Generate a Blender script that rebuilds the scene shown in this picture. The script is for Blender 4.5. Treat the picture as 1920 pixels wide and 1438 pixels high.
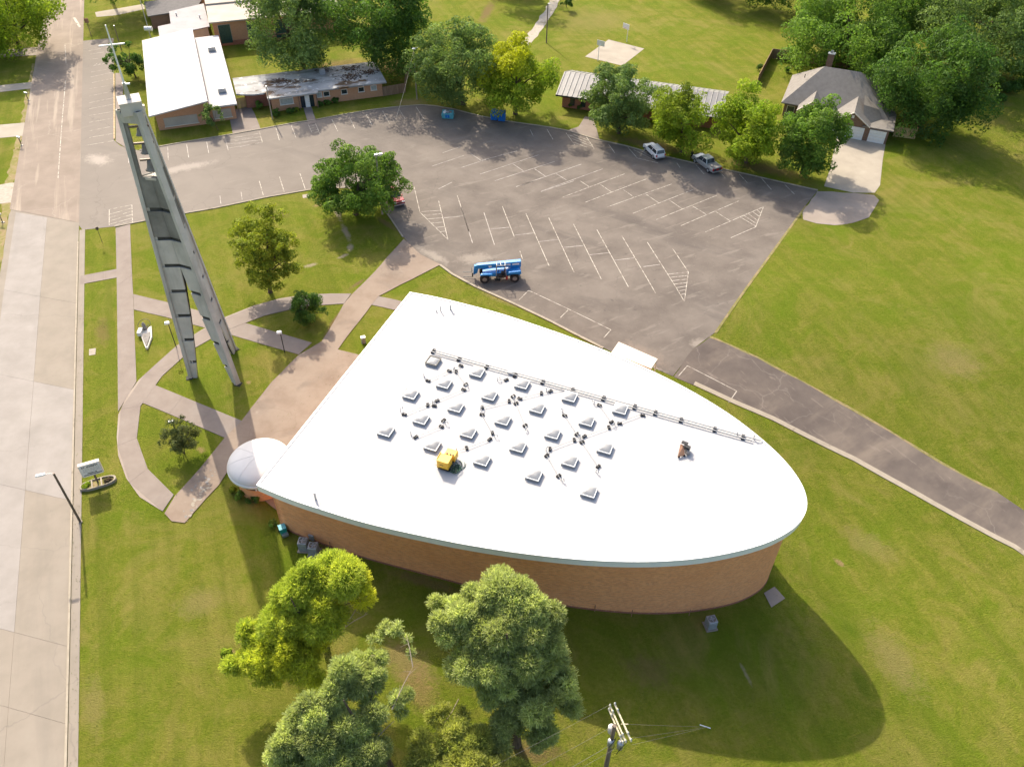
import bpy, bmesh, math, random
import numpy as np
from mathutils import Vector, Matrix
from mathutils.geometry import delaunay_2d_cdt

for o in list(bpy.data.objects): bpy.data.objects.remove(o, do_unlink=True)
scene = bpy.context.scene
COL = scene.collection
R = math.radians

# ------------------------------------------------------------------ camera
IW, IH = 1920.0, 1438.0
FOC = 1550.0                 # focal length of the survey photo, in its own pixels
PITCH = R(42.8); ROLL = R(0.86); CAMZ = 65.0
_c, _s = math.cos(PITCH), math.sin(PITCH)
_A = np.array([[1, 0, 0], [0, -_s, -_c], [0, _c, -_s]])
_cr, _sr = math.cos(ROLL), math.sin(ROLL)
CM = np.array([[_cr, -_sr, 0], [_sr, _cr, 0], [0, 0, 1]]) @ _A      # world -> camera (right, down, forward)
cd = bpy.data.cameras.new('drone_camera')
cam = bpy.data.objects.new('drone_camera', cd); COL.objects.link(cam)
right, down, fwd = CM[0], CM[1], CM[2]
cam.matrix_world = Matrix(((right[0], -down[0], -fwd[0], 0), (right[1], -down[1], -fwd[1], 0),
                           (right[2], -down[2], -fwd[2], CAMZ), (0, 0, 0, 1)))
cd.sensor_width = 36.0; cd.sensor_fit = 'HORIZONTAL'; cd.lens = 36.0 * FOC / IW
cd.clip_start = 0.5; cd.clip_end = 6000
scene.camera = cam

# ------------------------------------------------------------------ sky, sun, exposure
SUNV = Vector((-0.53, 1.155, 1.0)).normalized()                     # towards the sun
SUN_EL = math.asin(SUNV.z); SUN_AZ = math.atan2(SUNV.x, SUNV.y)
world = bpy.data.worlds.new('World'); scene.world = world; world.use_nodes = True
wn = world.node_tree; wn.nodes.clear()
sky = wn.nodes.new('ShaderNodeTexSky'); sky.sky_type = 'NISHITA'; sky.sun_disc = False
sky.sun_elevation = SUN_EL; sky.sun_rotation = SUN_AZ; sky.air_density = 1.0; sky.dust_density = 4.5; sky.ozone_density = 1.0
bg = wn.nodes.new('ShaderNodeBackground'); bg.inputs['Strength'].default_value = 0.15
wo = wn.nodes.new('ShaderNodeOutputWorld')
wn.links.new(sky.outputs[0], bg.inputs[0]); wn.links.new(bg.outputs[0], wo.inputs[0])
sd = bpy.data.lights.new('sun', 'SUN'); sd.energy = 3.5; sd.angle = R(0.6); sd.color = (1.0, 0.90, 0.74)
sun = bpy.data.objects.new('sun', sd); COL.objects.link(sun); sun.location = (-60, 150, 130)
sun.rotation_euler = (-SUNV).to_track_quat('-Z', 'Y').to_euler()
vs = scene.view_settings
vs.view_transform = 'Standard'; vs.look = 'None'; vs.exposure = 1.02; vs.gamma = 1.0; vs.use_curve_mapping = False

# ------------------------------------------------------------------ terrain and survey helpers
def smooth(a, b, x):
    t = min(1.0, max(0.0, (x - a) / (b - a))); return t * t * (3 - 2 * t)
def TZ(x, y):
    """height of the land: level by the street and the car park, falling to the east round the church"""
    q = (x + 9) / 2.0
    r = 2.0 * math.log1p(math.exp(-abs(q))) + max(x + 9, 0.0)
    if x > 30: r -= (x - 30) * 0.8 * smooth(30, 45, x)
    f = 1 - smooth(46, 92, y)
    f *= smooth(-160, -40, y) * (1 - smooth(120, 300, x))
    return -0.118 * r * f
def ray(px, py):
    return CM.T @ np.array([(px - IW / 2) / FOC, (py - IH / 2) / FOC, 1.0])
def at(px, py, z):
    d = ray(px, py); k = (z - CAMZ) / d[2]
    return Vector((d[0] * k, d[1] * k, z))
def G(px, py, dz=0.0):
    z = 0.0
    for _ in range(30):
        p = at(px, py, z + dz); z = TZ(p.x, p.y)
    return p
def proj(P):
    q = CM @ np.array([P[0], P[1], P[2] - CAMZ]); return (FOC * q[0] / q[2] + IW / 2, FOC * q[1] / q[2] + IH / 2)
def height_over(base, px, py):
    best = (1e9, 0)
    for i in range(0, 400):
        z = i * 0.1; q = proj((base.x, base.y, base.z + z)); e = (q[0] - px) ** 2 + (q[1] - py) ** 2
        if e < best[0]: best = (e, z)
    return best[1]

# ------------------------------------------------------------------ object helpers
WL = {}
def tag(o, label=None, cat=None, group=None, kind=None):
    if label: o['label'] = label
    if cat: o['category'] = cat
    if group: o['group'] = group
    if kind: o['kind'] = kind
    return o
def thing(name, label, cat, loc, rz=0.0, group=None):
    o = bpy.data.objects.new(name, None); COL.objects.link(o); o.location = loc; o.rotation_euler = (0, 0, rz)
    o.empty_display_size = 0.5; WL[o.name] = Vector(loc)
    return tag(o, label, cat, group)
class MB:
    """collects simple solids, then links them as one mesh object"""
    def __init__(s): s.v = []; s.f = []; s.sm = []
    def add(s, vs, fs, smooth=False):
        b = len(s.v); s.v.extend([tuple(v) for v in vs]); s.f.extend([tuple(i + b for i in f) for f in fs]); s.sm.extend([smooth] * len(fs)); return s
    def box(s, c, d, rz=0.0, taper=1.0, rx=0.0, ry=0.0):
        M = Matrix.Rotation(rz, 3, 'Z') @ Matrix.Rotation(ry, 3, 'Y') @ Matrix.Rotation(rx, 3, 'X')
        vs = []
        for k in (-1, 1):
            t = taper if k > 0 else 1
            for i, j in ((-1, -1), (1, -1), (1, 1), (-1, 1)):
                vs.append(M @ Vector((i * d[0] / 2 * t, j * d[1] / 2 * t, k * d[2] / 2)) + Vector(c))
        return s.add(vs, [(3, 2, 1, 0), (4, 5, 6, 7), (0, 1, 5, 4), (1, 2, 6, 5), (2, 3, 7, 6), (3, 0, 4, 7)])
    def prism(s, poly, z0, z1, sides_smooth=False):
        n = len(poly); z0f = z0 if callable(z0) else (lambda x, y: z0); z1f = z1 if callable(z1) else (lambda x, y: z1)
        vs = [(p[0], p[1], z0f(p[0], p[1])) for p in poly] + [(p[0], p[1], z1f(p[0], p[1])) for p in poly]
        a = sum(poly[i][0] * poly[(i + 1) % n][1] - poly[(i + 1) % n][0] * poly[i][1] for i in range(n))
        if a < 0:
            vs = vs[:n][::-1] + vs[n:][::-1]
        s.add(vs, [tuple(range(n))[::-1], tuple(range(n, 2 * n))])
        b = len(s.v) - 2 * n
        for i in range(n):
            j = (i + 1) % n; s.f.append((b + i, b + j, b + n + j, b + n + i)); s.sm.append(sides_smooth)
        return s
    def hexa(s, lo, hi):
        return s.add(list(lo) + list(hi), [(3, 2, 1, 0), (4, 5, 6, 7), (0, 1, 5, 4), (1, 2, 6, 5), (2, 3, 7, 6), (3, 0, 4, 7)])
    def tube(s, pts, rad, seg=8, cap=True):
        pts = [Vector(p) for p in pts]; n = len(pts); rads = rad if isinstance(rad, (list, tuple)) else [rad] * n
        vs = []; up = None
        for i, p in enumerate(pts):
            t = (pts[min(i + 1, n - 1)] - pts[max(i - 1, 0)]).normalized()
            if up is None:
                up = Vector((1, 0, 0)) if abs(t.z) > 0.7 else Vector((0, 0, 1))
            a = t.cross(up).normalized(); b = a.cross(t).normalized(); up = b
            for k in range(seg):
                w = 2 * math.pi * k / seg; vs.append(p + (a * math.cos(w) + b * math.sin(w)) * rads[i])
        fs = []
        for i in range(n - 1):
            for k in range(seg):
                l = (k + 1) % seg; fs.append((i * seg + k, (i + 1) * seg + k, (i + 1) * seg + l, i * seg + l))
        s.add(vs, fs, True)
        if cap: s.add(vs[:seg], [tuple(range(seg))]); s.add(vs[-seg:], [tuple(range(seg))[::-1]])
        return s
    def lathe(s, prof, c=(0, 0, 0), seg=24, smooth=True):
        vs = []; n = len(prof)
        for r, z in prof:
            for k in range(seg):
                w = 2 * math.pi * k / seg; vs.append((c[0] + r * math.cos(w), c[1] + r * math.sin(w), c[2] + z))
        fs = []
        for i in range(n - 1):
            for k in range(seg):
                l = (k + 1) % seg; fs.append((i * seg + k, i * seg + l, (i + 1) * seg + l, (i + 1) * seg + k))
        s.add(vs, fs, smooth); 
        if prof[0][0] > 1e-3: s.add(vs[:seg], [tuple(range(seg))[::-1]])
        if prof[-1][0] > 1e-3: s.add(vs[-seg:], [tuple(range(seg))])
        return s
    def mesh(s, off=(0, 0, 0), name='m'):
        me = bpy.data.meshes.new(name); off = Vector(off)
        me.from_pydata([(v[0] - off[0], v[1] - off[1], v[2] - off[2]) for v in s.v], [], s.f)
        me.polygons.foreach_set('use_smooth', s.sm); me.update(); return me
    def build(s, name, mat, parent=None, local=False, origin=None):
        """world coordinates unless local=True (then relative to the parent)"""
        off = Vector((0, 0, 0))
        if not local:
            off = WL[parent.name] if parent is not None else (Vector(origin) if origin is not None else Vector((0, 0, 0)))
        me = s.mesh(off, name); me.materials.append(mat)
        o = bpy.data.objects.new(name, me); COL.objects.link(o)
        if parent is not None: o.parent = parent; WL[o.name] = WL.get(parent.name, Vector((0, 0, 0))).copy()
        else: o.location = off; WL[o.name] = Vector(off)
        return o
def link_mesh(name, me, parent=None, loc=(0, 0, 0), rz=0.0):
    o = bpy.data.objects.new(name, me); COL.objects.link(o); o.location = loc; o.rotation_euler = (0, 0, rz)
    if parent is not None: o.parent = parent
    return o
def bevel(o, w, seg=2):
    m = o.modifiers.new('bevel', 'BEVEL'); m.width = w; m.segments = seg; m.limit_method = 'ANGLE'; m.angle_limit = R(40); return o

# ------------------------------------------------------------------ materials
def newmat(name):
    m = bpy.data.materials.new(name); m.use_nodes = True; nt = m.node_tree
    return m, nt, nt.nodes['Principled BSDF']
def _ramp(nt, fac, stops):
    r = nt.nodes.new('ShaderNodeValToRGB'); el = r.color_ramp.elements
    while len(el) < len(stops): el.new(0.5)
    for e, (p, c) in zip(el, stops):
        e.position = p; e.color = (c[0], c[1], c[2], 1) if isinstance(c, (tuple, list)) else (c, c, c, 1)
    nt.links.new(fac, r.inputs[0]); return r.outputs[0]
def _noise(nt, vec, scale, detail=4, rough=0.6, dist=0.0):
    n = nt.nodes.new('ShaderNodeTexNoise'); n.inputs['Scale'].default_value = scale; n.inputs['Detail'].default_value = detail
    n.inputs['Roughness'].default_value = rough; n.inputs['Distortion'].default_value = dist
    if vec is not None: nt.links.new(vec, n.inputs['Vector'])
    return n.outputs['Fac']
def _pos(nt, obj=False, scale=(1, 1, 1), rot=0.0):
    if obj:
        t = nt.nodes.new('ShaderNodeTexCoord'); src = t.outputs['Object']
    else:
        g = nt.nodes.new('ShaderNodeNewGeometry'); src = g.outputs['Position']
    if rot:
        mr = nt.nodes.new('ShaderNodeMapping'); mr.inputs['Rotation'].default_value = (0, 0, rot); nt.links.new(src, mr.inputs['Vector']); src = mr.outputs['Vector']
    mp = nt.nodes.new('ShaderNodeMapping'); mp.inputs['Scale'].default_value = scale
    nt.links.new(src, mp.inputs['Vector']); return mp.outputs['Vector']
def _mix(nt, fac, a, b, mode='MIX'):
    m = nt.nodes.new('ShaderNodeMix'); m.data_type = 'RGBA'; m.blend_type = mode
    if isinstance(fac, float): m.inputs['Factor'].default_value = fac
    else: nt.links.new(fac, m.inputs['Factor'])
    for k, x in ((6, a), (7, b)):
        if isinstance(x, (tuple, list)): m.inputs[k].default_value = (x[0], x[1], x[2], 1)
        else: nt.links.new(x, m.inputs[k])
    return m.outputs[2]
def add_cracks(m, scale, width, col, amt):
    nt = m.node_tree; b = nt.nodes['Principled BSDF']; old = b.inputs['Base Color'].links[0].from_socket
    v = nt.nodes.new('ShaderNodeTexVoronoi'); v.feature = 'DISTANCE_TO_EDGE'; v.inputs['Scale'].default_value = scale
    P = _pos(nt); nz = nt.nodes.new('ShaderNodeTexNoise'); nz.inputs['Scale'].default_value = 0.7; nz.inputs['Detail'].default_value = 5; nt.links.new(P, nz.inputs['Vector'])
    ml = nt.nodes.new('ShaderNodeVectorMath'); ml.operation = 'SCALE'; nt.links.new(nz.outputs['Color'], ml.inputs[0]); ml.inputs['Scale'].default_value = 1.6
    ad = nt.nodes.new('ShaderNodeVectorMath'); nt.links.new(P, ad.inputs[0]); nt.links.new(ml.outputs[0], ad.inputs[1]); nt.links.new(ad.outputs[0], v.inputs['Vector'])
    k = _ramp(nt, v.outputs['Distance'], [(0.0, amt), (width, 0.0)])
    msk = _ramp(nt, _noise(nt, P, 0.06, 4), [(0.42, 0.0), (0.6, 1.0)])
    nt.links.new(_mix(nt, _mix(nt, 1.0, k, msk, 'MULTIPLY'), old, col), b.inputs['Base Color'])
def surf(name, stops, scale=1.0, detail=5, rough=0.85, layers=(), bump=None, obj=False, stretch=(1, 1, 1), rot=0.0, spec=0.3, metal=0.0, dist=0.0):
    """layers: (mode, stops_for_mask(lo,hi), colour, scale, stretch, rot, amount)"""
    m, nt, b = newmat(name)
    v = _pos(nt, obj, stretch, rot)
    col = _ramp(nt, _noise(nt, v, scale, detail, 0.6, dist), stops)
    for (lo, hi, c, sc, st, ro, amt) in layers:
        v2 = _pos(nt, obj, st, ro)
        msk = _ramp(nt, _noise(nt, v2, sc, 5, 0.62, 0.3), [(lo, 0.0), (hi, amt)])
        col = _mix(nt, msk, col, c)
    nt.links.new(col, b.inputs['Base Color']); b.inputs['Roughness'].default_value = rough
    b.inputs['Specular IOR Level'].default_value = spec; b.inputs['Metallic'].default_value = metal
    if bump:
        bn = nt.nodes.new('ShaderNodeBump'); bn.inputs['Strength'].default_value = bump[1]; bn.inputs['Distance'].default_value = bump[2]
        nt.links.new(_noise(nt, _pos(nt, obj), bump[0], 4, 0.65), bn.inputs['Height']); nt.links.new(bn.outputs[0], b.inputs['Normal'])
    return m
def plain(name, c, rough=0.6, metal=0.0, spec=0.4, var=0.12, scale=3.0):
    lo = tuple(x * (1 - var) for x in c); hi = tuple(min(1, x * (1 + var)) for x in c)
    return surf(name, [(0.3, lo), (0.7, hi)], scale, 4, rough, obj=True, spec=spec, metal=metal)
M = {}
ST_ROT = math.atan2(-0.382, 1.0)          # heading of the street
def make_materials():
    # lawn: several scales of real colour variation (species, dry and bare patches)
    m, nt, b = newmat('lawn_grass'); P = _pos(nt)
    fine = _ramp(nt, _noise(nt, P, 3.2, 9, 0.82), [(0.30, (0.062, 0.087, 0.008)), (0.5, (0.162, 0.183, 0.020)), (0.70, (0.297, 0.283, 0.058))])
    mid = _ramp(nt, _noise(nt, P, 0.24, 9, 0.72, 0.9), [(0.32, (0.088, 0.156, 0.007)), (0.46, (0.154, 0.186, 0.018)), (0.57, (0.229, 0.211, 0.042)), (0.72, (0.297, 0.222, 0.075))])
    col = _mix(nt, 0.5, fine, mid)
    lush = _ramp(nt, _noise(nt, P, 0.055, 6, 0.66, 0.9), [(0.48, 0.0), (0.68, 0.58)])
    col = _mix(nt, lush, col, (0.113, 0.191, 0.008))
    dry = _ramp(nt, _noise(nt, _pos(nt, scale=(1, 1, 1), rot=0.6), 0.075, 8, 0.72, 1.2), [(0.50, 0.0), (0.70, 0.60)])
    col = _mix(nt, dry, col, (0.308, 0.239, 0.078))
    streak = _ramp(nt, _noise(nt, _pos(nt, scale=(1.0, 0.035, 1), rot=ST_ROT), 0.75, 4, 0.6, 0.15), [(0.42, 0.0), (0.66, 0.38)])
    col = _mix(nt, streak, col, (0.100, 0.131, 0.012))
    speck = _ramp(nt, _noise(nt, P, 0.9, 8, 0.9), [(0.57, 0.0), (0.70, 0.6)])
    col = _mix(nt, speck, col, (0.064, 0.102, 0.008))
    pale = _ramp(nt, _noise(nt, P, 2.1, 8, 0.9), [(0.62, 0.0), (0.72, 0.55)])
    col = _mix(nt, pale, col, (0.368, 0.334, 0.130))
    nt.links.new(col, b.inputs['Base Color']); b.inputs['Roughness'].default_value = 1.0; b.inputs['Specular IOR Level'].default_value = 0.05
    bn = nt.nodes.new('ShaderNodeBump'); bn.inputs['Strength'].default_value = 1.0; bn.inputs['Distance'].default_value = 0.3
    nt.links.new(_noise(nt, P, 7.0, 5, 0.75), bn.inputs['Height']); nt.links.new(bn.outputs[0], b.inputs['Normal'])
    M['lawn'] = m
    D = (0.20, 0.17, 0.145)
    M['asphalt'] = m = surf('worn_asphalt', [(0.3, (0.118, 0.099, 0.084)), (0.5, (0.148, 0.125, 0.106)), (0.72, (0.184, 0.157, 0.133))], 0.22, 8, 0.92,
        [(0.50, 0.72, (0.217, 0.185, 0.155), 0.055, (1, 1, 1), 0.3, 0.7), (0.54, 0.70, (0.091, 0.078, 0.070), 0.13, (0.35, 1.4, 1), 0.45, 0.7),
         (0.58, 0.66, (0.224, 0.194, 0.164), 0.5, (0.4, 2.0, 1), -0.5, 0.5), (0.64, 0.72, (0.066, 0.059, 0.055), 1.3, (1, 1, 1), 0, 0.5), (0.60, 0.70, (0.241, 0.212, 0.180), 3.0, (1, 1, 1), 0, 0.3)], (14, 0.3, 0.02), spec=0.15)
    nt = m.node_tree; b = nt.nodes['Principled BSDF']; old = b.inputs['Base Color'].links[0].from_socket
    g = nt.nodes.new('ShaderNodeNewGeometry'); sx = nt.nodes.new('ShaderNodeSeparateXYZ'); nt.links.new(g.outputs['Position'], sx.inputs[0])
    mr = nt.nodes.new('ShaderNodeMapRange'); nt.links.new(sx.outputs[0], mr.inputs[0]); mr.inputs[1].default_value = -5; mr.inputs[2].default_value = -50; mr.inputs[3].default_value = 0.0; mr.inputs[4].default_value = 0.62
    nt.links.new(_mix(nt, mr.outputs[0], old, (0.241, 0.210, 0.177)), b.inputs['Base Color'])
    M['drive_asphalt'] = surf('driveway_asphalt', [(0.3, (0.094, 0.077, 0.068)), (0.5, (0.124, 0.102, 0.087)), (0.75, (0.167, 0.136, 0.112))], 0.25, 7, 0.92,
        [(0.54, 0.72, (0.228, 0.186, 0.146), 0.10, (0.5, 1.5, 1), -0.6, 0.7), (0.62, 0.67, (0.228, 0.186, 0.155), 0.8, (0.4, 2.2, 1), 0.9, 0.4)], (14, 0.25, 0.02), spec=0.15)
    M['street_asphalt'] = surf('street_asphalt', [(0.3, (0.213, 0.171, 0.136)), (0.55, (0.249, 0.201, 0.162)), (0.8, (0.289, 0.235, 0.190))], 0.3, 6, 0.92,
        [(0.55, 0.66, (0.361, 0.300, 0.238), 0.28, (2.4, 0.10, 1), ST_ROT, 0.75), (0.6, 0.7, (0.152, 0.126, 0.107), 0.22, (1.6, 0.25, 1), ST_ROT, 0.4)], (14, 0.2, 0.02), spec=0.15)
    M['street_concrete'] = surf('street_concrete', [(0.3, (0.225, 0.194, 0.155)), (0.55, (0.255, 0.219, 0.177)), (0.8, (0.275, 0.241, 0.195))], 0.4, 6, 0.9,
        [(0.52, 0.74, (0.186, 0.163, 0.136), 0.16, (1.8, 0.2, 1), ST_ROT, 0.6), (0.66, 0.74, (0.147, 0.127, 0.107), 0.9, (1, 1, 1), 0, 0.35)], (12, 0.12, 0.02), spec=0.2)
    M['street_concrete_grey'] = surf('grey_street_concrete', [(0.3, (0.246, 0.222, 0.198)), (0.55, (0.285, 0.257, 0.231)), (0.8, (0.323, 0.291, 0.264))], 0.4, 6, 0.9,
        [(0.52, 0.74, (0.212, 0.193, 0.176), 0.16, (1.8, 0.2, 1), ST_ROT, 0.5), (0.6, 0.72, (0.315, 0.287, 0.255), 0.1, (1, 1, 1), 0, 0.6)], (12, 0.12, 0.02), spec=0.2)
    M['walk'] = surf('path_concrete', [(0.3, (0.207, 0.169, 0.143)), (0.55, (0.235, 0.195, 0.166)), (0.8, (0.260, 0.223, 0.194))], 0.5, 6, 0.9,
        [(0.55, 0.72, (0.179, 0.146, 0.129), 0.3, (1, 1, 1), 0, 0.55), (0.68, 0.73, (0.289, 0.259, 0.224), 1.4, (1, 1, 1), 0, 0.4)], (12, 0.12, 0.02), spec=0.2)
    M['plaza'] = surf('plaza_concrete', [(0.3, (0.207, 0.154, 0.115)), (0.5, (0.249, 0.192, 0.147)), (0.8, (0.286, 0.230, 0.178))], 0.35, 6, 0.9,
        [(0.57, 0.70, (0.171, 0.135, 0.109), 0.22, (1, 1, 1), 0, 0.6), (0.66, 0.71, (0.312, 0.271, 0.224), 0.8, (1, 1, 1), 0, 0.5)], (12, 0.12, 0.02), spec=0.2)
    M['kerb'] = surf('kerb_concrete', [(0.3, (0.286, 0.247, 0.189)), (0.55, (0.332, 0.287, 0.221)), (0.8, (0.361, 0.320, 0.252))], 1.2, 6, 0.9,
        [(0.58, 0.68, (0.155, 0.125, 0.091), 0.5, (1, 1, 1), 0, 0.7)], (12, 0.15, 0.02), spec=0.2)
    M['slab'] = surf('pale_concrete', [(0.3, (0.299, 0.261, 0.209)), (0.55, (0.341, 0.299, 0.238)), (0.8, (0.378, 0.337, 0.273))], 0.3, 6, 0.9,
        [(0.52, 0.72, (0.252, 0.217, 0.176), 0.25, (1, 1, 1), 0, 0.6)], (12, 0.12, 0.02), spec=0.2)
    M['grey_slab'] = surf('grey_concrete', [(0.3, (0.251, 0.206, 0.166)), (0.55, (0.304, 0.252, 0.207)), (0.8, (0.357, 0.298, 0.245))], 0.25, 6, 0.9,
        [(0.52, 0.70, (0.213, 0.177, 0.150), 0.2, (1, 1, 1), 0, 0.6)], (12, 0.12, 0.02), spec=0.2)
    M['dirt'] = surf('bare_dirt', [(0.3, (0.230, 0.170, 0.088)), (0.55, (0.306, 0.238, 0.136)), (0.8, (0.365, 0.289, 0.176))], 0.9, 6, 0.95,
        [(0.40, 0.56, (0.162, 0.162, 0.036), 0.9, (1, 1, 1), 0, 0.75)], (8, 0.4, 0.04), spec=0.05)
    M['gravel'] = surf('pale_gravel', [(0.3, (0.323, 0.281, 0.230)), (0.6, (0.399, 0.357, 0.293))], 2.0, 6, 0.95, [(0.56, 0.66, (0.187, 0.170, 0.076), 0.4, (1, 1, 1), 0, 0.7)], (8, 0.4, 0.04), spec=0.05)
    M['litter'] = surf('leaf_litter', [(0.3, (0.145, 0.102, 0.048)), (0.5, (0.230, 0.170, 0.080)), (0.75, (0.315, 0.238, 0.128))], 1.4, 6, 0.95,
        [(0.40, 0.58, (0.145, 0.149, 0.032), 0.6, (1, 1, 1), 0, 0.85)], (8, 0.5, 0.05), spec=0.05)
    M['paint'] = surf('line_paint', [(0.42, (0.228, 0.192, 0.158)), (0.52, (0.429, 0.387, 0.328)), (0.75, (0.499, 0.457, 0.390))], 1.6, 6, 0.8, spec=0.2)
    M['paint_worn'] = surf('worn_line_paint', [(0.40, (0.275, 0.24, 0.215)), (0.56, (0.42, 0.38, 0.335)), (0.75, (0.56, 0.52, 0.47))], 1.1, 6, 0.85, spec=0.2)
    M['yellow_kerb'] = surf('yellow_kerb_paint', [(0.35, (0.315, 0.223, 0.117)), (0.55, (0.465, 0.338, 0.180)), (0.8, (0.450, 0.360, 0.297))], 1.5, 5, 0.85)
    M['roof'] = surf('white_roof_membrane', [(0.3, (0.402, 0.397, 0.397)), (0.7, (0.426, 0.423, 0.422))], 0.15, 4, 0.75, [(0.52, 0.66, (0.382, 0.374, 0.368), 0.25, (1, 1, 1), 0, 0.35)], None, spec=0.2)
    M['fascia'] = surf('grey_metal_fascia', [(0.3, (0.861, 0.874, 0.896)), (0.7, (0.950, 0.950, 0.950))], 0.8, 4, 0.5, [(0.55, 0.7, (0.710, 0.690, 0.650), 0.6, (1, 1, 0.2), 0, 0.4)], None, spec=0.4, metal=0.2)
    def brick(name, c1, c2, mort, big):
        m, nt, b = newmat(name)
        g = nt.nodes.new('ShaderNodeNewGeometry'); sp = nt.nodes.new('ShaderNodeSeparateXYZ'); nt.links.new(g.outputs['Position'], sp.inputs[0])
        ad = nt.nodes.new('ShaderNodeMath'); ad.operation = 'MULTIPLY_ADD'; nt.links.new(sp.outputs[1], ad.inputs[0]); ad.inputs[1].default_value = 0.7; nt.links.new(sp.outputs[0], ad.inputs[2])
        cb = nt.nodes.new('ShaderNodeCombineXYZ'); nt.links.new(ad.outputs[0], cb.inputs[0]); nt.links.new(sp.outputs[2], cb.inputs[1])
        bt = nt.nodes.new('ShaderNodeTexBrick'); nt.links.new(cb.outputs[0], bt.inputs['Vector'])
        bt.inputs['Scale'].default_value = 1.0; bt.inputs['Brick Width'].default_value = 0.30; bt.inputs['Row Height'].default_value = 0.095
        bt.inputs['Mortar Size'].default_value = 0.008; bt.inputs['Bias'].default_value = 0.0
        bt.inputs['Color1'].default_value = (*c1, 1); bt.inputs['Color2'].default_value = (*c2, 1); bt.inputs['Mortar'].default_value = (*mort, 1)
        st = _ramp(nt, _noise(nt, _pos(nt, scale=(0.7, 0.7, 5)), 1.1, 5, 0.7), [(0.35, 0.0), (0.68, 0.75)])
        col = _mix(nt, st, bt.outputs['Color'], big)
        st2 = _ramp(nt, _noise(nt, _pos(nt), 0.16, 4, 0.6), [(0.5, 0.0), (0.8, 0.4)])
        col = _mix(nt, st2, col, c2)
        nt.links.new(col, b.inputs['Base Color']); b.inputs['Roughness'].default_value = 0.9; b.inputs['Specular IOR Level'].default_value = 0.15
        bn = nt.nodes.new('ShaderNodeBump'); bn.inputs['Strength'].default_value = 0.4; bn.inputs['Distance'].default_value = 0.02
        nt.links.new(bt.outputs['Fac'], bn.inputs['Height']); bn.invert = True; nt.links.new(bn.outputs[0], b.inputs['Normal'])
        return m
    M['brick'] = brick('orange_brick', (0.92, 0.42, 0.18), (0.62, 0.245, 0.10), (0.70, 0.48, 0.33), (0.84, 0.37, 0.155))
    M['pink_brick'] = brick('salmon_brick', (0.56, 0.29, 0.16), (0.47, 0.225, 0.12), (0.50, 0.38, 0.28), (0.52, 0.27, 0.15))
    M['red_brick'] = brick('red_brick', (0.36, 0.14, 0.085), (0.27, 0.10, 0.06), (0.40, 0.30, 0.25), (0.31, 0.125, 0.075))
    M['brown_brick'] = brick('brown_brick', (0.23, 0.135, 0.09), (0.16, 0.09, 0.06), (0.30, 0.25, 0.2), (0.2, 0.12, 0.08))
    M['tower'] = surf('tower_concrete', [(0.3, (0.412, 0.397, 0.348)), (0.5, (0.498, 0.481, 0.429)), (0.75, (0.573, 0.547, 0.491))], 0.5, 5, 0.9,
        [(0.5, 0.72, (0.261, 0.253, 0.217), 0.35, (2.2, 2.2, 0.18), 0, 0.7), (0.6, 0.72, (0.623, 0.577, 0.503), 0.3, (1.5, 1.5, 0.3), 0, 0.5)], (9, 0.2, 0.02), spec=0.15)
    M['tower_shaded'] = surf('shaded_tower_concrete', [(0.3, (0.17, 0.165, 0.145)), (0.5, (0.23, 0.222, 0.198)), (0.75, (0.29, 0.28, 0.25))], 0.5, 5, 0.9, [(0.5, 0.7, (0.13, 0.122, 0.105), 0.35, (2.2, 2.2, 0.18), 0, 0.7)], (9, 0.2, 0.02), spec=0.15)  # darker copy of the tower concrete: belfry shade painted into the colour, plus streaks
    M['tower_dark'] = surf('shade_dark_concrete', [(0.3, (0.045, 0.045, 0.04)), (0.7, (0.085, 0.082, 0.075))], 0.8, 5, 0.95, spec=0.1)  # near-black tone paints deep shade into the slots behind the tower panels
    M['tower_pale'] = surf('pale_tower_concrete', [(0.3, (0.47, 0.44, 0.38)), (0.7, (0.58, 0.545, 0.475))], 0.6, 5, 0.9, [(0.55, 0.7, (0.35, 0.325, 0.28), 0.5, (2, 2, .25), 0, 0.6)], (9, 0.2, 0.02), spec=0.15)
    M['white_metal'] = plain('white_painted_metal', (0.75, 0.75, 0.73), 0.4, 0.0, 0.5, 0.05)
    M['white'] = plain('white_paint', (0.74, 0.72, 0.68), 0.55, 0.0, 0.4, 0.06)
    M['cream'] = plain('cream_paint', (0.70, 0.62, 0.50), 0.6, 0, 0.3, 0.08, 0.8)
    M['galv'] = plain('galvanised_steel', (0.42, 0.43, 0.44), 0.45, 0.6, 0.5, 0.12)
    M['acgrey'] = plain('grey_unit_metal', (0.33, 0.34, 0.36), 0.5, 0.3, 0.5, 0.1)
    M['dark'] = plain('black_rubber', (0.022, 0.022, 0.024), 0.8, 0, 0.3, 0.2)
    M['black_metal'] = plain('black_metal', (0.03, 0.03, 0.03), 0.45, 0.3, 0.5, 0.2)
    M['steel'] = plain('dull_steel', (0.30, 0.30, 0.29), 0.4, 0.7, 0.5, 0.15)
    M['bronze'] = plain('dull_bronze', (0.15, 0.12, 0.10), 0.6, 0.4, 0.4, 0.25)
    M['brownpole'] = surf('brown_pole_wood', [(0.3, (0.13, 0.10, 0.075)), (0.7, (0.24, 0.19, 0.145))], 1.2, 6, 0.9, stretch=(5, 5, 0.4), spec=0.1)
    M['greypole'] = surf('grey_pole_wood', [(0.3, (0.26, 0.22, 0.175)), (0.7, (0.40, 0.35, 0.285))], 1.2, 6, 0.9, stretch=(5, 5, 0.4), spec=0.1)
    M['crossarm'] = surf('weathered_timber', [(0.3, (0.46, 0.40, 0.26)), (0.7, (0.64, 0.58, 0.41))], 1.2, 6, 0.9, stretch=(3, 3, 3), spec=0.1)
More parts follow.
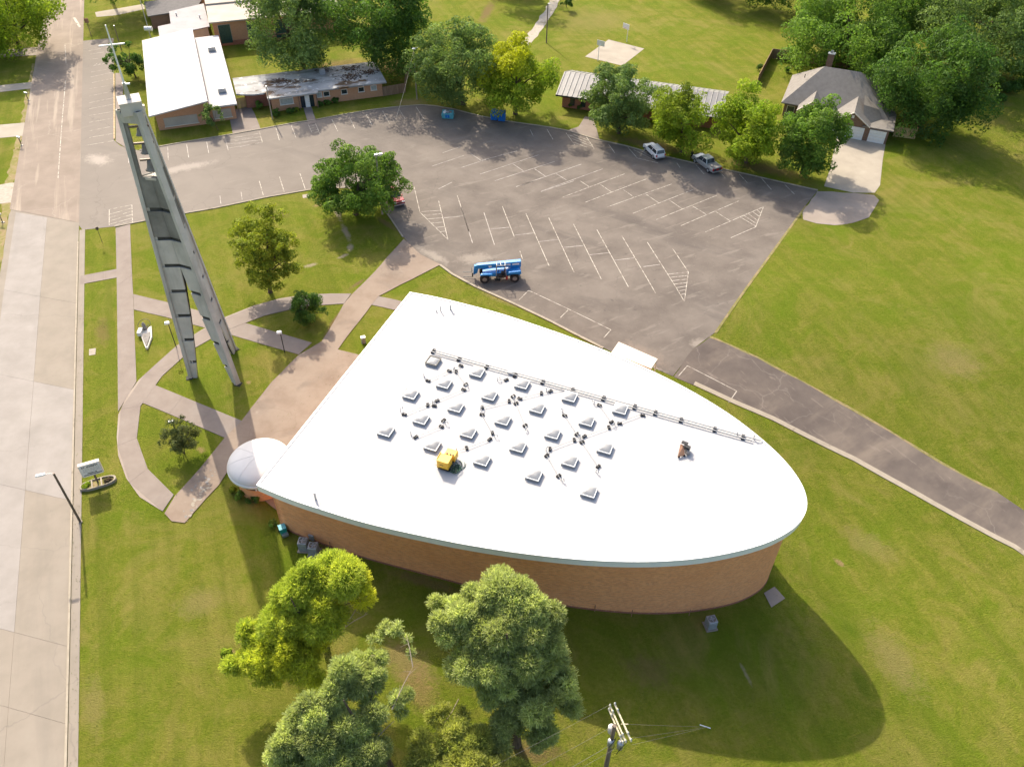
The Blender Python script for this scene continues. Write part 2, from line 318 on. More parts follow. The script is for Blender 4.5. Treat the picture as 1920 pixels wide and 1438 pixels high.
    M['fence'] = surf('brown_fence_wood', [(0.3, (0.20, 0.125, 0.08)), (0.7, (0.32, 0.215, 0.145))], 1.0, 6, 0.9, stretch=(4, 4, 0.5), spec=0.1)
    M['fence_tan'] = surf('tan_fence_wood', [(0.3, (0.45, 0.31, 0.15)), (0.7, (0.58, 0.42, 0.22))], 1.0, 6, 0.9, stretch=(4, 4, 0.5), spec=0.1)
    M['bark'] = surf('tree_bark', [(0.3, (0.07, 0.05, 0.035)), (0.7, (0.16, 0.12, 0.085))], 1.5, 6, 0.95, stretch=(3, 3, 0.6), bump=(6, 0.6, 0.05), spec=0.05)
    M['pale_bark'] = surf('dead_branch_bark', [(0.3, (0.30, 0.24, 0.18)), (0.7, (0.46, 0.38, 0.30))], 2, 6, 0.95, spec=0.05)
    M['shingle'] = surf('grey_roof_shingle', [(0.3, (0.174, 0.157, 0.140)), (0.55, (0.208, 0.191, 0.174)), (0.8, (0.242, 0.221, 0.200))], 1.6, 6, 0.95, [(0.5, 0.75, (0.255, 0.234, 0.204), 0.12, (1, 1, 1), 0, 0.6)], (9, 0.35, 0.03), spec=0.1)
    M['dark_shingle'] = surf('dark_roof_shingle', [(0.3, (0.125, 0.118, 0.115)), (0.8, (0.175, 0.165, 0.16))], 1.6, 6, 0.95, None or (), (9, 0.35, 0.03), spec=0.1)
    M['metal_roof'] = surf('grey_metal_roofing', [(0.3, (0.220, 0.211, 0.201)), (0.7, (0.279, 0.269, 0.256))], 0.6, 5, 0.45, [(0.55, 0.7, (0.181, 0.168, 0.159), 0.3, (1, 1, 1), 0, 0.5)], None, spec=0.4, metal=0.25)
    M['lean_roof'] = surf('pale_grey_roofing', [(0.3, (0.285, 0.271, 0.275)), (0.7, (0.345, 0.332, 0.333))], 0.4, 5, 0.8, spec=0.2)
    M['tan_roof'] = surf('tan_gravel_roof', [(0.3, (0.374, 0.327, 0.272)), (0.7, (0.451, 0.399, 0.340))], 0.4, 5, 0.9, spec=0.2)
    M['old_roof'] = surf('stained_white_roof', [(0.3, (0.27, 0.26, 0.25)), (0.5, (0.36, 0.355, 0.345)), (0.75, (0.47, 0.465, 0.45))], 0.28, 7, 0.8,
        [(0.50, 0.58, (0.17, 0.165, 0.155), 0.30, (0.35, 1.4, 1), -0.33, 0.7), (0.56, 0.61, (0.10, 0.058, 0.03), 0.20, (0.8, 1.5, 1), -0.33, 0.95), (0.60, 0.64, (0.60, 0.59, 0.57), 0.9, (1, 1, 1), 0, 0.9)], None, spec=0.2)
    M['glass'] = plain('dark_window_glass', (0.022, 0.032, 0.04), 0.08, 0, 0.6, 0.2)
    M['green_glass'] = plain('green_window_film', (0.03, 0.07, 0.065), 0.25, 0, 0.5, 0.2)
    M['pale_glass'] = plain('pale_window_blind', (0.36, 0.38, 0.37), 0.3, 0, 0.5, 0.2)
    M['dome_plastic'] = plain('skylight_plastic', (0.30, 0.30, 0.297), 0.3, 0, 0.6, 0.04)
    M['curb_metal'] = plain('skylight_curb_metal', (0.27, 0.265, 0.26), 0.5, 0.1, 0.4, 0.06)
    M['sand'] = surf('sandy_dust', [(0.3, (0.30, 0.25, 0.20)), (0.5, (0.37, 0.31, 0.25)), (0.75, (0.43, 0.37, 0.30))], 0.5, 7, 0.95, [(0.5, 0.64, (0.235, 0.20, 0.17), 0.4, (1, 1, 1), 0, 0.8)], None, spec=0.1)
    M['worn'] = surf('worn_grass_track', [(0.3, (0.264, 0.224, 0.160)), (0.55, (0.328, 0.288, 0.224)), (0.8, (0.376, 0.336, 0.272))], 1.2, 6, 0.95, [(0.45, 0.6, (0.152, 0.152, 0.036), 1.0, (1, 1, 1), 0, 0.8)], None, spec=0.1)
    M['pipe'] = plain('pale_pipe', (0.34, 0.335, 0.325), 0.45, 0.1, 0.5, 0.06)
    M['rotunda_dome'] = surf('white_dome_coating', [(0.3, (0.557, 0.537, 0.515)), (0.7, (0.623, 0.604, 0.577))], 0.3, 4, 0.5, [(0.5, 0.65, (0.505, 0.487, 0.461), 0.3, (1, 1, 1), 0, 0.4)], None, spec=0.35)
    M['yellow'] = plain('yellow_machine_paint', (0.78, 0.44, 0.035), 0.45, 0, 0.5, 0.1)
    M['blue'] = plain('blue_machine_paint', (0.012, 0.20, 0.52), 0.38, 0, 0.5, 0.12)
    M['bin_blue'] = plain('blue_bin_paint', (0.008, 0.14, 0.46), 0.5, 0, 0.4, 0.12)
    M['teal'] = plain('teal_bin_paint', (0.10, 0.36, 0.40), 0.55, 0, 0.4, 0.18)
    M['teal_dark'] = plain('teal_cart_plastic', (0.01, 0.24, 0.21), 0.5, 0, 0.4, 0.1)
    M['red'] = plain('red_car_paint', (0.33, 0.012, 0.025), 0.22, 0.15, 0.6, 0.08)
    M['silver'] = plain('silver_car_paint', (0.40, 0.42, 0.43), 0.28, 0.45, 0.6, 0.06)
    M['white_car'] = plain('white_car_paint', (0.68, 0.69, 0.69), 0.25, 0.0, 0.6, 0.04)
    M['tail'] = plain('red_lamp_plastic', (0.40, 0.015, 0.02), 0.25, 0, 0.6, 0.05)
    M['lamp_lens'] = plain('clear_lamp_plastic', (0.72, 0.72, 0.70), 0.2, 0, 0.6, 0.05)
    M['redbox'] = plain('dull_red_metal', (0.30, 0.03, 0.03), 0.5, 0, 0.4, 0.1)
    M['hose'] = plain('green_hose_rubber', (0.012, 0.06, 0.035), 0.5, 0, 0.4, 0.25)
    M['rust'] = surf('rusty_brown_plate', [(0.3, (0.24, 0.12, 0.07)), (0.6, (0.38, 0.21, 0.13)), (0.8, (0.47, 0.30, 0.21))], 1.5, 6, 0.85, spec=0.2)
    M['stone'] = surf('monument_stone', [(0.3, (0.60, 0.555, 0.49)), (0.7, (0.74, 0.70, 0.63))], 1.5, 5, 0.8, spec=0.2)
    M['statue_dark'] = surf('weathered_grey_stone', [(0.3, (0.17, 0.155, 0.14)), (0.7, (0.30, 0.275, 0.25))], 1.5, 5, 0.8, spec=0.2)
    M['soil'] = plain('bed_soil', (0.10, 0.065, 0.045), 0.95, 0, 0.1, 0.3)
    M['skin'] = plain('skin', (0.45, 0.28, 0.20), 0.6, 0, 0.3, 0.05)
    M['dark_cloth'] = plain('dark_clothing', (0.02, 0.02, 0.025), 0.9, 0, 0.1, 0.2)
    M['text'] = plain('black_lettering', (0.02, 0.02, 0.025), 0.6, 0, 0.3, 0.05)
    M['text_grey'] = plain('grey_lettering', (0.30, 0.29, 0.28), 0.6, 0, 0.3, 0.05)
    M['mulch'] = plain('red_mulch', (0.22, 0.09, 0.05), 0.95, 0, 0.1, 0.3)
    # leaves: colour from a per-leaf attribute, thin and translucent
    for nm, tr in (('leaf', 0.38), ('needle', 0.5)):
        m, nt, b = newmat(nm + '_foliage'); a = nt.nodes.new('ShaderNodeAttribute'); a.attribute_name = 'tint'
        nt.links.new(a.outputs['Color'], b.inputs['Base Color']); b.inputs['Roughness'].default_value = 0.7; b.inputs['Specular IOR Level'].default_value = 0.12
        t = nt.nodes.new('ShaderNodeBsdfTranslucent')
        br = _mix(nt, 1.0, a.outputs['Color'], (1.25, 1.3, 0.7), 'MULTIPLY'); nt.links.new(br, t.inputs['Color'])
        mx = nt.nodes.new('ShaderNodeMixShader'); mx.inputs[0].default_value = tr
        nt.links.new(b.outputs[0], mx.inputs[1]); nt.links.new(t.outputs[0], mx.inputs[2])
        nt.links.new(mx.outputs[0], nt.nodes['Material Output'].inputs['Surface']); M[nm] = m
make_materials()
add_cracks(M['asphalt'], 0.11, 0.008, (0.075, 0.065, 0.06), 0.33)
add_cracks(M['drive_asphalt'], 0.16, 0.016, (0.30, 0.26, 0.225), 0.33)
add_cracks(M['street_concrete'], 0.07, 0.006, (0.12, 0.105, 0.095), 0.33)
add_cracks(M['street_concrete_grey'], 0.07, 0.006, (0.11, 0.095, 0.085), 0.33)
add_cracks(M['street_asphalt'], 0.12, 0.012, (0.40, 0.355, 0.30), 0.33)
add_cracks(M['plaza'], 0.22, 0.012, (0.15, 0.115, 0.085), 0.33)
# ------------------------------------------------------------------ ground and paved surfaces
def ground():
    def axis(lo, hi, dlo, dhi, step):
        a = [dlo + i * step for i in range(int((dhi - dlo) / step) + 1)]
        x = dhi; s = step
        while x < hi: s *= 1.35; x = min(hi, x + s); a.append(x)
        x = dlo; s = step
        while x > lo: s *= 1.35; x = max(lo, x - s); a.insert(0, x)
        return a
    xs = axis(-1800, 1800, -60, 90, 1.0); ys = axis(-1500, 2500, 12, 100, 1.0)
    nx, ny = len(xs), len(ys)
    v = [(x, y, TZ(x, y)) for y in ys for x in xs]
    f = [(j * nx + i, j * nx + i + 1, (j + 1) * nx + i + 1, (j + 1) * nx + i) for j in range(ny - 1) for i in range(nx - 1)]
    me = bpy.data.meshes.new('ground'); me.from_pydata(v, [], f); me.polygons.foreach_set('use_smooth', [True] * len(f)); me.materials.append(M['lawn'])
    o = bpy.data.objects.new('ground', me); COL.objects.link(o); tag(o, kind='structure'); WL[o.name] = Vector((0, 0, 0)); return o
GROUND = ground()
def worn_spots(mat, spots):
    """bare, dry or dusty places of the surface itself, each an uneven blot at its surveyed position"""
    nt = mat.node_tree; b = nt.nodes['Principled BSDF']; col = b.inputs['Base Color'].links[0].from_socket
    g = nt.nodes.new('ShaderNodeNewGeometry'); P = g.outputs['Position']; n1 = _noise(nt, P, 0.8, 8, 0.78, 0.4); n2 = _noise(nt, P, 3.0, 6, 0.8)
    ns = nt.nodes.new('ShaderNodeMath'); ns.operation = 'MULTIPLY_ADD'; nt.links.new(n2, ns.inputs[0]); ns.inputs[1].default_value = 0.8; nt.links.new(n1, ns.inputs[2])
    for (x, y, rx, ry, rot, c, amt) in spots:
        mp = nt.nodes.new('ShaderNodeMapping'); mp.vector_type = 'TEXTURE'; mp.inputs['Location'].default_value = (x, y, 0); mp.inputs['Rotation'].default_value = (0, 0, rot); mp.inputs['Scale'].default_value = (rx, ry, 1e5)
        nt.links.new(P, mp.inputs['Vector']); ln = nt.nodes.new('ShaderNodeVectorMath'); ln.operation = 'LENGTH'; nt.links.new(mp.outputs[0], ln.inputs[0])
        ad = nt.nodes.new('ShaderNodeMath'); ad.operation = 'MULTIPLY_ADD'; nt.links.new(ns.outputs[0], ad.inputs[0]); ad.inputs[1].default_value = 1.6; nt.links.new(ln.outputs['Value'], ad.inputs[2])
        col = _mix(nt, _ramp(nt, ad.outputs[0], [(0.0, amt), (1.0, 0.0)]) if False else _fall(nt, ad.outputs[0], 1.75, 2.35, amt), col, c)
    nt.links.new(col, b.inputs['Base Color'])
def _fall(nt, v, lo, hi, amt):
    m = nt.nodes.new('ShaderNodeMapRange'); nt.links.new(v, m.inputs[0]); m.inputs[1].default_value = lo; m.inputs[2].default_value = hi; m.inputs[3].default_value = amt; m.inputs[4].default_value = 0.0; return m.outputs[0]
def spot(px0, px1, wid, c, amt):
    """a blot that runs from one surveyed point to another"""
    A, B = G(*px0), G(*px1); d = B - A; return ((A.x + B.x) / 2, (A.y + B.y) / 2, max(0.4, math.hypot(d.x, d.y) / 2), wid, math.atan2(d.y, d.x), c, amt)
TAN = (0.30, 0.215, 0.10); PALE = (0.36, 0.30, 0.21); BROWN = (0.20, 0.135, 0.065); DRYG = (0.27, 0.215, 0.085); DAMP = (0.09, 0.14, 0.01)
worn_spots(M['lawn'], [spot((625, 383), (640, 415), 0.6, PALE, 0.9), spot((640, 415), (657, 455), 0.6, PALE, 0.9), spot((657, 455), (656, 474), 0.6, PALE, 0.9), spot((656, 474), (630, 487), 0.5, PALE, 0.8), spot((600, 493), (562, 503), 0.5, PALE, 0.8),
    spot((582, 389), (610, 381), 0.6, TAN, 0.8), spot((459, 718), (473, 716), 0.5, TAN, 0.9), spot((702, 404), (752, 438), 0.7, BROWN, 0.7), spot((368, 838), (388, 848), 0.5, TAN, 0.8), spot((432, 1214), (440, 1234), 0.35, TAN, 0.9),
    spot((700, 1190), (830, 1300), 2.3, TAN, 0.62), spot((760, 1240), (820, 1350), 2.0, (0.30, 0.19, 0.09), 0.5), spot((930, 1400), (1075, 1420), 1.3, BROWN, 0.75), spot((1562, 1045), (1586, 1064), 0.4, TAN, 0.9), spot((722, 195), (812, 190), 2.2, TAN, 0.75),
    spot((1120, 252), (1320, 292), 2.0, BROWN, 0.75), spot((1320, 292), (1540, 340), 2.2, BROWN, 0.7), spot((560, 132), (700, 112), 3.5, BROWN, 0.7), spot((700, 112), (790, 140), 4.5, BROWN, 0.75),
    spot((190, 590), (195, 655), 1.1, BROWN, 0.55), spot((550, 1008), (700, 1062), 0.8, BROWN, 0.7), spot((700, 1062), (900, 1122), 0.8, BROWN, 0.6), spot((1385, 1238), (1412, 1288), 0.25, PALE, 0.55), spot((1160, 1240), (1280, 1275), 2.2, BROWN, 0.45),
    spot((1720, 660), (1860, 690), 3.5, DRYG, 0.65), spot((310, 1150), (430, 1110), 2.0, DRYG, 0.55), spot((470, 408), (555, 398), 2.0, BROWN, 0.4), spot((1620, 1150), (1740, 1330), 2.6, DRYG, 0.6), spot((1560, 980), (1700, 1060), 2.0, DRYG, 0.5), spot((650, 545), (692, 518), 0.4, BROWN, 0.8), spot((602, 640), (646, 572), 0.4, BROWN, 0.8),
    spot((899, 52), (926, -4), 1.6, BROWN, 0.8), spot((1590, 1230), (1640, 1330), 1.0, DAMP, 0.7), spot((1570, 1160), (1620, 1200), 1.0, DAMP, 0.7), spot((1030, 60), (1200, 20), 9.0, DRYG, 0.4), spot((170, 1250), (180, 1400), 1.2, DRYG, 0.5), spot((870, 535), (1010, 590), 0.8, DRYG, 0.6)])
SANDY = (0.33, 0.285, 0.235)
worn_spots(M['asphalt'], [spot((850, 490), (930, 480), 1.9, SANDY, 0.55), spot((880, 505), (990, 490), 1.6, SANDY, 0.45), spot((1130, 655), (1260, 706), 0.9, SANDY, 0.75), spot((1150, 640), (1260, 690), 1.8, (0.25, 0.20, 0.16), 0.6), spot((780, 462), (850, 500), 1.0, SANDY, 0.6), spot((270, 330), (420, 300), 1.6, (0.40, 0.35, 0.30), 0.5), spot((160, 290), (210, 310), 2.0, (0.42, 0.365, 0.31), 0.6), spot((1290, 650), (1330, 640), 1.2, SANDY, 0.6)])
def xy(p):
    if isinstance(p, Vector): return (p.x, p.y)
    if len(p) == 3: return (p[0], p[1])
    q = G(p[0], p[1]); return (q.x, q.y)
def dens(poly, step, closed=True):
    out = []; n = len(poly)
    for i in range(n if closed else n - 1):
        a, b = poly[i], poly[(i + 1) % n]; d = math.hypot(b[0] - a[0], b[1] - a[1]); k = max(1, int(d / step))
        for j in range(k): out.append((a[0] + (b[0] - a[0]) * j / k, a[1] + (b[1] - a[1]) * j / k))
    if not closed: out.append(poly[-1])
    return out
def inside(x, y, poly):
    c = False; n = len(poly)
    for i in range(n):
        a, b = poly[i], poly[(i + 1) % n]
        if (a[1] > y) != (b[1] > y) and x < (b[0] - a[0]) * (y - a[1]) / (b[1] - a[1]) + a[0]: c = not c
    return c
def drape(name, poly, dz, mat, step=2.0, parent=None, kind='structure', rough=0.0, seed=0, thick=0.0):
    """a sheet that follows the land, dz above it"""
    rnd = random.Random(seed)
    P = dens([xy(p) for p in poly], step)
    if rough: P = [(x + rnd.uniform(-rough, rough), y + rnd.uniform(-rough, rough)) for x, y in P]
    xs = [p[0] for p in P]; ys = [p[1] for p in P]
    pts = [Vector(p) for p in P]
    x = min(xs) + step * 0.37
    while x < max(xs):
        y = min(ys) + step * 0.41
        while y < max(ys):
            if inside(x, y, P): pts.append(Vector((x, y)))
            y += step
        x += step
    nb = len(P)
    r = delaunay_2d_cdt(pts, [], [list(range(nb))], 1, 1e-4)
    vs, fs = r[0], r[2]
    used = sorted({i for f in fs for i in f}); mp = {k: i for i, k in enumerate(used)}
    V = [(vs[i].x, vs[i].y, TZ(vs[i].x, vs[i].y) + dz) for i in used]; F = [[mp[i] for i in f] for f in fs]
    fixed = []
    for f in F:
        a, b, c = (V[i] for i in f[:3]); cr = (b[0] - a[0]) * (c[1] - a[1]) - (b[1] - a[1]) * (c[0] - a[0]); fixed.append(f if cr > 0 else f[::-1])
    me = bpy.data.meshes.new(name); me.from_pydata(V, [], fixed); me.polygons.foreach_set('use_smooth', [True] * len(fixed)); me.materials.append(mat)
    o = bpy.data.objects.new(name, me); COL.objects.link(o)
    WL[o.name] = Vector((0, 0, 0))
    if parent is not None: o.parent = parent
    elif kind: tag(o, kind=kind)
    return o
def kerb(name, path, w=0.18, h=0.13, mat=None, shift=0.0, base=0.0, parent=None):
    P = dens([xy(p) for p in path], 1.5, False); n = len(P); vs = []; fs = []
    for i in range(n):
        a = P[max(i - 1, 0)]; b = P[min(i + 1, n - 1)]; d = Vector((b[0] - a[0], b[1] - a[1])).normalized(); nn = Vector((-d.y, d.x))
        for k, zz in ((-w / 2 + shift, base - 0.05), (-w / 2 + shift, base + h), (w / 2 + shift, base + h), (w / 2 + shift, base - 0.05)):
            x, y = P[i][0] + nn.x * k, P[i][1] + nn.y * k; vs.append((x, y, TZ(x, y) + zz))
    for i in range(n - 1):
        for k in range(3): fs.append((i * 4 + k, i * 4 + k + 1, i * 4 + 5 + k, i * 4 + 4 + k))
    mb = MB(); mb.add(vs, fs); mb.add(vs[:4], [(0, 1, 2, 3)]); mb.add(vs[-4:], [(3, 2, 1, 0)])
    o = mb.build(name, mat or M['kerb'], parent)
    if parent is None: tag(o, kind='structure')
    return o
def resample(path, n):
    P = [xy(p) for p in path]; L = [0]
    for a, b in zip(P, P[1:]): L.append(L[-1] + math.hypot(b[0] - a[0], b[1] - a[1]))
    out = []
    for i in range(n + 1):
        s = L[-1] * i / n; k = 0
        while k < len(P) - 2 and L[k + 1] < s: k += 1
        t = (s - L[k]) / (L[k + 1] - L[k]); out.append((P[k][0] + (P[k + 1][0] - P[k][0]) * t, P[k][1] + (P[k + 1][1] - P[k][1]) * t))
    return out
def slab_path(name, left, right, n, mat, dz=0.03, gap=0.010, seed=0):
    """a concrete path cast in slabs, each slab a piece of its own"""
    base = drape(name, list(left) + list(right)[::-1], dz - 0.010, M['grey_slab'], 1.5)
    Lp, Rp = resample(left, n), resample(right, n); rnd = random.Random(seed)
    for i in range(n):
        a, b, c, d = Lp[i], Lp[i + 1], Rp[i + 1], Rp[i]
        ln = max(0.3, math.hypot(b[0] - a[0], b[1] - a[1])); g = gap / ln; lift = rnd.uniform(0.0, 0.008)
        m = 12; top = []
        for u in [g + (1 - 2 * g) * k / m for k in range(m + 1)]:
            p = (a[0] + (b[0] - a[0]) * u, a[1] + (b[1] - a[1]) * u); r = (d[0] + (c[0] - d[0]) * u, d[1] + (c[1] - d[1]) * u); top.append((p, r))
        vs = []
        for p, r in top:
            for (x, y), zz in ((p, -0.08), (p, dz + lift), (r, dz + lift), (r, -0.08)): vs.append((x, y, TZ(x, y) + zz))
        fs = []
        for k in range(m):
            for e in range(3): fs.append((k * 4 + e, k * 4 + e + 1, k * 4 + 5 + e, k * 4 + 4 + e))
        fs += [(0, 1, 2, 3), tuple(m * 4 + e for e in (3, 2, 1, 0))]
        MB().add(vs, [f[::-1] for f in fs]).build('slab', mat, base)
    return base
def patch(name, poly, mat, seed, n=60, r=0.45, dz=0.02, spread=1.0, parent=None):
    """ragged worn ground: many small uneven flakes that thin out towards the rim"""
    rnd = random.Random(seed); P = [xy(p) for p in poly]; cx = sum(p[0] for p in P) / len(P); cy = sum(p[1] for p in P) / len(P)
    x0, x1 = min(p[0] for p in P), max(p[0] for p in P); y0, y1 = min(p[1] for p in P), max(p[1] for p in P); mb = MB(); k = 0; tries = 0
    while k < n and tries < n * 40:
        tries += 1; x, y = rnd.uniform(x0 - r, x1 + r), rnd.uniform(y0 - r, y1 + r)
        inn = inside(x, y, P)
        if not inn and not (inside(cx + (x - cx) * 0.8, cy + (y - cy) * 0.8, P) and rnd.random() < 0.3): continue
        rr = r * rnd.uniform(0.35, 1.0) * (1.0 if inn else 0.45); m = rnd.randint(6, 9); ph = rnd.uniform(0, 6.28); z = dz + k * 0.00012
        vs = []
        for i in range(m):
            a = ph + 6.2832 * i / m; q = rr * rnd.uniform(0.55, 1.15); px, py = x + q * math.cos(a) * 1.2, y + q * math.sin(a); vs.append((px, py, TZ(px, py) + z))
        mb.add(vs, [tuple(range(m))]); k += 1
    o = mb.build(name, mat, parent)
    if parent is None: tag(o, kind='structure')
    return o
Wp = lambda x, y: Vector((x, y, 0))
# --- street: straight, 9.8 m wide in concrete, asphalt beyond the car park mouth
def street_pt(y, side):            # side 0 = right edge, 1 = left edge
    xr = -33.7 - 0.382 * (y - 26.2)
    wd = 10.6 if y < 90 else 10.6 - (y - 90) * 0.018
    return Wp(xr - side * wd, y + side * 0.0)
JY = 103.0
street = drape('street', [street_pt(JY + 3.5, 1), street_pt(JY, 0), street_pt(60, 0), street_pt(-60, 0), street_pt(-60, 1), street_pt(60, 1)], 0.012, M['street_concrete'], 4.0)
for lane in (0, 1):
    ys_ = [16, 29.5, 36.2, 52, 68, 84, 103]; ys_ = [y + (0.0 if lane == 0 else 0.0) for y in ys_]
    for i in range(len(ys_) - 1):
        y0, y1 = ys_[i] + 0.012, min(ys_[i + 1], JY) - 0.012
        k0, k1 = (0.004, 0.498) if lane == 0 else (0.5005, 0.996)
        q = []
        for (y, k) in ((y0, k0), (y1, k0), (y1, k1), (y0, k1)):
            a, b = street_pt(y, 0), street_pt(y, 1); q.append((a.x + (b.x - a.x) * k, y + 2.6 * k))
        MB().prism(q, -0.05, 0.034 + random.Random(i * 7 + lane).uniform(0, 0.006)).build('slab', M['street_concrete_grey' if (lane == 1 and i >= 2) or (lane == 0 and i == 3) else 'street_concrete'], street)
asphalt_street = drape('street', [street_pt(JY + 3.4, 1), street_pt(JY, 0), street_pt(140, 0), street_pt(200, 0), street_pt(300, 0), street_pt(300, 1), street_pt(200, 1), street_pt(140, 1)], 0.036, M['street_asphalt'], 4.0)
# gutter and kerb along the church lawn
kerb('gutter', [street_pt(y, 0) for y in (-30, 30, 60, 94, 101)], 0.75, 0.05, M['street_concrete'], shift=-0.45, base=0.0)
kerb('kerb', [street_pt(y, 0) for y in (-30, 30, 60, 94, 98)], 0.18, 0.15, M['kerb'], shift=0.05)
drape('road_verge', [street_pt(86, 1), street_pt(97, 1), street_pt(110, 1), street_pt(125, 1), street_pt(125, 1) + Vector((-1.2, 0, 0)), street_pt(110, 1) + Vector((-1.4, 0, 0)), street_pt(86, 1) + Vector((-1.0, 0, 0))], 0.016, M['dirt'], 1.5, rough=0.25, seed=3)
drape('road_verge', [street_pt(125, 1), street_pt(160, 1), street_pt(160, 1) + Vector((-0.5, 0, 0)), street_pt(140, 1) + Vector((-0.7, 0, 0)), street_pt(125, 1) + Vector((-0.9, 0, 0))], 0.016, M['dirt'], 1.5, rough=0.2, seed=4)
# --- car park
LOT_TOP = [(213, 262), (217, 266), (226, 274), (240, 280), (262, 283), (300, 276), (350, 267), (430, 254), (486, 244), (545, 233), (592, 226), (645, 216), (700, 207), (750, 201), (790, 198), (815, 200), (850, 206), (900, 219), (960, 230), (1030, 240), (1062, 246), (1115, 262), (1170, 274), (1220, 288), (1300, 307), (1400, 328), (1500, 351), (1533, 358)]
LOT_RIGHT = [(1510, 386), (1478, 430), (1420, 510), (1340, 624)]
DR_R = [(1330, 632), (1420, 672), (1500, 715), (1600, 770), (1700, 830), (1800, 890), (1870, 925), (1960, 985)]
DR_L = [(1960, 1070), (1900, 1028), (1860, 1008), (1750, 948), (1600, 864), (1450, 789), (1375, 757), (1300, 722), (1262, 706)]
LOT_LOW = [(1262, 706), (1225, 690), (1180, 676), (1132, 652), (1086, 629), (1034, 602), (958, 566), (893, 537), (850, 514), (827, 497), (790, 480), (775, 470), (757, 445), (735, 412), (722, 394), (714, 380), (695, 364), (650, 352), (592, 354), (500, 370), (400, 391), (340, 401), (246, 419), (215, 425), (155, 432)]
LOT = [(140, 412), (140, 330), (145, 250), (148, 170), (150, 78), (213, 72)] + LOT_TOP + LOT_RIGHT + [(1300, 655), (1262, 706)] + LOT_LOW[1:]
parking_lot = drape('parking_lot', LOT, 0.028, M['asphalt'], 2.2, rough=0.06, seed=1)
driveway = drape('driveway', [(1338, 626)] + DR_R + DR_L + [(1300, 655)], 0.034, M['drive_asphalt'], 1.8, rough=0.10, seed=2)
kerb('kerb', LOT_TOP[4:], 0.2, 0.13, shift=0.1)
kerb('kerb', LOT_LOW[3:10][::-1], 0.32, 0.12, shift=-0.15)
kerb('kerb', LOT_LOW[12:16], 0.2, 0.12, shift=0.1)
kerb('kerb', LOT_LOW[16:24], 0.2, 0.11, shift=0.1)
kerb('kerb', DR_L[:-1], 0.62, 0.07, shift=-0.3)
kerb('kerb', LOT_RIGHT, 0.30, 0.035, M['dirt'], shift=0.1)
kerb('kerb', DR_R[:7], 0.35, 0.03, M['dirt'], shift=0.1)
yk = kerb('kerb', [(213.5, 140), (214, 200), (214, 262)], 0.22, 0.15, M['yellow_kerb'], shift=0.05)
# --- line markings
def line(a, b, w=0.105, worn=False, surface=None):
    A = G(*a); B = G(*b); d = Vector((B.x - A.x, B.y - A.y)); L = d.length; d /= L; n = Vector((-d.y, d.x)) * w / 2; k = max(1, int(L / 2.5)); vs = []
    for i in range(k + 1):
        x, y = A.x + d.x * L * i / k, A.y + d.y * L * i / k
        for s in (1, -1): vs.append((x + n.x * s, y + n.y * s, TZ(x + n.x * s, y + n.y * s) + 0.046))
    fs = [(2 * i, 2 * i + 1, 2 * i + 3, 2 * i + 2) for i in range(k)]
    MB().add(vs, fs).build('painted_line', M['paint_worn' if worn else 'paint'], surface or parking_lot)
def lines(ls, k, ox, oy, **kw):
    for a, b in ls: line((ox + a[0] * k, oy + a[1] * k), (ox + b[0] * k, oy + b[1] * k), **kw)
k7 = 630 / 1920
lines([((620, 95), (978, -40)), ((755, 122), (1106, -12)), ((878, 150), (1247, 18)), ((1025, 186), (1370, 50)), ((1160, 221), (1505, 83)), ((1300, 256), (1630, 115)), ((1440, 292), (1772, 148)), ((1585, 325), (1727, 263)), ((1772, 148), (1727, 263)),
       ((1640, 207), (1727, 258)), ((1660, 197), (1733, 245)), ((1685, 187), (1740, 228)), ((1710, 176), (1750, 205)), ((1735, 165), (1757, 185)),
       ((840, 20), (905, 65)), ((968, 48), (1035, 95)), ((1103, 78), (1172, 125)), ((1235, 110), (1308, 160)), ((1365, 143), (1443, 190)), ((1498, 175), (1580, 228)), ((725, 0), (775, 33)),
       ((280, 145), (348, 318)), ((380, 400), (395, 445)), ((415, 187), (548, 487)), ((545, 210), (690, 522)), ((687, 247), (845, 560)), ((820, 278), (1000, 605)), ((962, 312), (1155, 640)), ((1108, 350), (1320, 688)), ((1252, 385), (1343, 520)), ((1343, 520), (1320, 688)),
       ((1225, 533), (1343, 520)), ((1240, 551), (1338, 541)), ((1252, 570), (1336, 561)), ((1262, 590), (1334, 581)), ((1274, 610), (1331, 601)), ((1286, 629), (1329, 621)), ((1299, 650), (1326, 643)),
       ((375, 680), (430, 625)), ((430, 625), (900, 850)), ((900, 850), (860, 895)), ((655, 738), (612, 780))], k7, 850, 340)
lines([((350, 310), (460, 298)), ((490, 347), (600, 335)), ((630, 380), (740, 370)), ((780, 422), (890, 410)), ((920, 453), (1035, 440)), ((1085, 490), (1180, 477)), ((215, 275), (320, 265)),
       ((175, 180), (235, 365)), ((45, 150), (110, 355)), ((500, 62), (690, 0)), ((360, 32), (460, 0))], k7, 850, 340, worn=True)
lines([((0, 1310), (440, 1165)), ((110, 1360), (560, 1215)), ((270, 1405), (760, 1235)), ((460, 1437), (920, 1270)), ((250, 1235), (325, 1285)), ((410, 1270), (490, 1325)), ((570, 1305), (650, 1355)), ((0, 1210), (280, 1135)),
       ((375, 975), (400, 1025)), ((965, 1085), (1010, 1150)), ((1475, 1225), (1500, 1260))], 0.25, 900, 0, worn=True)
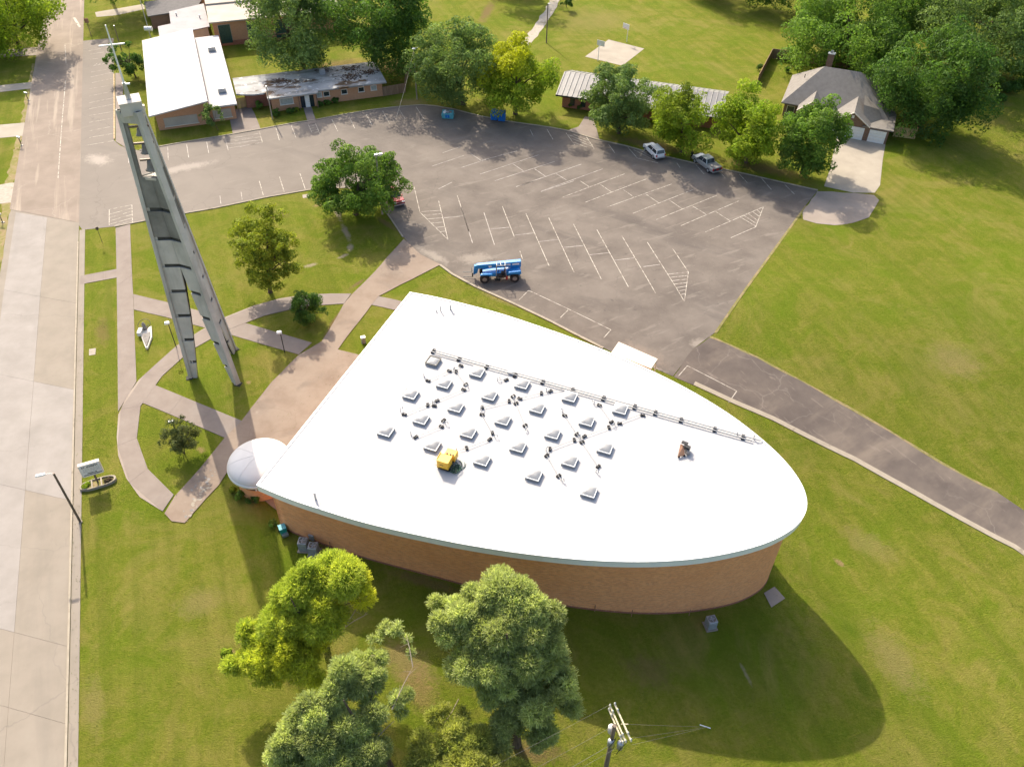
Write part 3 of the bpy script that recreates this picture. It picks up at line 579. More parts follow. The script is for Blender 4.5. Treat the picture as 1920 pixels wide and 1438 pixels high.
lines([((500, 970), (548, 1050)), ((645, 1000), (710, 1090)), ((795, 1025), (855, 1118)), ((660, 1012), (845, 1090)), ((680, 1040), (850, 1105)), ((700, 1070), (800, 1108)), ((700, 1012), (820, 1060)),
       ((1110, 1110), (1180, 1190)), ((1180, 1190), (1335, 1225)), ((1150, 1125), (1320, 1212)), ((1200, 1130), (1290, 1180)), ((1615, 1235), (1680, 1310)), ((1800, 1295), (1840, 1340))], 0.25, 900, 0)
lines([((20, 1160), (75, 1220)), ((165, 1185), (235, 1265)), ((318, 1225), (390, 1297))], 540 / 1917, 1380, 0)
lines([((185, 990), (210, 1075)), ((310, 965), (335, 1055)), ((425, 945), (462, 1042)), ((550, 932), (580, 1000)), ((605, 925), (640, 1010)), ((560, 950), (610, 940)), ((565, 968), (618, 957)), ((570, 985), (626, 975)), ((578, 1000), (635, 992)),
       ((730, 900), (775, 990)), ((860, 880), (900, 965)), ((985, 855), (1032, 945)), ((1110, 835), (1162, 932)), ((1230, 820), (1280, 897)), ((1360, 805), (1422, 898))], 0.25, 440, 0)
lines([((0, 1035), (180, 1005)), ((0, 1060), (195, 1030)), ((0, 1085), (200, 1052)), ((40, 1105), (205, 1072))], 0.25, 440, 0, worn=True)
lines([((1480, 1250), (1720, 1170)), ((1700, 1260), (1917, 1190)), ((1770, 1155), (1860, 1215)), ((1560, 1150), (1690, 1105))], 0.25, 440, 0, worn=True)
lines([((960, 1150), (966, 1225)), ((1258, 1105), (1263, 1205)), ((1400, 1085), (1416, 1185)), ((1550, 1065), (1566, 1152)), ((1690, 1045), (1712, 1130)), ((1712, 1115), (1917, 1082)), ((1705, 1085), (1917, 1055)), ((1700, 1060), (1900, 1030))], 0.25, 0, 0, worn=True)
lines([((665, 385), (850, 352)), ((675, 412), (850, 382)), ((680, 450), (850, 422)), ((690, 500), (850, 468)), ((685, 545), (850, 515)), ((680, 582), (850, 545)), ((690, 625), (850, 590)), ((670, 670), (850, 640)), ((670, 725), (850, 688)), ((670, 775), (852, 738)), ((670, 820), (852, 786)),
       ((670, 870), (852, 840)), ((670, 922), (852, 890)), ((670, 985), (852, 950)), ((670, 1035), (852, 1005)), ((640, 1095), (850, 1060)),
       ((700, 500), (730, 478)), ((735, 493), (765, 472)), ((770, 487), (800, 466)), ((805, 481), (835, 460))], 0.25, 0, 0)
lines([((1505, 360), (1550, 555)), ((1550, 555), (1760, 760)), ((1690, 470), (1760, 760)), ((1560, 551), (1708, 541)), ((1580, 577), (1714, 567)), ((1605, 606), (1720, 597)), ((1635, 637), (1728, 629)), ((1665, 670), (1736, 663)), ((1697, 702), (1746, 696)), ((1830, 430), (1917, 700))], 0.25, 400, 260)
lines([((1730, 597), (1875, 583)), ((50, 430), (57, 490)), ((208, 400), (217, 462)), ((1690, 380), (1790, 330))], 0.25, 400, 260, worn=True)
lines([((345, 320), (375, 427)), ((497, 290), (532, 402)), ((650, 265), (690, 382))], 0.25, 400, 260)
lines([((820, 215), (990, 180)), ((990, 180), (995, 320)), ((820, 215), (820, 335)), ((825, 250), (985, 205)), ((825, 275), (990, 228)), ((825, 300), (990, 252)), ((825, 325), (990, 278)), ((865, 332), (990, 300))], 0.25, 0, 340)
lines([((1085, 425), (1155, 345)), ((1155, 345), (1525, 535)), ((1525, 535), (1465, 620))], 0.25, 1000, 600, surface=driveway)
line((139, 34), (150, 52), 0.5, surface=asphalt_street)
def street_line(pts, w, worn):
    for a, b in zip(pts, pts[1:]): line(a, b, w, worn, asphalt_street)
street_line([(123, 152), (116, 235), (109, 335)], 0.13, False)
street_line([(122, 85), (124, 120)], 0.13, True)
# --- footpaths in slabs
slab_path('footpath', [(217, 428), (219, 520), (220, 600), (221, 690), (221.5, 772)], [(244, 421), (247, 500), (250, 560), (253, 640), (256, 716)], 8, M['walk'], 0.05, seed=1)
slab_path('footpath', [(151, 518), (218.5, 505)], [(150, 534), (219, 521)], 3, M['walk'], 0.045, seed=2)
slab_path('footpath', [(250, 552), (313, 567), (376, 584), (430, 597), (470, 609), (585, 643)], [(251, 581), (320, 597), (384, 615), (436, 629), (500, 648), (560, 665)], 5, M['walk'], 0.042, seed=3)
ARC_O = [(659, 551), (620, 551), (575, 553), (525, 560), (475, 574), (425, 594), (378, 619), (332, 648), (296, 680), (260, 713), (237, 745), (222, 778), (219, 820), (222, 855), (237, 897), (262, 932), (305, 959)]
ARC_I = [(645, 570), (612, 571), (580, 573), (535, 581), (497, 592), (460, 606), (428, 618), (400, 632), (362, 654), (325, 681), (290, 722), (266, 755), (256, 784), (257, 835), (265, 860), (285, 892), (326, 928)]
slab_path('footpath', ARC_O, ARC_I, 9, M['walk'], 0.058, seed=4)
slab_path('footpath', [(290, 722), (370, 755), (455, 790)], [(266, 755), (345, 788), (424, 822)], 3, M['walk'], 0.05, seed=5)
slab_path('footpath', [(709, 556), (730, 560), (760, 567)], [(696, 572), (720, 577), (745, 583)], 2, M['walk'], 0.05, seed=6)
slab_path('footpath', [(216.5, 138), (216.5, 200), (217, 266)], [(229, 138), (232, 200), (236, 278)], 7, M['walk'], 0.06, seed=7)
slab_path('footpath', [(568, 200), (573, 216), (578, 235)], [(583, 198), (588, 214), (594, 231)], 4, M['walk'], 0.06, seed=8)
# main forecourt along the church front
CH_O = Vector((-17.6, 63.3)); CH_A = Vector((0.937, -0.349)); CH_V = Vector((0.349, 0.937))
def church_xy(u, w): p = CH_O + CH_A * u + CH_V * w; return (p.x, p.y)
f0 = church_xy(1.3, 10.5); f1 = church_xy(1.3, -14)
plaza = drape('forecourt', [(757, 449), (694, 519), (661, 552), (645, 571), (604, 641), (560, 666), (510, 717), (470, 766), (453, 790), (422, 821), (375, 880), (328, 930), (309, 963), (322, 977), (346, 980), (362, 963), (410, 911), (428, 884), Wp(*f1), Wp(*f0), (634, 656), (660, 620), (697, 572), (710, 556), (826, 497), (788, 478)], 0.070, M['plaza'], 1.6, rough=0.05, seed=5)
patch('forecourt_stain', [(366, 905), (396, 878), (404, 890), (385, 925), (360, 960), (345, 975), (350, 945)], M['statue_dark'], 6, 26, 0.22, 0.074, parent=plaza)
patch('forecourt_stain', [(372, 925), (392, 905), (396, 915), (375, 945), (355, 972), (346, 976)], M['slab'], 7, 26, 0.2, 0.08, parent=plaza)
# desire line across the tree lawn
# neighbours' drives, ball court, far track
drape('house_driveway', [(1570, 244), (1626, 258), (1661, 266), (1655, 300), (1650, 348), (1640, 362), (1600, 362), (1545, 350), (1556, 318), (1563, 285)], 0.03, M['slab'], 2.0)
drape('turning_pad', [(1533, 359), (1560, 360), (1600, 363), (1638, 366), (1648, 376), (1640, 392), (1628, 408), (1600, 419), (1565, 423), (1530, 420), (1506, 412), (1504, 400)], 0.036, M['grey_slab'], 1.5, rough=0.1, seed=31)
drape('ball_court', [(1097, 107), (1141, 75), (1208, 92), (1167, 124)], 0.03, M['slab'], 3.0)
drape('far_track', [(979, 82), (1000, 50), (1018, 25), (1035, -5), (1054, -5), (1040, 20), (1018, 55), (992, 87)], 0.03, M['gravel'], 2.0, rough=0.25, seed=32)
drape('house_driveway', [(-40, 98), (75, 89), (73, 104), (-40, 111)], 0.03, M['grey_slab'], 2.0)
drape('house_driveway', [(-40, 165), (66, 154), (64, 166), (-40, 178)], 0.03, M['slab'], 2.0)
drape('house_driveway', [(-40, 238), (55, 230), (49, 255), (-40, 263)], 0.03, M['slab'], 2.0)
drape('house_driveway', [(-40, 352), (44, 341), (28, 379), (-40, 388)], 0.03, M['gravel'], 2.0, rough=0.2, seed=33)
drape('house_driveway', [(178, 24), (270, 8), (272, 18), (215, 30), (180, 33)], 0.03, M['slab'], 2.0, rough=0.15, seed=34)
drape('courtyard', [(437, 254), (431, 224), (441, 206), (470, 200), (478, 215), (489, 243)], 0.03, M['walk'], 1.5)
drape('footpath', [(1097, 219), (1112, 222), (1118, 240), (1124, 262), (1090, 254), (1064, 245), (1085, 238)], 0.03, M['walk'], 1.5)
drape('service_pad', [(1432, 1112), (1452, 1100), (1472, 1122), (1446, 1139)], 0.06, M['grey_slab'], 0.8)
drape('paver', [(167, 655), (180, 653), (179, 665), (167, 667)], 0.03, M['slab'], 0.8)
drape('paver', [(567, 366), (580, 364), (578, 371), (568, 372)], 0.03, M['slab'], 0.8)

# ------------------------------------------------------------------ church
ROOF_Z = 7.0
HALF = [(0, 15.76), (3.4, 16.03), (7.0, 16.05), (11.2, 15.92), (16, 15.42), (20.6, 14.78), (25.4, 13.85), (30.2, 12.62), (34.6, 11.1), (38.4, 9.35), (41.4, 7.5), (43.9, 5.55), (45.6, 3.7), (46.65, 1.9), (47.05, 0.0)]
def catmull(pts, n):
    out = []
    for i in range(len(pts) - 1):
        p0 = pts[max(i - 1, 0)]; p1 = pts[i]; p2 = pts[i + 1]; p3 = pts[i + 2] if i + 2 < len(pts) else (pts[i + 1][0] * 2 - pts[i][0] if pts[i + 1][1] > 0 else pts[i][0], pts[i + 1][1] * 2 - pts[i][1])
        for k in range(n):
            t = k / n
            out.append(tuple(0.5 * (2 * p1[a] + (p2[a] - p0[a]) * t + (2 * p0[a] - 5 * p1[a] + 4 * p2[a] - p3[a]) * t * t + (3 * p1[a] - p0[a] - 3 * p2[a] + p3[a]) * t ** 3) for a in (0, 1)))
    out.append(pts[-1]); return out
half = catmull(HALF, 4)
uw = [(u, -w) for u, w in half] + [(u, w) for u, w in half[::-1][1:]]
def inset_poly(uw, o):
    n = len(uw); out = []
    for i in range(n):
        p0, p1, p2 = (Vector(uw[(i + k) % n]) for k in (-1, 0, 1)); e1 = (p1 - p0).normalized(); e2 = (p2 - p1).normalized()
        n1 = Vector((-e1.y, e1.x)); n2 = Vector((-e2.y, e2.x)); m = (n1 + n2).normalized(); q = p1 + m * o / max(0.35, m.dot(n1)); out.append((q.x, q.y))
    return out
def CW(u, w, z=0.0): x, y = church_xy(u, w); return Vector((x, y, z))
cx, cy = church_xy(22, 0)
church = thing('church', 'large parabola-shaped brick church with flat white roof', 'church', (cx, cy, TZ(cx, cy)))
roofpoly = [church_xy(*p) for p in uw]
def ring(poly_o, poly_i, zo, zi):
    n = len(poly_o); return [(a[0], a[1], zo) for a in poly_o] + [(a[0], a[1], zi) for a in poly_i], [(i, (i + 1) % n, n + (i + 1) % n, n + i) for i in range(n)]
# fascia band: drip edge, face, soffit
fpoly = [church_xy(*p) for p in inset_poly(uw, 0.05)]; wpoly = [church_xy(*p) for p in inset_poly(uw, 0.95)]
fa = MB(); v, f = ring(fpoly, fpoly, ROOF_Z - 0.82, ROOF_Z - 0.11); fa.add(v, f); v, f = ring(wpoly, fpoly, ROOF_Z - 0.82, ROOF_Z - 0.82); fa.add(v, f)
fascia = fa.build('fascia', M['fascia'], church)
ed = MB(); v, f = ring(roofpoly, roofpoly, ROOF_Z - 0.14, ROOF_Z + 0.05); ed.add(v, f); ipoly = [church_xy(*p) for p in inset_poly(uw, 0.22)]
v, f = ring(roofpoly, ipoly, ROOF_Z + 0.05, ROOF_Z + 0.05); ed.add(v, f); v, f = ring(ipoly, ipoly, ROOF_Z + 0.05, ROOF_Z - 0.02); ed.add(v, f); v, f = ring(fpoly, roofpoly, ROOF_Z - 0.14, ROOF_Z - 0.14); ed.add(v, f)
ed.build('roof_edge', M['white_metal'], church)
rf = MB(); rf.add([(p[0], p[1], ROOF_Z) for p in ipoly], [tuple(range(len(ipoly)))]); roof = rf.build('roof', M['roof'], church)
# membrane laps: faint raised seams across the roof
for i in range(1, 15):
    u = i * 3.05 + 0.4
    ws = [w for (a, w) in half for _ in (0,) if abs(a - u) < 2.2]
    hw = None
    for (a, b) in zip(half, half[1:]):
        if a[0] <= u <= b[0]: hw = a[1] + (b[1] - a[1]) * (u - a[0]) / (b[0] - a[0])
    if hw is None: continue
    hw -= 0.35; p = CW(u, 0); MB().box((p.x, p.y, ROOF_Z + 0.002), (0.10, 2 * hw, 0.012), math.atan2(CH_A.y, CH_A.x)).build('membrane_seam', M['roof'], roof)
wl = MB(); n = len(wpoly)
vs = [(a[0], a[1], TZ(a[0], a[1]) - 0.6) for a in wpoly] + [(a[0], a[1], ROOF_Z - 0.82) for a in wpoly]
wl.add(vs, [(i, (i + 1) % n, n + (i + 1) % n, n + i) for i in range(n - 1)], True); wl.add([vs[n - 1], vs[0], vs[n], vs[2 * n - 1]], [(0, 1, 2, 3)])
wl.build('wall', M['brick'], church)
gpoly = [church_xy(*p) for p in inset_poly(uw, 0.91)]
ft = MB(); n = len(gpoly); vs = [(a[0], a[1], TZ(a[0], a[1]) - 0.4) for a in gpoly] + [(a[0], a[1], TZ(a[0], a[1]) + 0.22) for a in gpoly] + [(a[0], a[1], TZ(a[0], a[1]) + 0.22) for a in wpoly]
ft.add(vs, [(i, (i + 1) % n, n + (i + 1) % n, n + i) for i in range(n)] + [(n + i, n + (i + 1) % n, 2 * n + (i + 1) % n, 2 * n + i) for i in range(n)]); ft.build('foundation_course', M['red_brick'], church)
# rear door canopy towards the car park
cq = [(1160, 641), (1233, 673), (1221, 691), (1146, 661)]
cz = 2.7
cpl = [at(px, py, cz) for px, py in cq]
can = MB().prism([(p.x, p.y) for p in cpl], cz - 0.28, cz); canopy = can.build('canopy', M['cream'], church)
for p in (cpl[0], cpl[1]):
    q = p + (cpl[2] - cpl[1]).normalized() * 0.3
    MB().tube([(q.x, q.y, TZ(q.x, q.y)), (q.x, q.y, cz - 0.28)], 0.07).build('post', M['white_metal'], canopy)
# front doors and glazing under the overhang
RZA = math.atan2(CH_V.y, CH_V.x)
for w in (-6, -3, 0, 3, 6):
    p = CW(0.93, w, 0)
    d = MB().box((p.x, p.y, 1.25 + p.z), (2.2, 0.06, 2.5), RZA).build('entrance_door', M['glass'], church)
    MB().box((p.x, p.y, 2.56), (2.4, 0.10, 0.12), RZA).build('door_frame', M['white_metal'], d)
# skylights in a staggered grid
def roofp(px, py, z=ROOF_Z): return at(px, py, z)
SKY = [[(812.5, 677), (894.5, 698), (979, 720), (1068, 744), (1162.5, 767)], [(833, 719), (918, 741), (1007, 765), (1100, 789)], [(770.5, 739), (855, 763), (943, 787), (1036, 812.5), (1134, 840)],
       [(790, 785.5), (878, 810.5), (971, 837), (1068, 864)], [(724, 808), (811, 834.5), (904, 862), (1001, 890), (1104, 921)]]
AZ = math.atan2(CH_A.y, CH_A.x)
def skylight_meshes():
    a = MB().box((0, 0, 0.13), (1.30, 1.30, 0.30), taper=0.97).mesh(name='skylight'); a.materials.append(M['curb_metal'])
    N = 6; vs = []; fs = []
    for j in range(N + 1):
        for i in range(N + 1):
            x, y = i / N * 2 - 1, j / N * 2 - 1; z = 0.22 * (max(0, (1 - x ** 4) * (1 - y ** 4))) ** 0.5 * (1 - 0.45 * max(abs(x), abs(y))); vs.append((x * 0.60, y * 0.60, 0.345 + z))
    for j in range(N):
        for i in range(N): k = j * (N + 1) + i; fs.append((k, k + 1, k + N + 2, k + N + 1))
    b = MB().add(vs, fs, True).mesh(name='dome'); b.materials.append(M['dome_plastic'])
    fr = MB()
    for s in (-1, 1): fr.box((s * 0.62, 0, 0.31), (0.09, 1.34, 0.07)); fr.box((0, s * 0.62, 0.311), (1.15, 0.09, 0.068))
    c = fr.mesh(name='frame'); c.materials.append(M['white_metal']); d = c.copy(); d.materials.clear(); d.materials.append(M['black_metal']); return a, b, c, d
sk_a, sk_b, sk_c, sk_d = skylight_meshes()
for r, row in enumerate(SKY):
    for k, (px, py) in enumerate(row):
        p = roofp(px, py + 3, ROOF_Z) - WL[church.name]
        s = link_mesh('skylight', sk_a, church, p, AZ)
        dark = (r, k) in ((0, 0), (2, 0))
        link_mesh('frame', sk_d if (r, k) == (0, 0) else sk_c, s)
        d = link_mesh('dome', sk_b, s)
        if (r, k) == (0, 0): d.scale = (0.97, 0.97, 0.75)
        if (r, k) == (2, 0): MB().box((-0.66, 0.0, 0.33), (0.05, 1.2, 0.05)).build('trim', M['black_metal'], s, local=True)
# gas piping on rubber blocks
c5 = lambda a, b: (680 + a / 4, 560 + b / 4)
c6 = lambda a, b: (1000 + a / 4, 600 + b / 4)
main = [c5(530, 393), c6(1573, 878)]
A, B = roofp(*main[0], ROOF_Z + 0.2), roofp(*main[1], ROOF_Z + 0.2); dirm = (B - A).normalized(); nrm = Vector((-dirm.y, dirm.x, 0))
gp = MB().tube([A - nrm * 0.16 - dirm * 0.2, B - nrm * 0.16 + dirm * 0.9], 0.06, 6).build('gas_pipe', M['pipe'], church)
gp2 = MB().tube([A + nrm * 0.16, B + nrm * 0.16 + dirm * 1.6, B + nrm * 0.5 + dirm * 1.7 + Vector((0, 0, 0.0))], 0.045, 6).build('gas_pipe', M['pipe'], church)
blk = MB().box((0, 0, 0.075), (0.66, 0.30, 0.15)).box((-0.16, 0, 0.17), (0.16, 0.24, 0.06)).box((0.16, 0, 0.17), (0.16, 0.24, 0.06)).mesh(name='pipe_block'); blk.materials.append(M['dark'])
sblk = MB().box((0.13, 0, 0.08), (0.2, 0.26, 0.16)).box((-0.13, 0, 0.08), (0.2, 0.26, 0.16)).box((0, 0, 0.05), (0.1, 0.16, 0.08)).mesh(name='pipe_block'); sblk.materials.append(M['dark'])
for p in [c5(530, 393), c5(722, 453), c5(928, 513), c5(1143, 573), c5(1350, 625), c5(1573, 685), c5(1805, 747), c6(527, 587), c6(760, 650), c6(915, 695), c6(1108, 750), c6(1360, 820), c6(1573, 878)]:
    q = roofp(*p, ROOF_Z + 0.1); q.z = ROOF_Z; link_mesh('pipe_block', blk, gp, q - WL[church.name], math.atan2(nrm.y, nrm.x))
BL = [c5(*p) for p in ((650, 542), (702, 547), (737, 502), (490, 615), (773, 643), (757, 682), (487, 797), (537, 803), (558, 765), (312, 868), (607, 912), (590, 958), (398, 1037), (780, 1120), (1077, 609), (1098, 768), (1128, 731), (1178, 748), (1150, 785), (898, 815), (895, 868), (973, 1007), (953, 1054), (1340, 708), (1408, 693), (1218, 950), (1515, 875), (1775, 798), (1607, 1015), (1663, 1031), (1587, 1059), (1645, 1075), (1405, 1127), (1380, 1175), (1847, 965), (1866, 925), (1767, 1258), (1470, 1328))] + [c6(647, 775), c6(820, 714)]
rb = random.Random(4)
for p in BL:
    q = roofp(*p, ROOF_Z + 0.08); q.z = ROOF_Z; link_mesh('pipe_block', sblk, gp2, q - WL[church.name], AZ + rb.choice((0.0, 1.1, 2.0)) + rb.uniform(-0.2, 0.2))
SEG = [((1500, 678), (1408, 693), (1340, 708), (1178, 748), (1098, 768), (898, 815)), ((895, 868), (973, 1007)), ((953, 1054), (780, 1120), (730, 1135)), ((773, 643), (702, 547)), ((757, 682), (558, 765), (487, 797), (312, 868)), ((607, 912), (590, 958), (398, 1037)), ((1150, 785), (1218, 950), (1235, 990)), ((1128, 731), (1150, 785)),
       ((1500, 845), (1515, 875), (1607, 1015), (1645, 1075), (1767, 1258)), ((2080, 870), (1960, 915), (1847, 965), (1663, 1031), (1587, 1059), (1405, 1127)), ((1380, 1175), (1470, 1328), (1495, 1370)), ((1735, 790), (1775, 798), (1866, 925)), ((737, 502), (650, 542), (490, 615)), ((1010, 610), (1077, 609))]
for s in SEG:
    pts = [roofp(*c5(*p), ROOF_Z + 0.17) for p in s]; MB().tube(pts, 0.022, 5).build('branch_pipe', M['pipe'], church)
for p in ((690, 530), (460, 590), (790, 665), (525, 785), (283, 845), (620, 940), (362, 1025), (1010, 615), (1138, 760), (885, 835), (990, 1040), (1378, 698), (1230, 980), (1500, 855), (1735, 795), (1630, 1045), (1375, 1140), (1888, 948), (1750, 1300), (1492, 1362)):
    q = roofp(*c5(*p), ROOF_Z); a = rb.uniform(0, 6.28)
    MB().tube([q, q + Vector((0, 0, 0.42)), q + Vector((0.28 * math.cos(a), 0.28 * math.sin(a), 0.42)), q + Vector((0.32 * math.cos(a), 0.32 * math.sin(a), 0.15))], 0.04, 6).build('vent_elbow', M['galv'], church)
for (px, py, h, r) in ((592, 936, 0.95, 0.09), (845, 581, 0.7, 0.08), (826, 583, 0.75, 0.05), (818, 584, 0.25, 0.05), (1413, 823, 0.5, 0.05), (1382, 815, 0.35, 0.05)):
    q = roofp(px, py); st = MB().tube([q, q + Vector((0, 0, h))], r, 10).build('vent_stack', M['galv'], church); MB().tube([q + Vector((0, 0, h)), q + Vector((0, 0, h + 0.06))], r * 1.7, 10).build('cap', M['galv'], st)
q = roofp(957, 700); MB().box((q.x, q.y, ROOF_Z + 0.12), (0.55, 0.25, 0.24), AZ).build('valve_box', M['acgrey'], church)
# ---- wall pieces near the ground
for px, py in ((1115, 1148), (1292, 1156), (1184, 1157), (620, 1030)):
    q = G(px, py); MB().tube([(q.x, q.y + 0.12, q.z), (q.x, q.y + 0.12, q.z + 1.0)], 0.04, 6).build('standpipe', M['rust'], church)

# ---- machines left on the roof
def yellow_machine():
    p0 = roofp(834, 876, ROOF_Z); rz = math.atan2((at(841, 874, 8.2) - at(821, 868, 8.2)).y, (at(841, 874, 8.2) - at(821, 868, 8.2)).x)
    t = thing('roof_compressor', 'yellow roofing compressor in two box units on the white roof', 'machine', (p0.x, p0.y, ROOF_Z), rz)
    o = MB().box((0, 0.0, 0.72), (1.15, 0.95, 0.95)).build('engine_box', M['yellow'], t, True); bevel(o, 0.05)
    bevel(MB().box((0.0, 0.0, 1.22), (1.2, 1.0, 0.06)).build('lid', M['yellow'], o, True), 0.02)
    MB().box((-0.1, -0.48, 0.75), (0.35, 0.03, 0.06)).build('handle', M['black_metal'], o, True)
    o2 = MB().box((0.18, 1.12, 0.62), (1.1, 0.85, 0.75)).build('tank_box', M['yellow'], t, True); bevel(o2, 0.06)
    for x in (-0.1, 0.25, 0.5): MB().box((x, 0.85, 1.02), (0.14, 0.12, 0.08)).build('latch', M['black_metal'], o2, True)
    MB().box((0.1, 0.5, 0.28), (1.0, 2.1, 0.12)).build('skid_frame', M['black_metal'], t, True)
    for x in (-0.45, 0.5):
        for y in (-0.3, 1.2):
            MB().add(*wheel_geo((x, y, 0.2), 0.2, 0.12), smooth=False).build('wheel', M['dark'], t, True)
    MB().tube([(-0.58, 0.5, 0.45), (-1.3, 0.25, 0.35)], 0.04, 6).build('tow_bar', M['steel'], t, True)
    MB().tube([(0.5, 1.6, 0.3), (0.5, 1.62, 1.15), (0.75, 1.62, 1.15)], 0.03, 6).build('handlebar', M['steel'], t, True)
    MB().box((-0.6, 0.15, 0.95), (0.05, 0.85, 0.75)).build('side_shield', M['yellow'], t, True)
    return t
def wheel_geo(c, r, w, seg=16):
    vs = []; fs = []
    for s in (-1, 1):
        for k in range(seg):
            a = 2 * math.pi * k / seg; vs.append((c[0] + r * math.cos(a), c[1] + s * w / 2, c[2] + r * math.sin(a)))
    for k in range(seg):
        l = (k + 1) % seg; fs.append((k, l, seg + l, seg + k))
    fs.append(tuple(range(seg))[::-1]); fs.append(tuple(range(seg, 2 * seg))); return vs, fs
yellow_machine()
def hose_pile():
    p0 = roofp(856, 880); rnd = random.Random(9); mb = MB()
    for k in range(13):
        cx, cy = rnd.uniform(-0.25, 0.25), rnd.uniform(-0.25, 0.25); rr = rnd.uniform(0.18, 0.55); z = 0.03 + 0.028 * k * 0.7; ph = rnd.uniform(0, 6.28); ex = rnd.uniform(0.7, 1.3)
        mb.tube([(p0.x + cx + rr * ex * math.cos(ph + a * 0.52), p0.y + cy + rr / ex * math.sin(ph + a * 0.52), ROOF_Z + z + 0.05 * math.sin(a + k)) for a in range(13)], 0.028, 5)
    for k in range(4):
        a0 = rnd.uniform(-0.6, 0.9); mb.tube([(p0.x + (0.3 + 0.16 * i) * math.cos(a0 + 0.22 * i), p0.y + (0.3 + 0.16 * i) * math.sin(a0 + 0.22 * i), ROOF_Z + 0.04) for i in range(6)], 0.022, 5)
    tag(mb.build('hose_pile', M['hose'], None, origin=(p0.x, p0.y, ROOF_Z)), 'tangled dark green hose heaped beside the yellow machine', 'hose')
hose_pile()
def cart():
    p0 = roofp(1281, 850)
    t = thing('roof_cart', 'rusty wedge-shaped cart with black frame alone on the white roof', 'cart', (p0.x, p0.y, ROOF_Z))
    P = lambda px, py, z: at(px, py, ROOF_Z + z)
    a, b, c, d = P(1276, 832, 0.75), P(1282, 835, 0.75), P(1284, 852, 0.3), P(1271, 855, 0.3)
    lo = [Vector((p.x, p.y, p.z - 0.14)) for p in (a, b, c, d)]; MB().hexa([lo[3], lo[2], lo[1], lo[0]], [d, c, b, a]).build('tray', M['rust'], t)
    e = P(1288, 838, 0.45); MB().box((e.x, e.y, ROOF_Z + 0.35), (0.62, 0.4, 0.4), AZ - 0.2).build('motor', M['black_metal'], t)
    e = P(1284, 831, 0.9); bevel(MB().box((e.x, e.y, ROOF_Z + 0.95), (0.62, 0.34, 0.12), AZ - 0.15).build('control_box', M['black_metal'], t), 0.03)
    e = P(1289, 845, 0.3); MB().box((e.x, e.y, ROOF_Z + 0.22), (0.3, 0.75, 0.3), AZ + 0.5).build('ballast', M['statue_dark'], t)
    for px, py in ((1273, 856), (1283, 854), (1288, 848)):
        e = P(px, py, 0.12); MB().add(*wheel_geo((0, 0, 0), 0.12, 0.08, 12)).build('wheel', M['dark'], t, True).location = e - WL[t.name]
    a, b = P(1284, 836, 0.95), P(1288, 842, 0.3); MB().tube([a, b], 0.035, 6).build('strut', M['black_metal'], t)
cart()

# ------------------------------------------------------------------ domed rotunda
def rotunda():
    c = at(485, 861, 3.4); t = thing('rotunda', 'small round brick baptistery with shallow white dome at church corner', 'rotunda', (c.x, c.y, TZ(c.x, c.y)))
    MB().lathe([(2.55, -0.3), (2.55, 1.5)], (c.x, c.y, 0), 48).build('wall', M['brick'], t)
    MB().lathe([(2.42, 1.5), (2.42, 2.55)], (c.x, c.y, 0), 48).build('window_band', M['green_glass'], t)
    for k in range(12):
        a = 2 * math.pi * k / 12; MB().box((c.x + 2.45 * math.cos(a), c.y + 2.45 * math.sin(a), 2.02), (0.10, 0.16, 1.05), a).build('mullion', M['white_metal'], t)
    MB().lathe([(2.3, 2.55), (3.18, 2.55), (3.18, 2.86), (3.02, 2.90)], (c.x, c.y, 0), 64).build('eave_ring', M['white_metal'], t)
    MB().lathe([(3.05, 2.90), (3.05, 2.97)], (c.x, c.y, 0), 64).build('shadow_gap', M['dark'], t)
    prof = [(3.12, 2.97), (3.14, 3.02), (3.1, 3.08)]
    for i in range(1, 11):
        a = i / 10 * R(62); prof.append((3.08 * math.cos(a * 90 / 62) if i < 10 else 0.0, 3.08 + 0.95 * math.sin(a * 90 / 62)))
    dm = MB().lathe(prof, (c.x, c.y, 0), 64).build('dome', M['rotunda_dome'], t)
    for k in range(8):
        w = k * math.pi / 4 + 0.3; MB().tube([(c.x + r * math.cos(w), c.y + r * math.sin(w), z + 0.004) for r, z in prof[3:-1]], 0.018, 4).build('panel_seam', M['rotunda_dome'], dm)
rotunda()

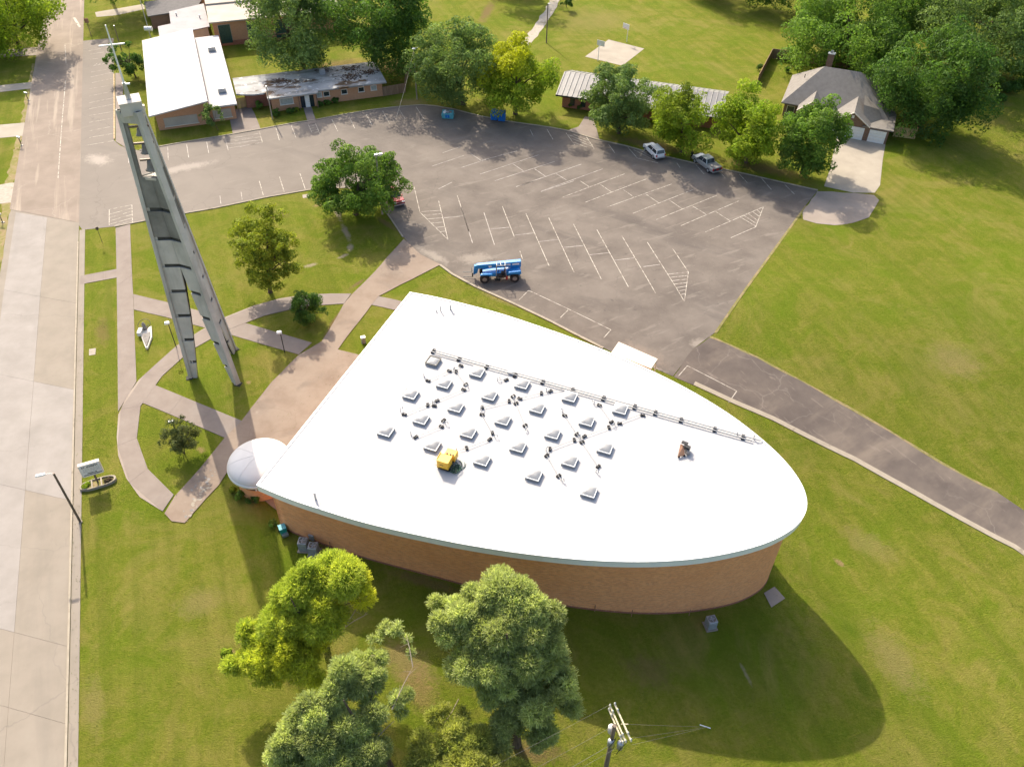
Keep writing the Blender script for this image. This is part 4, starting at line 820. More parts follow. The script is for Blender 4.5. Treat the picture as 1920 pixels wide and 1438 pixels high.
# ------------------------------------------------------------------ bell tower
def tower():
    base = [Vector((-37.35, 70.3)), Vector((-31.45, 69.35)), Vector((-33.35, 75.5))]
    ctr = (base[0] + base[1] + base[2]) / 3; top_c = Vector((-35.0, 71.9)); HT = 31.9
    topc = [top_c + (b - ctr) * 0.36 for b in base]
    t = thing('bell_tower', 'tall grey concrete three-legged bell tower with a white cross on top', 'bell tower', (ctr.x, ctr.y, 0))
    def C(i, z): return base[i] + (topc[i] - base[i]) * (z / HT)
    SILL, SPLIT = 25.3, 14.9
    def arm(i, j, z):          # inner end of the arm that corner i sends towards corner j
        a, b = C(i, z), C(j, z); e = b - a; L = e.length; e /= L; o = (a + b) / 2; cc = (C(0, z) + C(1, z) + C(2, z)) / 3; nin = (cc - o).normalized()
        hs = L / 2 - 0.01; w = 0.85 + (hs - 0.85) * min(1.0, z / SPLIT) if z < SPLIT else hs
        if z > SILL - 0.01: w = min(hs, 0.62)
        dep = w * (0.2 if z < SILL - 0.01 else 0.08)
        return a + e * w + nin * dep, nin, e
    ribs = [0.0, 2.6, 5.8, 9.1, 12.3, 15.5, 18.7, 22.0, SILL]
    for i in range(3):
        for j in ((i + 1) % 3, (i + 2) % 3):
            # inner backing plate of the arm, its near-black colour standing in for deep shade in the slots
            bk = MB(); zs = [0, 4, 8, 12, 14.8, 14.92, 18, 22, SILL - 0.02]
            for z0, z1 in zip(zs, zs[1:]):
                q0, n0, e0 = arm(i, j, z0); q1, n1, e1 = arm(i, j, z1); a0, a1 = C(i, z0), C(i, z1)
                lo = [(a0 + n0 * 0.30 + e0 * 0.56, z0), (q0 + n0 * 0.30 - e0 * 0.04, z0), (q0 + n0 * 0.16 - e0 * 0.04, z0), (a0 + n0 * 0.16 + e0 * 0.56, z0)]; hi = [(a1 + n1 * 0.30 + e1 * 0.56, z1), (q1 + n1 * 0.30 - e1 * 0.04, z1), (q1 + n1 * 0.16 - e1 * 0.04, z1), (a1 + n1 * 0.16 + e1 * 0.56, z1)]
                bk.hexa([(p.x, p.y, z) for p, z in lo], [(p.x, p.y, z) for p, z in hi])
            arm_o = bk.build('leg_shade_backing', M['tower_dark'], t)
            for k in range(len(ribs) - 1):
                z0, z1 = ribs[k] + 0.0, ribs[k + 1] - (0.42 if k < len(ribs) - 2 else 0.02)
                cuts = [z0, SPLIT - 0.02, z1] if z0 < SPLIT - 0.02 < z1 - 0.2 else [z0, z1]
                mb = MB()
                for c0, c1 in zip(cuts, cuts[1:]):
                    q0, n0, e0 = arm(i, j, c0); q1, n1, e1 = arm(i, j, c1); a0, a1 = C(i, c0), C(i, c1)
                    lo = [(a0 + n0 * 0.15 + e0 * 0.34, c0), (q0 + n0 * 0.15, c0), (q0, c0), (a0 + e0 * 0.06, c0)]; hi = [(a1 + n1 * 0.15 + e1 * 0.34, c1), (q1 + n1 * 0.15, c1), (q1, c1), (a1 + e1 * 0.06, c1)]
                    mb.hexa([(p.x, p.y, z) for p, z in lo], [(p.x, p.y, z) for p, z in hi])
                mb.build('panel', M['tower' if k < 6 else 'tower_shaded'], t)
            # belfry post
            mb = MB()
            for c0, c1 in ((SILL, 27.5), (27.5, HT)):
                q0, n0, e0 = arm(i, j, c0 + 0.01); q1, n1, e1 = arm(i, j, c1); a0, a1 = C(i, c0), C(i, c1)
                lo = [(a0 + n0 * 0.22, c0), (q0 + n0 * 0.22, c0), (q0, c0), (a0, c0)]; hi = [(a1 + n1 * 0.22, c1), (q1 + n1 * 0.22, c1), (q1, c1), (a1, c1)]
                mb.hexa([(p.x, p.y, z) for p, z in lo], [(p.x, p.y, z) for p, z in hi])
            mb.build('belfry_post', M['tower_shaded' if i == 0 else 'tower'], t)  # first corner's posts take the darker copy, its colour standing in for shadow
        # flat pale rib down the outer corner
        mb = MB(); cc0 = (C(0, 0) + C(1, 0) + C(2, 0)) / 3
        for z0, z1 in ((0, 8), (8, 16), (16, 24), (24, HT)):
            ring_ = []
            for z in (z0, z1):
                c = C(i, z); o = (c - (C(0, z) + C(1, z) + C(2, z)) / 3).normalized(); s = Vector((-o.y, o.x)); ww = 0.27 if i == 1 else 0.13
                ring_.append([((c + o * 0.10 - s * ww), z), ((c + o * 0.10 + s * ww), z), ((c - o * 0.25 + s * (ww + 0.12)), z), ((c - o * 0.25 - s * (ww + 0.12)), z)])
            mb.hexa([(p.x, p.y, z) for p, z in ring_[0]], [(p.x, p.y, z) for p, z in ring_[1]])
            core = []
            for z in (z0, min(z1, SILL - 0.05)):
                c = C(i, z); o = (c - (C(0, z) + C(1, z) + C(2, z)) / 3).normalized(); s = Vector((-o.y, o.x)); core.append([(c - o * 0.2 - s * 0.03, z), (c - o * 0.2 + s * 0.03, z), (c - o * 0.80 + s * 0.20, z), (c - o * 0.80 - s * 0.20, z)])
            if core[1][0][1] > core[0][0][1]: mb.hexa([(p.x, p.y, z) for p, z in core[0]], [(p.x, p.y, z) for p, z in core[1]])
        mb.build('corner_rib', M['tower'], t)
        p = C(i, 0); MB().box((p.x, p.y, 0.0), (0.7, 0.7, 0.16), 0.3 + i).build('footing', M['tower_dark'], t)
    # belfry floor slab, beams, cap
    cs = [C(i, SILL) for i in range(3)]; m = sum(cs, Vector((0, 0))) / 3
    MB().prism([tuple(m + (p - m) * 0.82) for p in cs], SILL - 0.3, SILL - 0.05).build('belfry_floor', M['tower_pale'], t)
    for z in (31.2,):
        for i in range(3):
            a, b = C(i, z), C((i + 1) % 3, z); mid = (a + b) / 2; MB().box((mid.x, mid.y, z), ((b - a).length * 0.8, 0.25, 0.9), math.atan2((b - a).y, (b - a).x)).build('lintel', M['tower'], t)
    cp = MB().box((top_c.x, top_c.y, 32.1), (2.0, 2.0, 1.2), 0.45, taper=0.92).build('cap_block', M['tower_pale'], t); bevel(cp, 0.08)
    MB().box((top_c.x, top_c.y, 32.66), (1.95, 1.95, 0.14), 0.45).build('cap_slab', M['tower_pale'], cp)
    # bells hung one above the other
    for k, (z, s) in enumerate(((30.0, 0.8), (28.3, 1.0), (26.6, 1.15))):
        cc = (C(0, z) + C(1, z) + C(2, z)) / 3 + Vector((0.12, -0.25))
        prof = [(0.0, 0.55), (0.16, 0.54), (0.24, 0.45), (0.28, 0.25), (0.34, 0.02), (0.46, -0.2), (0.54, -0.30), (0.50, -0.30), (0.30, 0.0), (0.0, 0.4)]
        b = MB().lathe([(r * s, h * s) for r, h in prof], (cc.x, cc.y, z - 0.35), 20).build('bell', M['statue_dark'], t)
        MB().box((cc.x, cc.y, z + 0.28 * s), (1.9 - 0.1 * k, 0.16, 0.18), 0.2).build('yoke', M['bronze'], b)
        MB().tube([(cc.x, cc.y, z + 0.25 * s), (cc.x, cc.y, z - 0.4 - 0.3 * s)], 0.05, 6).build('clapper', M['bronze'], b)
    # cross
    mast = MB().tube([(top_c.x, top_c.y, 32.7), (top_c.x, top_c.y, 36), (top_c.x - 0.02, top_c.y, 39.2)], [0.10, 0.075, 0.055], 10).build('cross', M['white_metal'], t)
    p = at(207, 87, 37.45); MB().box((top_c.x, top_c.y, 37.55), (2.1, 0.10, 0.10), 0.35).build('cross_arm', M['white_metal'], mast)
    MB().tube([(top_c.x, top_c.y, 32.7), (top_c.x, top_c.y, 34.2)], [0.24, 0.16], 10).build('mast_sleeve', M['galv'], mast)
    MB().box((top_c.x + 0.25, top_c.y, 34.1), (0.5, 0.12, 0.12), 0.35).build('bracket', M['white_metal'], mast)
    q = top_c + Vector((0.75, 0.45)); MB().box((q.x, q.y, 31.7), (0.5, 0.4, 0.45), 0.4).build('junction_box', M['cream'], t)
tower()
# ------------------------------------------------------------------ neighbouring buildings
class Frame:
    """a building's own axes: e along the front, l to the back"""
    def __init__(s, o, e): s.o = Vector(o); s.e = Vector(e).normalized(); s.l = Vector((-s.e.y, s.e.x)); s.rz = math.atan2(s.e.y, s.e.x)
    def p(s, a, b, z=0.0): q = s.o + s.e * a + s.l * b; return Vector((q.x, q.y, z))
    def rect(s, a0, a1, b0, b1): return [tuple(s.p(a, b).xy) for a, b in ((a0, b0), (a1, b0), (a1, b1), (a0, b1))]
    def box(s, mb, a, b, z, da, db, dz): q = s.p(a, b, z); return mb.box(q, (da, db, dz), s.rz)
def window(fr, parent, a, z, w, h, b=0.0, mat='glass', frame='white', sill=True, axis='e'):
    dims = (w, 0.07, h) if axis == 'e' else (0.07, w, h); fd = (w + 0.16, 0.05, h + 0.16) if axis == 'e' else (0.05, w + 0.16, h + 0.16)
    o = MB(); fr.box(o, a, b, z, *fd); f = o.build('window', M[frame], parent)
    g = MB(); fr.box(g, a, b - (0.012 if axis == 'e' else 0), z, *dims); g.build('pane', M[mat], f)
    if sill and axis == 'e': s = MB(); fr.box(s, a, b - 0.07, z - h / 2 - 0.10, w + 0.3, 0.14, 0.07); s.build('sill', M['cream'], f)
# --- parish hall: monopitch roof over the hall, low flat strip beside it
H = Frame((-60.9, 132.4), (0.937, 0.349))
hall = thing('parish_hall', 'long salmon brick hall with bright white roof beside the parking bays', 'building', H.p(6, 16))
def slope_roof(fr, a0, a1, b0, b1, z0, z1, th):
    lo = [fr.p(a0, b0, z0 - th), fr.p(a1, b0, z1 - th), fr.p(a1, b1, z1 - th), fr.p(a0, b1, z0 - th)]; hi = [p + Vector((0, 0, th)) for p in lo]; return MB().hexa(lo, hi)
MB().hexa([H.p(0, 0, -0.3), H.p(8.7, 0, -0.3), H.p(8.7, 33, -0.3), H.p(0, 33, -0.3)], [H.p(0, 0, 3.05), H.p(8.7, 0, 4.2), H.p(8.7, 33, 4.2), H.p(0, 33, 3.05)]).build('wall', M['pink_brick'], hall)
slope_roof(H, -0.9, 8.9, -1.3, 34.2, 3.25, 4.55, 0.2).build('roof', M['roof'], hall)
MB().prism(H.rect(8.71, 13.0, 0.5, 32.4), -0.3, 2.75).build('wing_wall', M['pink_brick'], hall)
lowr = MB().prism(H.rect(8.92, 13.5, -0.3, 33.2), 2.75, 3.0).build('low_roof', M['roof'], hall)
for b in (5.5, 25.5):
    u = MB(); H.box(u, 11.6, b, 3.42, 1.35, 1.25, 0.8); o = u.build('rooftop_unit', M['galv'], hall); bevel(o, 0.05)
    q = H.p(11.6, b, 3.83); MB().lathe([(0.38, 0), (0.38, 0.05), (0.30, 0.05), (0.0, 0.02)], q, 16).build('fan_opening', M['black_metal'], o)
MB().tube([H.p(11.5, 7, 3.08), H.p(11.4, 22, 3.08)], 0.05, 6).build('roof_pipe', M['galv'], hall)
for a0, a1 in ((1.1, 6.6), (9.2, 12.3)):
    b0 = -0.03 if a0 < 8 else 0.47
    m_ = MB(); H.box(m_, (a0 + a1) / 2, b0, 1.3, a1 - a0, 0.1, 1.5); o = m_.build('infill_panel', M['tan_roof'], hall)
    s_ = MB(); H.box(s_, (a0 + a1) / 2, b0 - 0.08, 0.5, a1 - a0 + 0.2, 0.16, 0.09); s_.build('sill', M['cream'], o)
# --- annex with stained roof
A_ = Frame((-48.3, 139.2), (0.942, 0.335))
annex = thing('annex', 'low salmon brick annex with stained white roof below the big trees', 'building', A_.p(12, 5))
MB().prism(A_.rect(13.0, 25.2, 0.0, 8.6), -0.3, 2.62).build('wall', M['pink_brick'], annex)
MB().prism(A_.rect(5.2, 13.0, -0.6, 8.6), -0.3, 2.62).build('wall', M['pink_brick'], annex)
MB().prism(A_.rect(1.0, 5.2, 2.2, 8.6), -0.3, 2.62).build('wall', M['red_brick'], annex)
rp = [A_.p(*q).xy for q in ((-0.4, 9.2), (-0.4, 2.0), (2.3, 1.0), (4.6, 1.0), (4.6, -1.6), (13.4, -1.6), (13.4, -0.8), (25.9, -0.8), (25.9, 9.2))]
ar = MB().prism([tuple(p) for p in rp], 2.64, 2.88).build('roof', M['old_roof'], annex)
m_ = MB(); A_.box(m_, 15.5, 6.4, 3.25, 1.0, 0.9, 0.75); o = m_.build('rooftop_unit', M['acgrey'], annex); m_ = MB(); A_.box(m_, 15.5, 6.4, 3.65, 0.8, 0.7, 0.08); m_.build('cap', M['galv'], o)
rl = random.Random(31)
for (a, b, n, sp) in ((7.5, 5.5, 120, 1.3), (20.5, 3.4, 150, 2.0), (23.8, 4.6, 120, 1.4), (20.8, 7.2, 120, 1.8), (16, 7.9, 60, 1.6)):
    mb = MB()
    for _ in range(n):
        q = A_.p(a + rl.gauss(0, sp * 0.55), b + rl.gauss(0, sp * 0.38), 2.9 + rl.uniform(0, 0.03)); mb.box(q, (rl.uniform(0.1, 0.35), rl.uniform(0.08, 0.25), 0.04), rl.uniform(0, 3.1), rx=rl.uniform(-0.3, 0.3))
    o = mb.build('leaf_litter', M['soil'], ar); tag(o, kind='stuff')
for a in (15.0, 18.2, 21.3, 23.6): window(A_, annex, a, 1.75, 0.95, 0.75, -0.02, 'glass' if a in (18.2,) else ('pale_glass' if a == 23.6 else 'glass'))
window(A_, annex, 13.7, 1.75, 0.8, 0.8, -0.02, 'pale_glass')
window(A_, annex, 7.8, 1.6, 2.2, 1.0, -0.62, 'pale_glass')
for a, mt in ((10.6, 'glass'), (12.2, 'glass')):
    m_ = MB(); A_.box(m_, a, -0.62, 1.1, 0.75, 0.08, 2.1); m_.build('door_glass', M[mt], annex)
m_ = MB(); A_.box(m_, 11.4, -0.66, 1.12, 0.8, 0.10, 2.15); d = m_.build('door', M['white'], annex); m_ = MB(); A_.box(m_, 11.68, -0.74, 1.05, 0.06, 0.06, 0.2); m_.build('handle', M['steel'], d)
for a in (9.9, 13.05): m_ = MB(); A_.box(m_, a, -1.2, 1.3, 0.16, 0.16, 2.6); m_.build('porch_post', M['brown_brick'], annex)
# timber gate between hall and annex
gt = thing('gate', 'tan slatted timber gate between the hall and the annex', 'gate', H.p(15, 1.5))
ga, gb = G(446, 204), G(470, 200)
gd = (gb - ga); gl = gd.length; gd.normalize(); ga_ = math.atan2(gd.y, gd.x)
for i in range(13):
    p = ga + gd * (gl * (i + 0.5) / 13); MB().box((p.x, p.y, 0.95), (0.14, 0.05, 1.8), ga_).build('slat', M['fence_tan'], gt)
for z in (0.35, 1.5):
    p = ga + gd * (gl / 2); MB().box((p.x - gd.y * -0.06, p.y - 0.06, z), (gl, 0.06, 0.12), ga_).build('rail', M['fence_tan'], gt)
for p in (ga, gb): MB().box((p.x, p.y, 1.0), (0.16, 0.16, 2.1), ga_).build('post', M['fence_tan'], gt)
# --- metal roofed brick house
B_ = Frame((8.3, 144.2), (0.957, -0.29))
mh = thing('brick_lodge', 'red brick lodge with ribbed grey metal roof behind the car park trees', 'house', B_.p(14, 5))
MB().prism(B_.rect(0, 27.5, 0, 9.2), -0.3, 2.45).build('wall', M['red_brick'], mh)
def gable(fr, a0, a1, b0, b1, ze, zr, th=0.14):
    mb = MB(); bm = (b0 + b1) / 2
    for s0, s1 in ((b0, bm), (bm, b1)):
        z0, z1 = (ze, zr) if s0 == b0 else (zr, ze)
        lo = [fr.p(a0, s0, z0 - th), fr.p(a1, s0, z0 - th), fr.p(a1, s1, z1 - th), fr.p(a0, s1, z1 - th)]; mb.hexa(lo, [p + Vector((0, 0, th)) for p in lo])
    return mb
mr = gable(B_, -1.0, 28.4, -1.1, 10.3, 2.6, 4.55).build('roof', M['metal_roof'], mh)
for i in range(32):
    a = -0.8 + i * 0.92
    for s in (0, 1):
        b0, b1 = (-1.1, 4.6) if s == 0 else (4.6, 10.3); z0, z1 = (2.6, 4.55) if s == 0 else (4.55, 2.6)
        p, q = B_.p(a, b0, z0 + 0.035), B_.p(a, b1, z1 + 0.035); MB().tube([p, q], 0.065, 4).build('roof_rib', M['metal_roof'], mr)
MB().hexa([B_.p(0, 0.02, 2.4), B_.p(0, 9.18, 2.4), B_.p(0.2, 9.18, 2.4), B_.p(0.2, 0.02, 2.4)], [B_.p(0, 4.5, 4.3), B_.p(0, 4.7, 4.3), B_.p(0.2, 4.7, 4.3), B_.p(0.2, 4.5, 4.3)]).build('gable_wall', M['red_brick'], mh)
m_ = MB(); B_.box(m_, 13.7, -1.12, 2.45, 29.4, 0.1, 0.26); m_.build('gutter', M['black_metal'], mh)
for a in (1.9, 3.9, 9.5, 14, 18, 22): window(B_, mh, a, 1.35, 0.7, 1.5, -0.02, 'glass', 'black_metal', False)
# --- brown house with hipped shingle roof on the right
Hh = Frame((46.9, 141.6), (0.928, -0.374))
house = thing('brown_house', 'brown brick house with hipped grey shingle roof and pale garage doors', 'house', Hh.p(9, 6))
MB().prism(Hh.rect(0.6, 17.6, 0.6, 12.4), -0.3, 2.55).build('wall', M['brown_brick'], house)
MB().prism(Hh.rect(9.6, 18.6, -3.6, 0.62), -0.3, 2.55).build('garage_wall', M['brown_brick'], house)
MB().prism(Hh.rect(3.4, 7.2, -1.6, 0.62), -0.3, 2.55).build('bay_wall', M['brown_brick'], house)
def polyroof(fr, pts, faces, th=0.0): return MB().add([fr.p(*p) for p in pts], faces)
def hip(fr, a0, a1, b0, b1, ze, zr, r0, r1):
    bm = (b0 + b1) / 2; P = [(a0, b0, ze), (a1, b0, ze), (a1, b1, ze), (a0, b1, ze), (r0, bm, zr), (r1, bm, zr)]
    P += [(p[0], p[1], p[2] - 0.18) for p in P[:4]]
    return polyroof(fr, P, [(0, 1, 5, 4), (1, 2, 5), (2, 3, 4, 5), (3, 0, 4), (6, 7, 1, 0), (7, 8, 2, 1), (8, 9, 3, 2), (9, 6, 0, 3)])
hr = hip(Hh, 0, 18.2, 0, 13.0, 2.6, 7.5, 5.4, 11.6).build('roof', M['shingle'], house)
def front_gable(fr, a0, a1, b0, b1, ze, zr, name, wallm, vent=True):
    am = (a0 + a1) / 2; th = 0.16
    mb = MB()
    for x0, x1, z0, z1 in ((a0, am, ze, zr), (am, a1, zr, ze)):
        lo = [fr.p(x0, b0, z0 - th), fr.p(x1, b0, z1 - th), fr.p(x1, b1, z1 - th), fr.p(x0, b1, z0 - th)]; mb.hexa(lo, [p + Vector((0, 0, th)) for p in lo])
    o = mb.build(name, M['shingle'], house)
    tri = MB().add([fr.p(a0 + 0.5, b0 + 0.45, ze - 0.1), fr.p(a1 - 0.5, b0 + 0.45, ze - 0.1), fr.p(am, b0 + 0.45, zr - 0.3), fr.p(a0 + 0.5, b0 + 0.6, ze - 0.1), fr.p(a1 - 0.5, b0 + 0.6, ze - 0.1), fr.p(am, b0 + 0.6, zr - 0.3)], [(0, 1, 2), (5, 4, 3), (0, 3, 4, 1), (1, 4, 5, 2), (2, 5, 3, 0)])
    g = tri.build('gable_wall', wallm, o)
    v = MB(); fr.box(v, am, b0 + 0.42, zr - 0.95, 0.4, 0.05, 0.5); v.build('gable_vent', M['white'], o)
    for x0, x1, z0, z1 in ((a0, am, ze, zr), (am, a1, zr, ze)): MB().tube([fr.p(x0, b0 - 0.02, z0 - 0.08), fr.p(x1, b0 - 0.02, z1 - 0.08)], 0.09, 4).build('bargeboard', M['cream'], o)
front_gable(Hh, 9.2, 15.4, -4.1, 6.0, 2.65, 4.75, 'garage_roof', M['brown_brick'])
front_gable(Hh, 3.0, 7.6, -2.1, 5.0, 2.62, 4.6, 'porch_roof', M['cream'])
polyroof(Hh, [(14.2, -3.9, 2.62), (19.2, -3.9, 2.62), (19.2, 3.0, 2.62), (18.2, 7.0, 2.62), (13.0, 5.5, 5.4), (13.5, 0.0, 4.6), (14.2, -3.9, 2.45), (19.2, -3.9, 2.45), (19.2, 3.0, 2.45)], [(0, 1, 2, 5), (2, 3, 4, 5), (6, 7, 1, 0), (7, 8, 2, 1)]).build('side_roof', M['shingle'], house)
for a, w in ((12.2, 5.0), (16.9, 2.7)):
    m_ = MB(); Hh.box(m_, a, -3.64, 1.08, w, 0.10, 2.15); d = m_.build('garage_door', M['white'], house)
    for z in (0.55, 1.08, 1.6): s_ = MB(); Hh.box(s_, a, -3.70, z, w - 0.1, 0.03, 0.04); s_.build('panel_joint', M['cream'], d)
q = Hh.p(5.9, 12.0); ch = MB().box((q.x, q.y, 5.4), (1.1, 0.8, 5.0), Hh.rz).build('chimney', M['brown_brick'], house)
MB().box((q.x, q.y, 7.95), (1.25, 0.95, 0.12), Hh.rz).build('chimney_cap', M['white'], ch); MB().box((q.x, q.y, 8.2), (0.45, 0.45, 0.4), Hh.rz).build('flue', M['galv'], ch)
for a, b in ((8.6, 9.5), (14, 10.4), (16.5, 8.0), (2.6, 5.2)):
    z = 2.6 + 4.0 * min(1, min(13 - b, b) / 6.5); q = Hh.p(a, b, min(z, 6.0)); MB().tube([q - Vector((0, 0, 0.3)), q + Vector((0, 0, 0.35))], 0.07, 6).build('roof_vent', M['black_metal'], house)
window(Hh, house, 5.3, 1.3, 1.6, 1.4, -1.62, 'glass'); window(Hh, house, 8.6, 1.3, 1.0, 1.4, 0.58, 'glass'); window(Hh, house, 1.8, 1.3, 1.2, 1.3, 0.58, 'glass')
# --- far top-left houses
def simple_house(name, label, px_list, z, roofm, wallm, ridge=None):
    P = [at(px, py, z) for px, py in px_list]; c = sum(P, Vector((0, 0, 0))) / len(P)
    t = thing(name, label, 'house' if 'house' in name else 'building', (c.x, c.y, 0))
    poly = [(c.x + (p.x - c.x) * 0.93, c.y + (p.y - c.y) * 0.93) for p in P]
    MB().prism(poly, -0.3, z - 0.2).build('wall', wallm, t)
    mb = MB()
    if ridge:
        r0, r1 = (at(*ridge[0], z + ridge[2]), at(*ridge[1], z + ridge[2])); vs = P + [r0, r1]; mb.add(vs, [(0, 1, 5, 4), (1, 2, 5), (2, 3, 4, 5), (3, 0, 4)]); lo = [p - Vector((0, 0, 0.18)) for p in P]; mb.add(P + lo, [(4, 5, 1, 0), (5, 6, 2, 1), (6, 7, 3, 2), (7, 4, 0, 3), (7, 6, 5, 4)])
    else: mb.prism([(p.x, p.y) for p in P], z - 0.2, z)
    mb.build('roof', roofm, t); return t, P
g1, P1 = simple_house('grey_roof_house', 'small brown house with dark grey shingle roof at top edge', [(277, 31), (368, 17), (385, -12), (270, 4)], 2.8, M['dark_shingle'], M['brown_brick'])
q = at(302, 35, 1.5); d_ = (P1[1] - P1[0]).normalized(); rz = math.atan2(d_.y, d_.x)
f_ = MB().box((q.x, q.y + 0.9, 1.5), (1.4, 0.12, 1.3), rz).build('window', M['white'], g1); MB().box((q.x, q.y + 0.86, 1.45), (1.0, 0.12, 0.9), rz).build('pane', M['glass'], f_)
g2, P2 = simple_house('lean_to_building', 'pale grey flat-roofed lean-to behind the white hall', [(299, 70), (393, 50), (382, 7), (317, 22), (320, 45), (296, 50)], 3.0, M['lean_roof'], M['cream'])
for px, py in ((331, 30), (375, 35)):
    q = at(px, py, 3.0); MB().tube([q, q + Vector((0, 0, 0.7))], 0.12, 8).build('vent_stack', M['galv'], g2)
c_ = Frame(at(394, 42, 5.0).xy, (0.945, 0.327))
school = thing('gym_building', 'orange brick building with tan roof and tall dark green windows', 'building', c_.p(8, 10))
MB().prism(c_.rect(0.3, 26, 0.3, 22), -0.3, 4.75).build('wall', M['pink_brick'], school)
MB().prism(c_.rect(-0.3, 26.5, -0.3, 10), 4.76, 5.0).build('roof', M['tan_roof'], school); MB().prism(c_.rect(-0.3, 26.5, 10.05, 23), 4.76, 5.3).build('upper_roof', M['tan_roof'], school)
for a in (2.4, 8.0, 13.5): window(c_, school, a, 2.3, 2.3, 3.6, 0.28, 'green_glass', 'tan_roof', False)
m_ = MB(); c_.box(m_, 13, 0.27, 0.5, 25.5, 0.06, 0.9); m_.build('plinth', M['red_brick'], school)
# --- fences
def fence(name, label, pts, h, mat, panel=2.4):
    P = [G(*p) for p in pts]; t = thing(name, label, 'fence', P[0])
    for a, b in zip(P, P[1:]):
        d = b - a; L = Vector((d.x, d.y)).length; k = max(1, round(L / panel)); u = d / L; rz = math.atan2(d.y, d.x)
        for i in range(k):
            m = a + d * ((i + 0.5) / k); MB().box((m.x, m.y, m.z + h / 2 + random.Random(i).uniform(-0.03, 0.03)), (L / k - 0.14, 0.05, h), rz).build('fence_panel', mat, t)
            q = a + d * (i / k); MB().box((q.x, q.y, q.z + h / 2), (0.12, 0.12, h + 0.12), rz).build('post', mat, t)
            r = a + d * ((i + 0.5) / k); MB().box((r.x, r.y, r.z + h + 0.035), (L / k - 0.13, 0.10, 0.05), rz).build('rail', mat, t)
fence('garden_fence', 'brown timber fence around the back garden of the brown house', [(1420, 158), (1445, 110), (1480, 114), (1540, 122), (1600, 128)], 1.9, M['fence'])
fence('side_fence', 'tan timber fence beside the garage of the brown house', [(1674, 256), (1714, 261), (1716, 236), (1690, 228)], 1.7, M['fence_tan'], 2.0)
fence('yard_fence', 'grey brown timber fence at the right end of the annex', [(719, 181), (760, 174), (762, 150), (775, 130)], 1.7, M['fence'], 2.0)

# ------------------------------------------------------------------ poles, lamps, signs
def pole_thing(name, label, cat, base_px, top_px, r0, r1, mat, group=None):
    b = G(*base_px); h = height_over(b, *top_px); t = thing(name, label, cat, b, 0, group); MB().tube([(b.x, b.y, b.z - 0.3), (b.x, b.y, b.z + h * 0.5), (b.x, b.y, b.z + h)], [r0, (r0 + r1) / 2, r1], 10).build('pole', mat, t); return t, b, h
t, b, h = pole_thing('street_lamp', 'tall brown street lamp leaning over the concrete street', 'street lamp', (151, 979), (103, 886), 0.12, 0.10, M['bronze'])
e = at(78, 890, b.z + h + 0.15); MB().tube([(b.x, b.y, b.z + h - 0.05), ((b.x + e.x) / 2, (b.y + e.y) / 2, b.z + h + 0.1), e], 0.035, 6).build('arm', M['galv'], t)
d_ = (e - Vector((b.x, b.y, e.z))).normalized(); bevel(MB().box(e + d_ * 0.1, (0.85, 0.3, 0.16), math.atan2(d_.y, d_.x)).build('lamp_head', M['white_metal'], t), 0.05)
MB().tube([(b.x, b.y, b.z - 0.1), (b.x, b.y, b.z + 0.12)], 0.2, 10).build('base_plate', M['kerb'], t)
def post_lamp(label, base, hh, tilt=0.0):
    b = G(*base); t = thing('post_lamp', label, 'lamp', b, 0, 'post lamps round the tower lawn')
    top = Vector((b.x + tilt, b.y, b.z + hh)); MB().tube([(b.x, b.y, b.z - 0.2), top], 0.055, 8).build('pole', M['black_metal'], t)
    lh = MB().box(top + Vector((-0.12, 0, 0.12)), (0.62, 0.42, 0.24), 0.25, taper=0.8).build('lamp_head', M['white_metal'], t); bevel(lh, 0.04)
    MB().box(top + Vector((-0.12, 0, -0.02)), (0.5, 0.3, 0.05), 0.25).build('lens', M['lamp_lens'], lh)
post_lamp('slim black post lamp between the stone monument and the left tower leg', (331, 652), 3.7)
post_lamp('dark post lamp at the forecourt edge right of the tower', (534, 661), 3.0)
post_lamp('post lamp rising out of the shrub by the curved path', (340, 836), 3.6)
t, b, h = pole_thing('flood_pole', 'pale wooden pole with two floodlights beside the round car park tree', 'pole', (717, 402), (707, 291), 0.15, 0.10, M['greypole'])
for s in (-1, 1):
    fl = MB().box((b.x + 0.35 + 0.3 * s, b.y + 0.1 * s, b.z + h + 0.1), (0.5, 0.34, 0.22), 0.5).build('floodlight', M['galv'], t); MB().box((b.x + 0.35 + 0.3 * s, b.y + 0.1 * s, b.z + h - 0.03), (0.4, 0.26, 0.05), 0.5).build('lens', M['lamp_lens'], fl)
MB().tube([(b.x - 0.3, b.y - 0.1, b.z + h - 0.1), (b.x + 0.8, b.y + 0.2, b.z + h - 0.1)], 0.04, 6).build('arm', M['galv'], t)
t, b, h = pole_thing('lamp_pole', 'grey pole with one lamp left of the big tree by the annex fence', 'pole', (782, 187), (773, 92), 0.12, 0.09, M['greypole'])
bevel(MB().box((b.x + 0.05, b.y - 0.2, b.z + h + 0.08), (0.55, 0.4, 0.2), 0.4).build('floodlight', M['white_metal'], t), 0.04)
MB().tube([(b.x, b.y, b.z + h), (b.x + 0.8, b.y + 0.3, b.z + h + 0.15)], 0.04, 6).build('arm', M['galv'], t)
w0 = Vector((b.x, b.y, b.z + h - 0.3)); w1 = G(742, 224); mb = MB(); mb.tube([w0.lerp(w1, i / 8) - Vector((0, 0, 0.5 * math.sin(math.pi * i / 8))) for i in range(9)], 0.022, 4)
tag(mb.build('guy_cable', M['cream'], None, origin=w1), 'pale cable running from the grey lamp pole down to the car park kerb', 'cable')
t, b, h = pole_thing('short_pole', 'thin dark pole standing before the annex entrance', 'pole', (511, 224), (501, 162), 0.11, 0.09, M['greypole'])
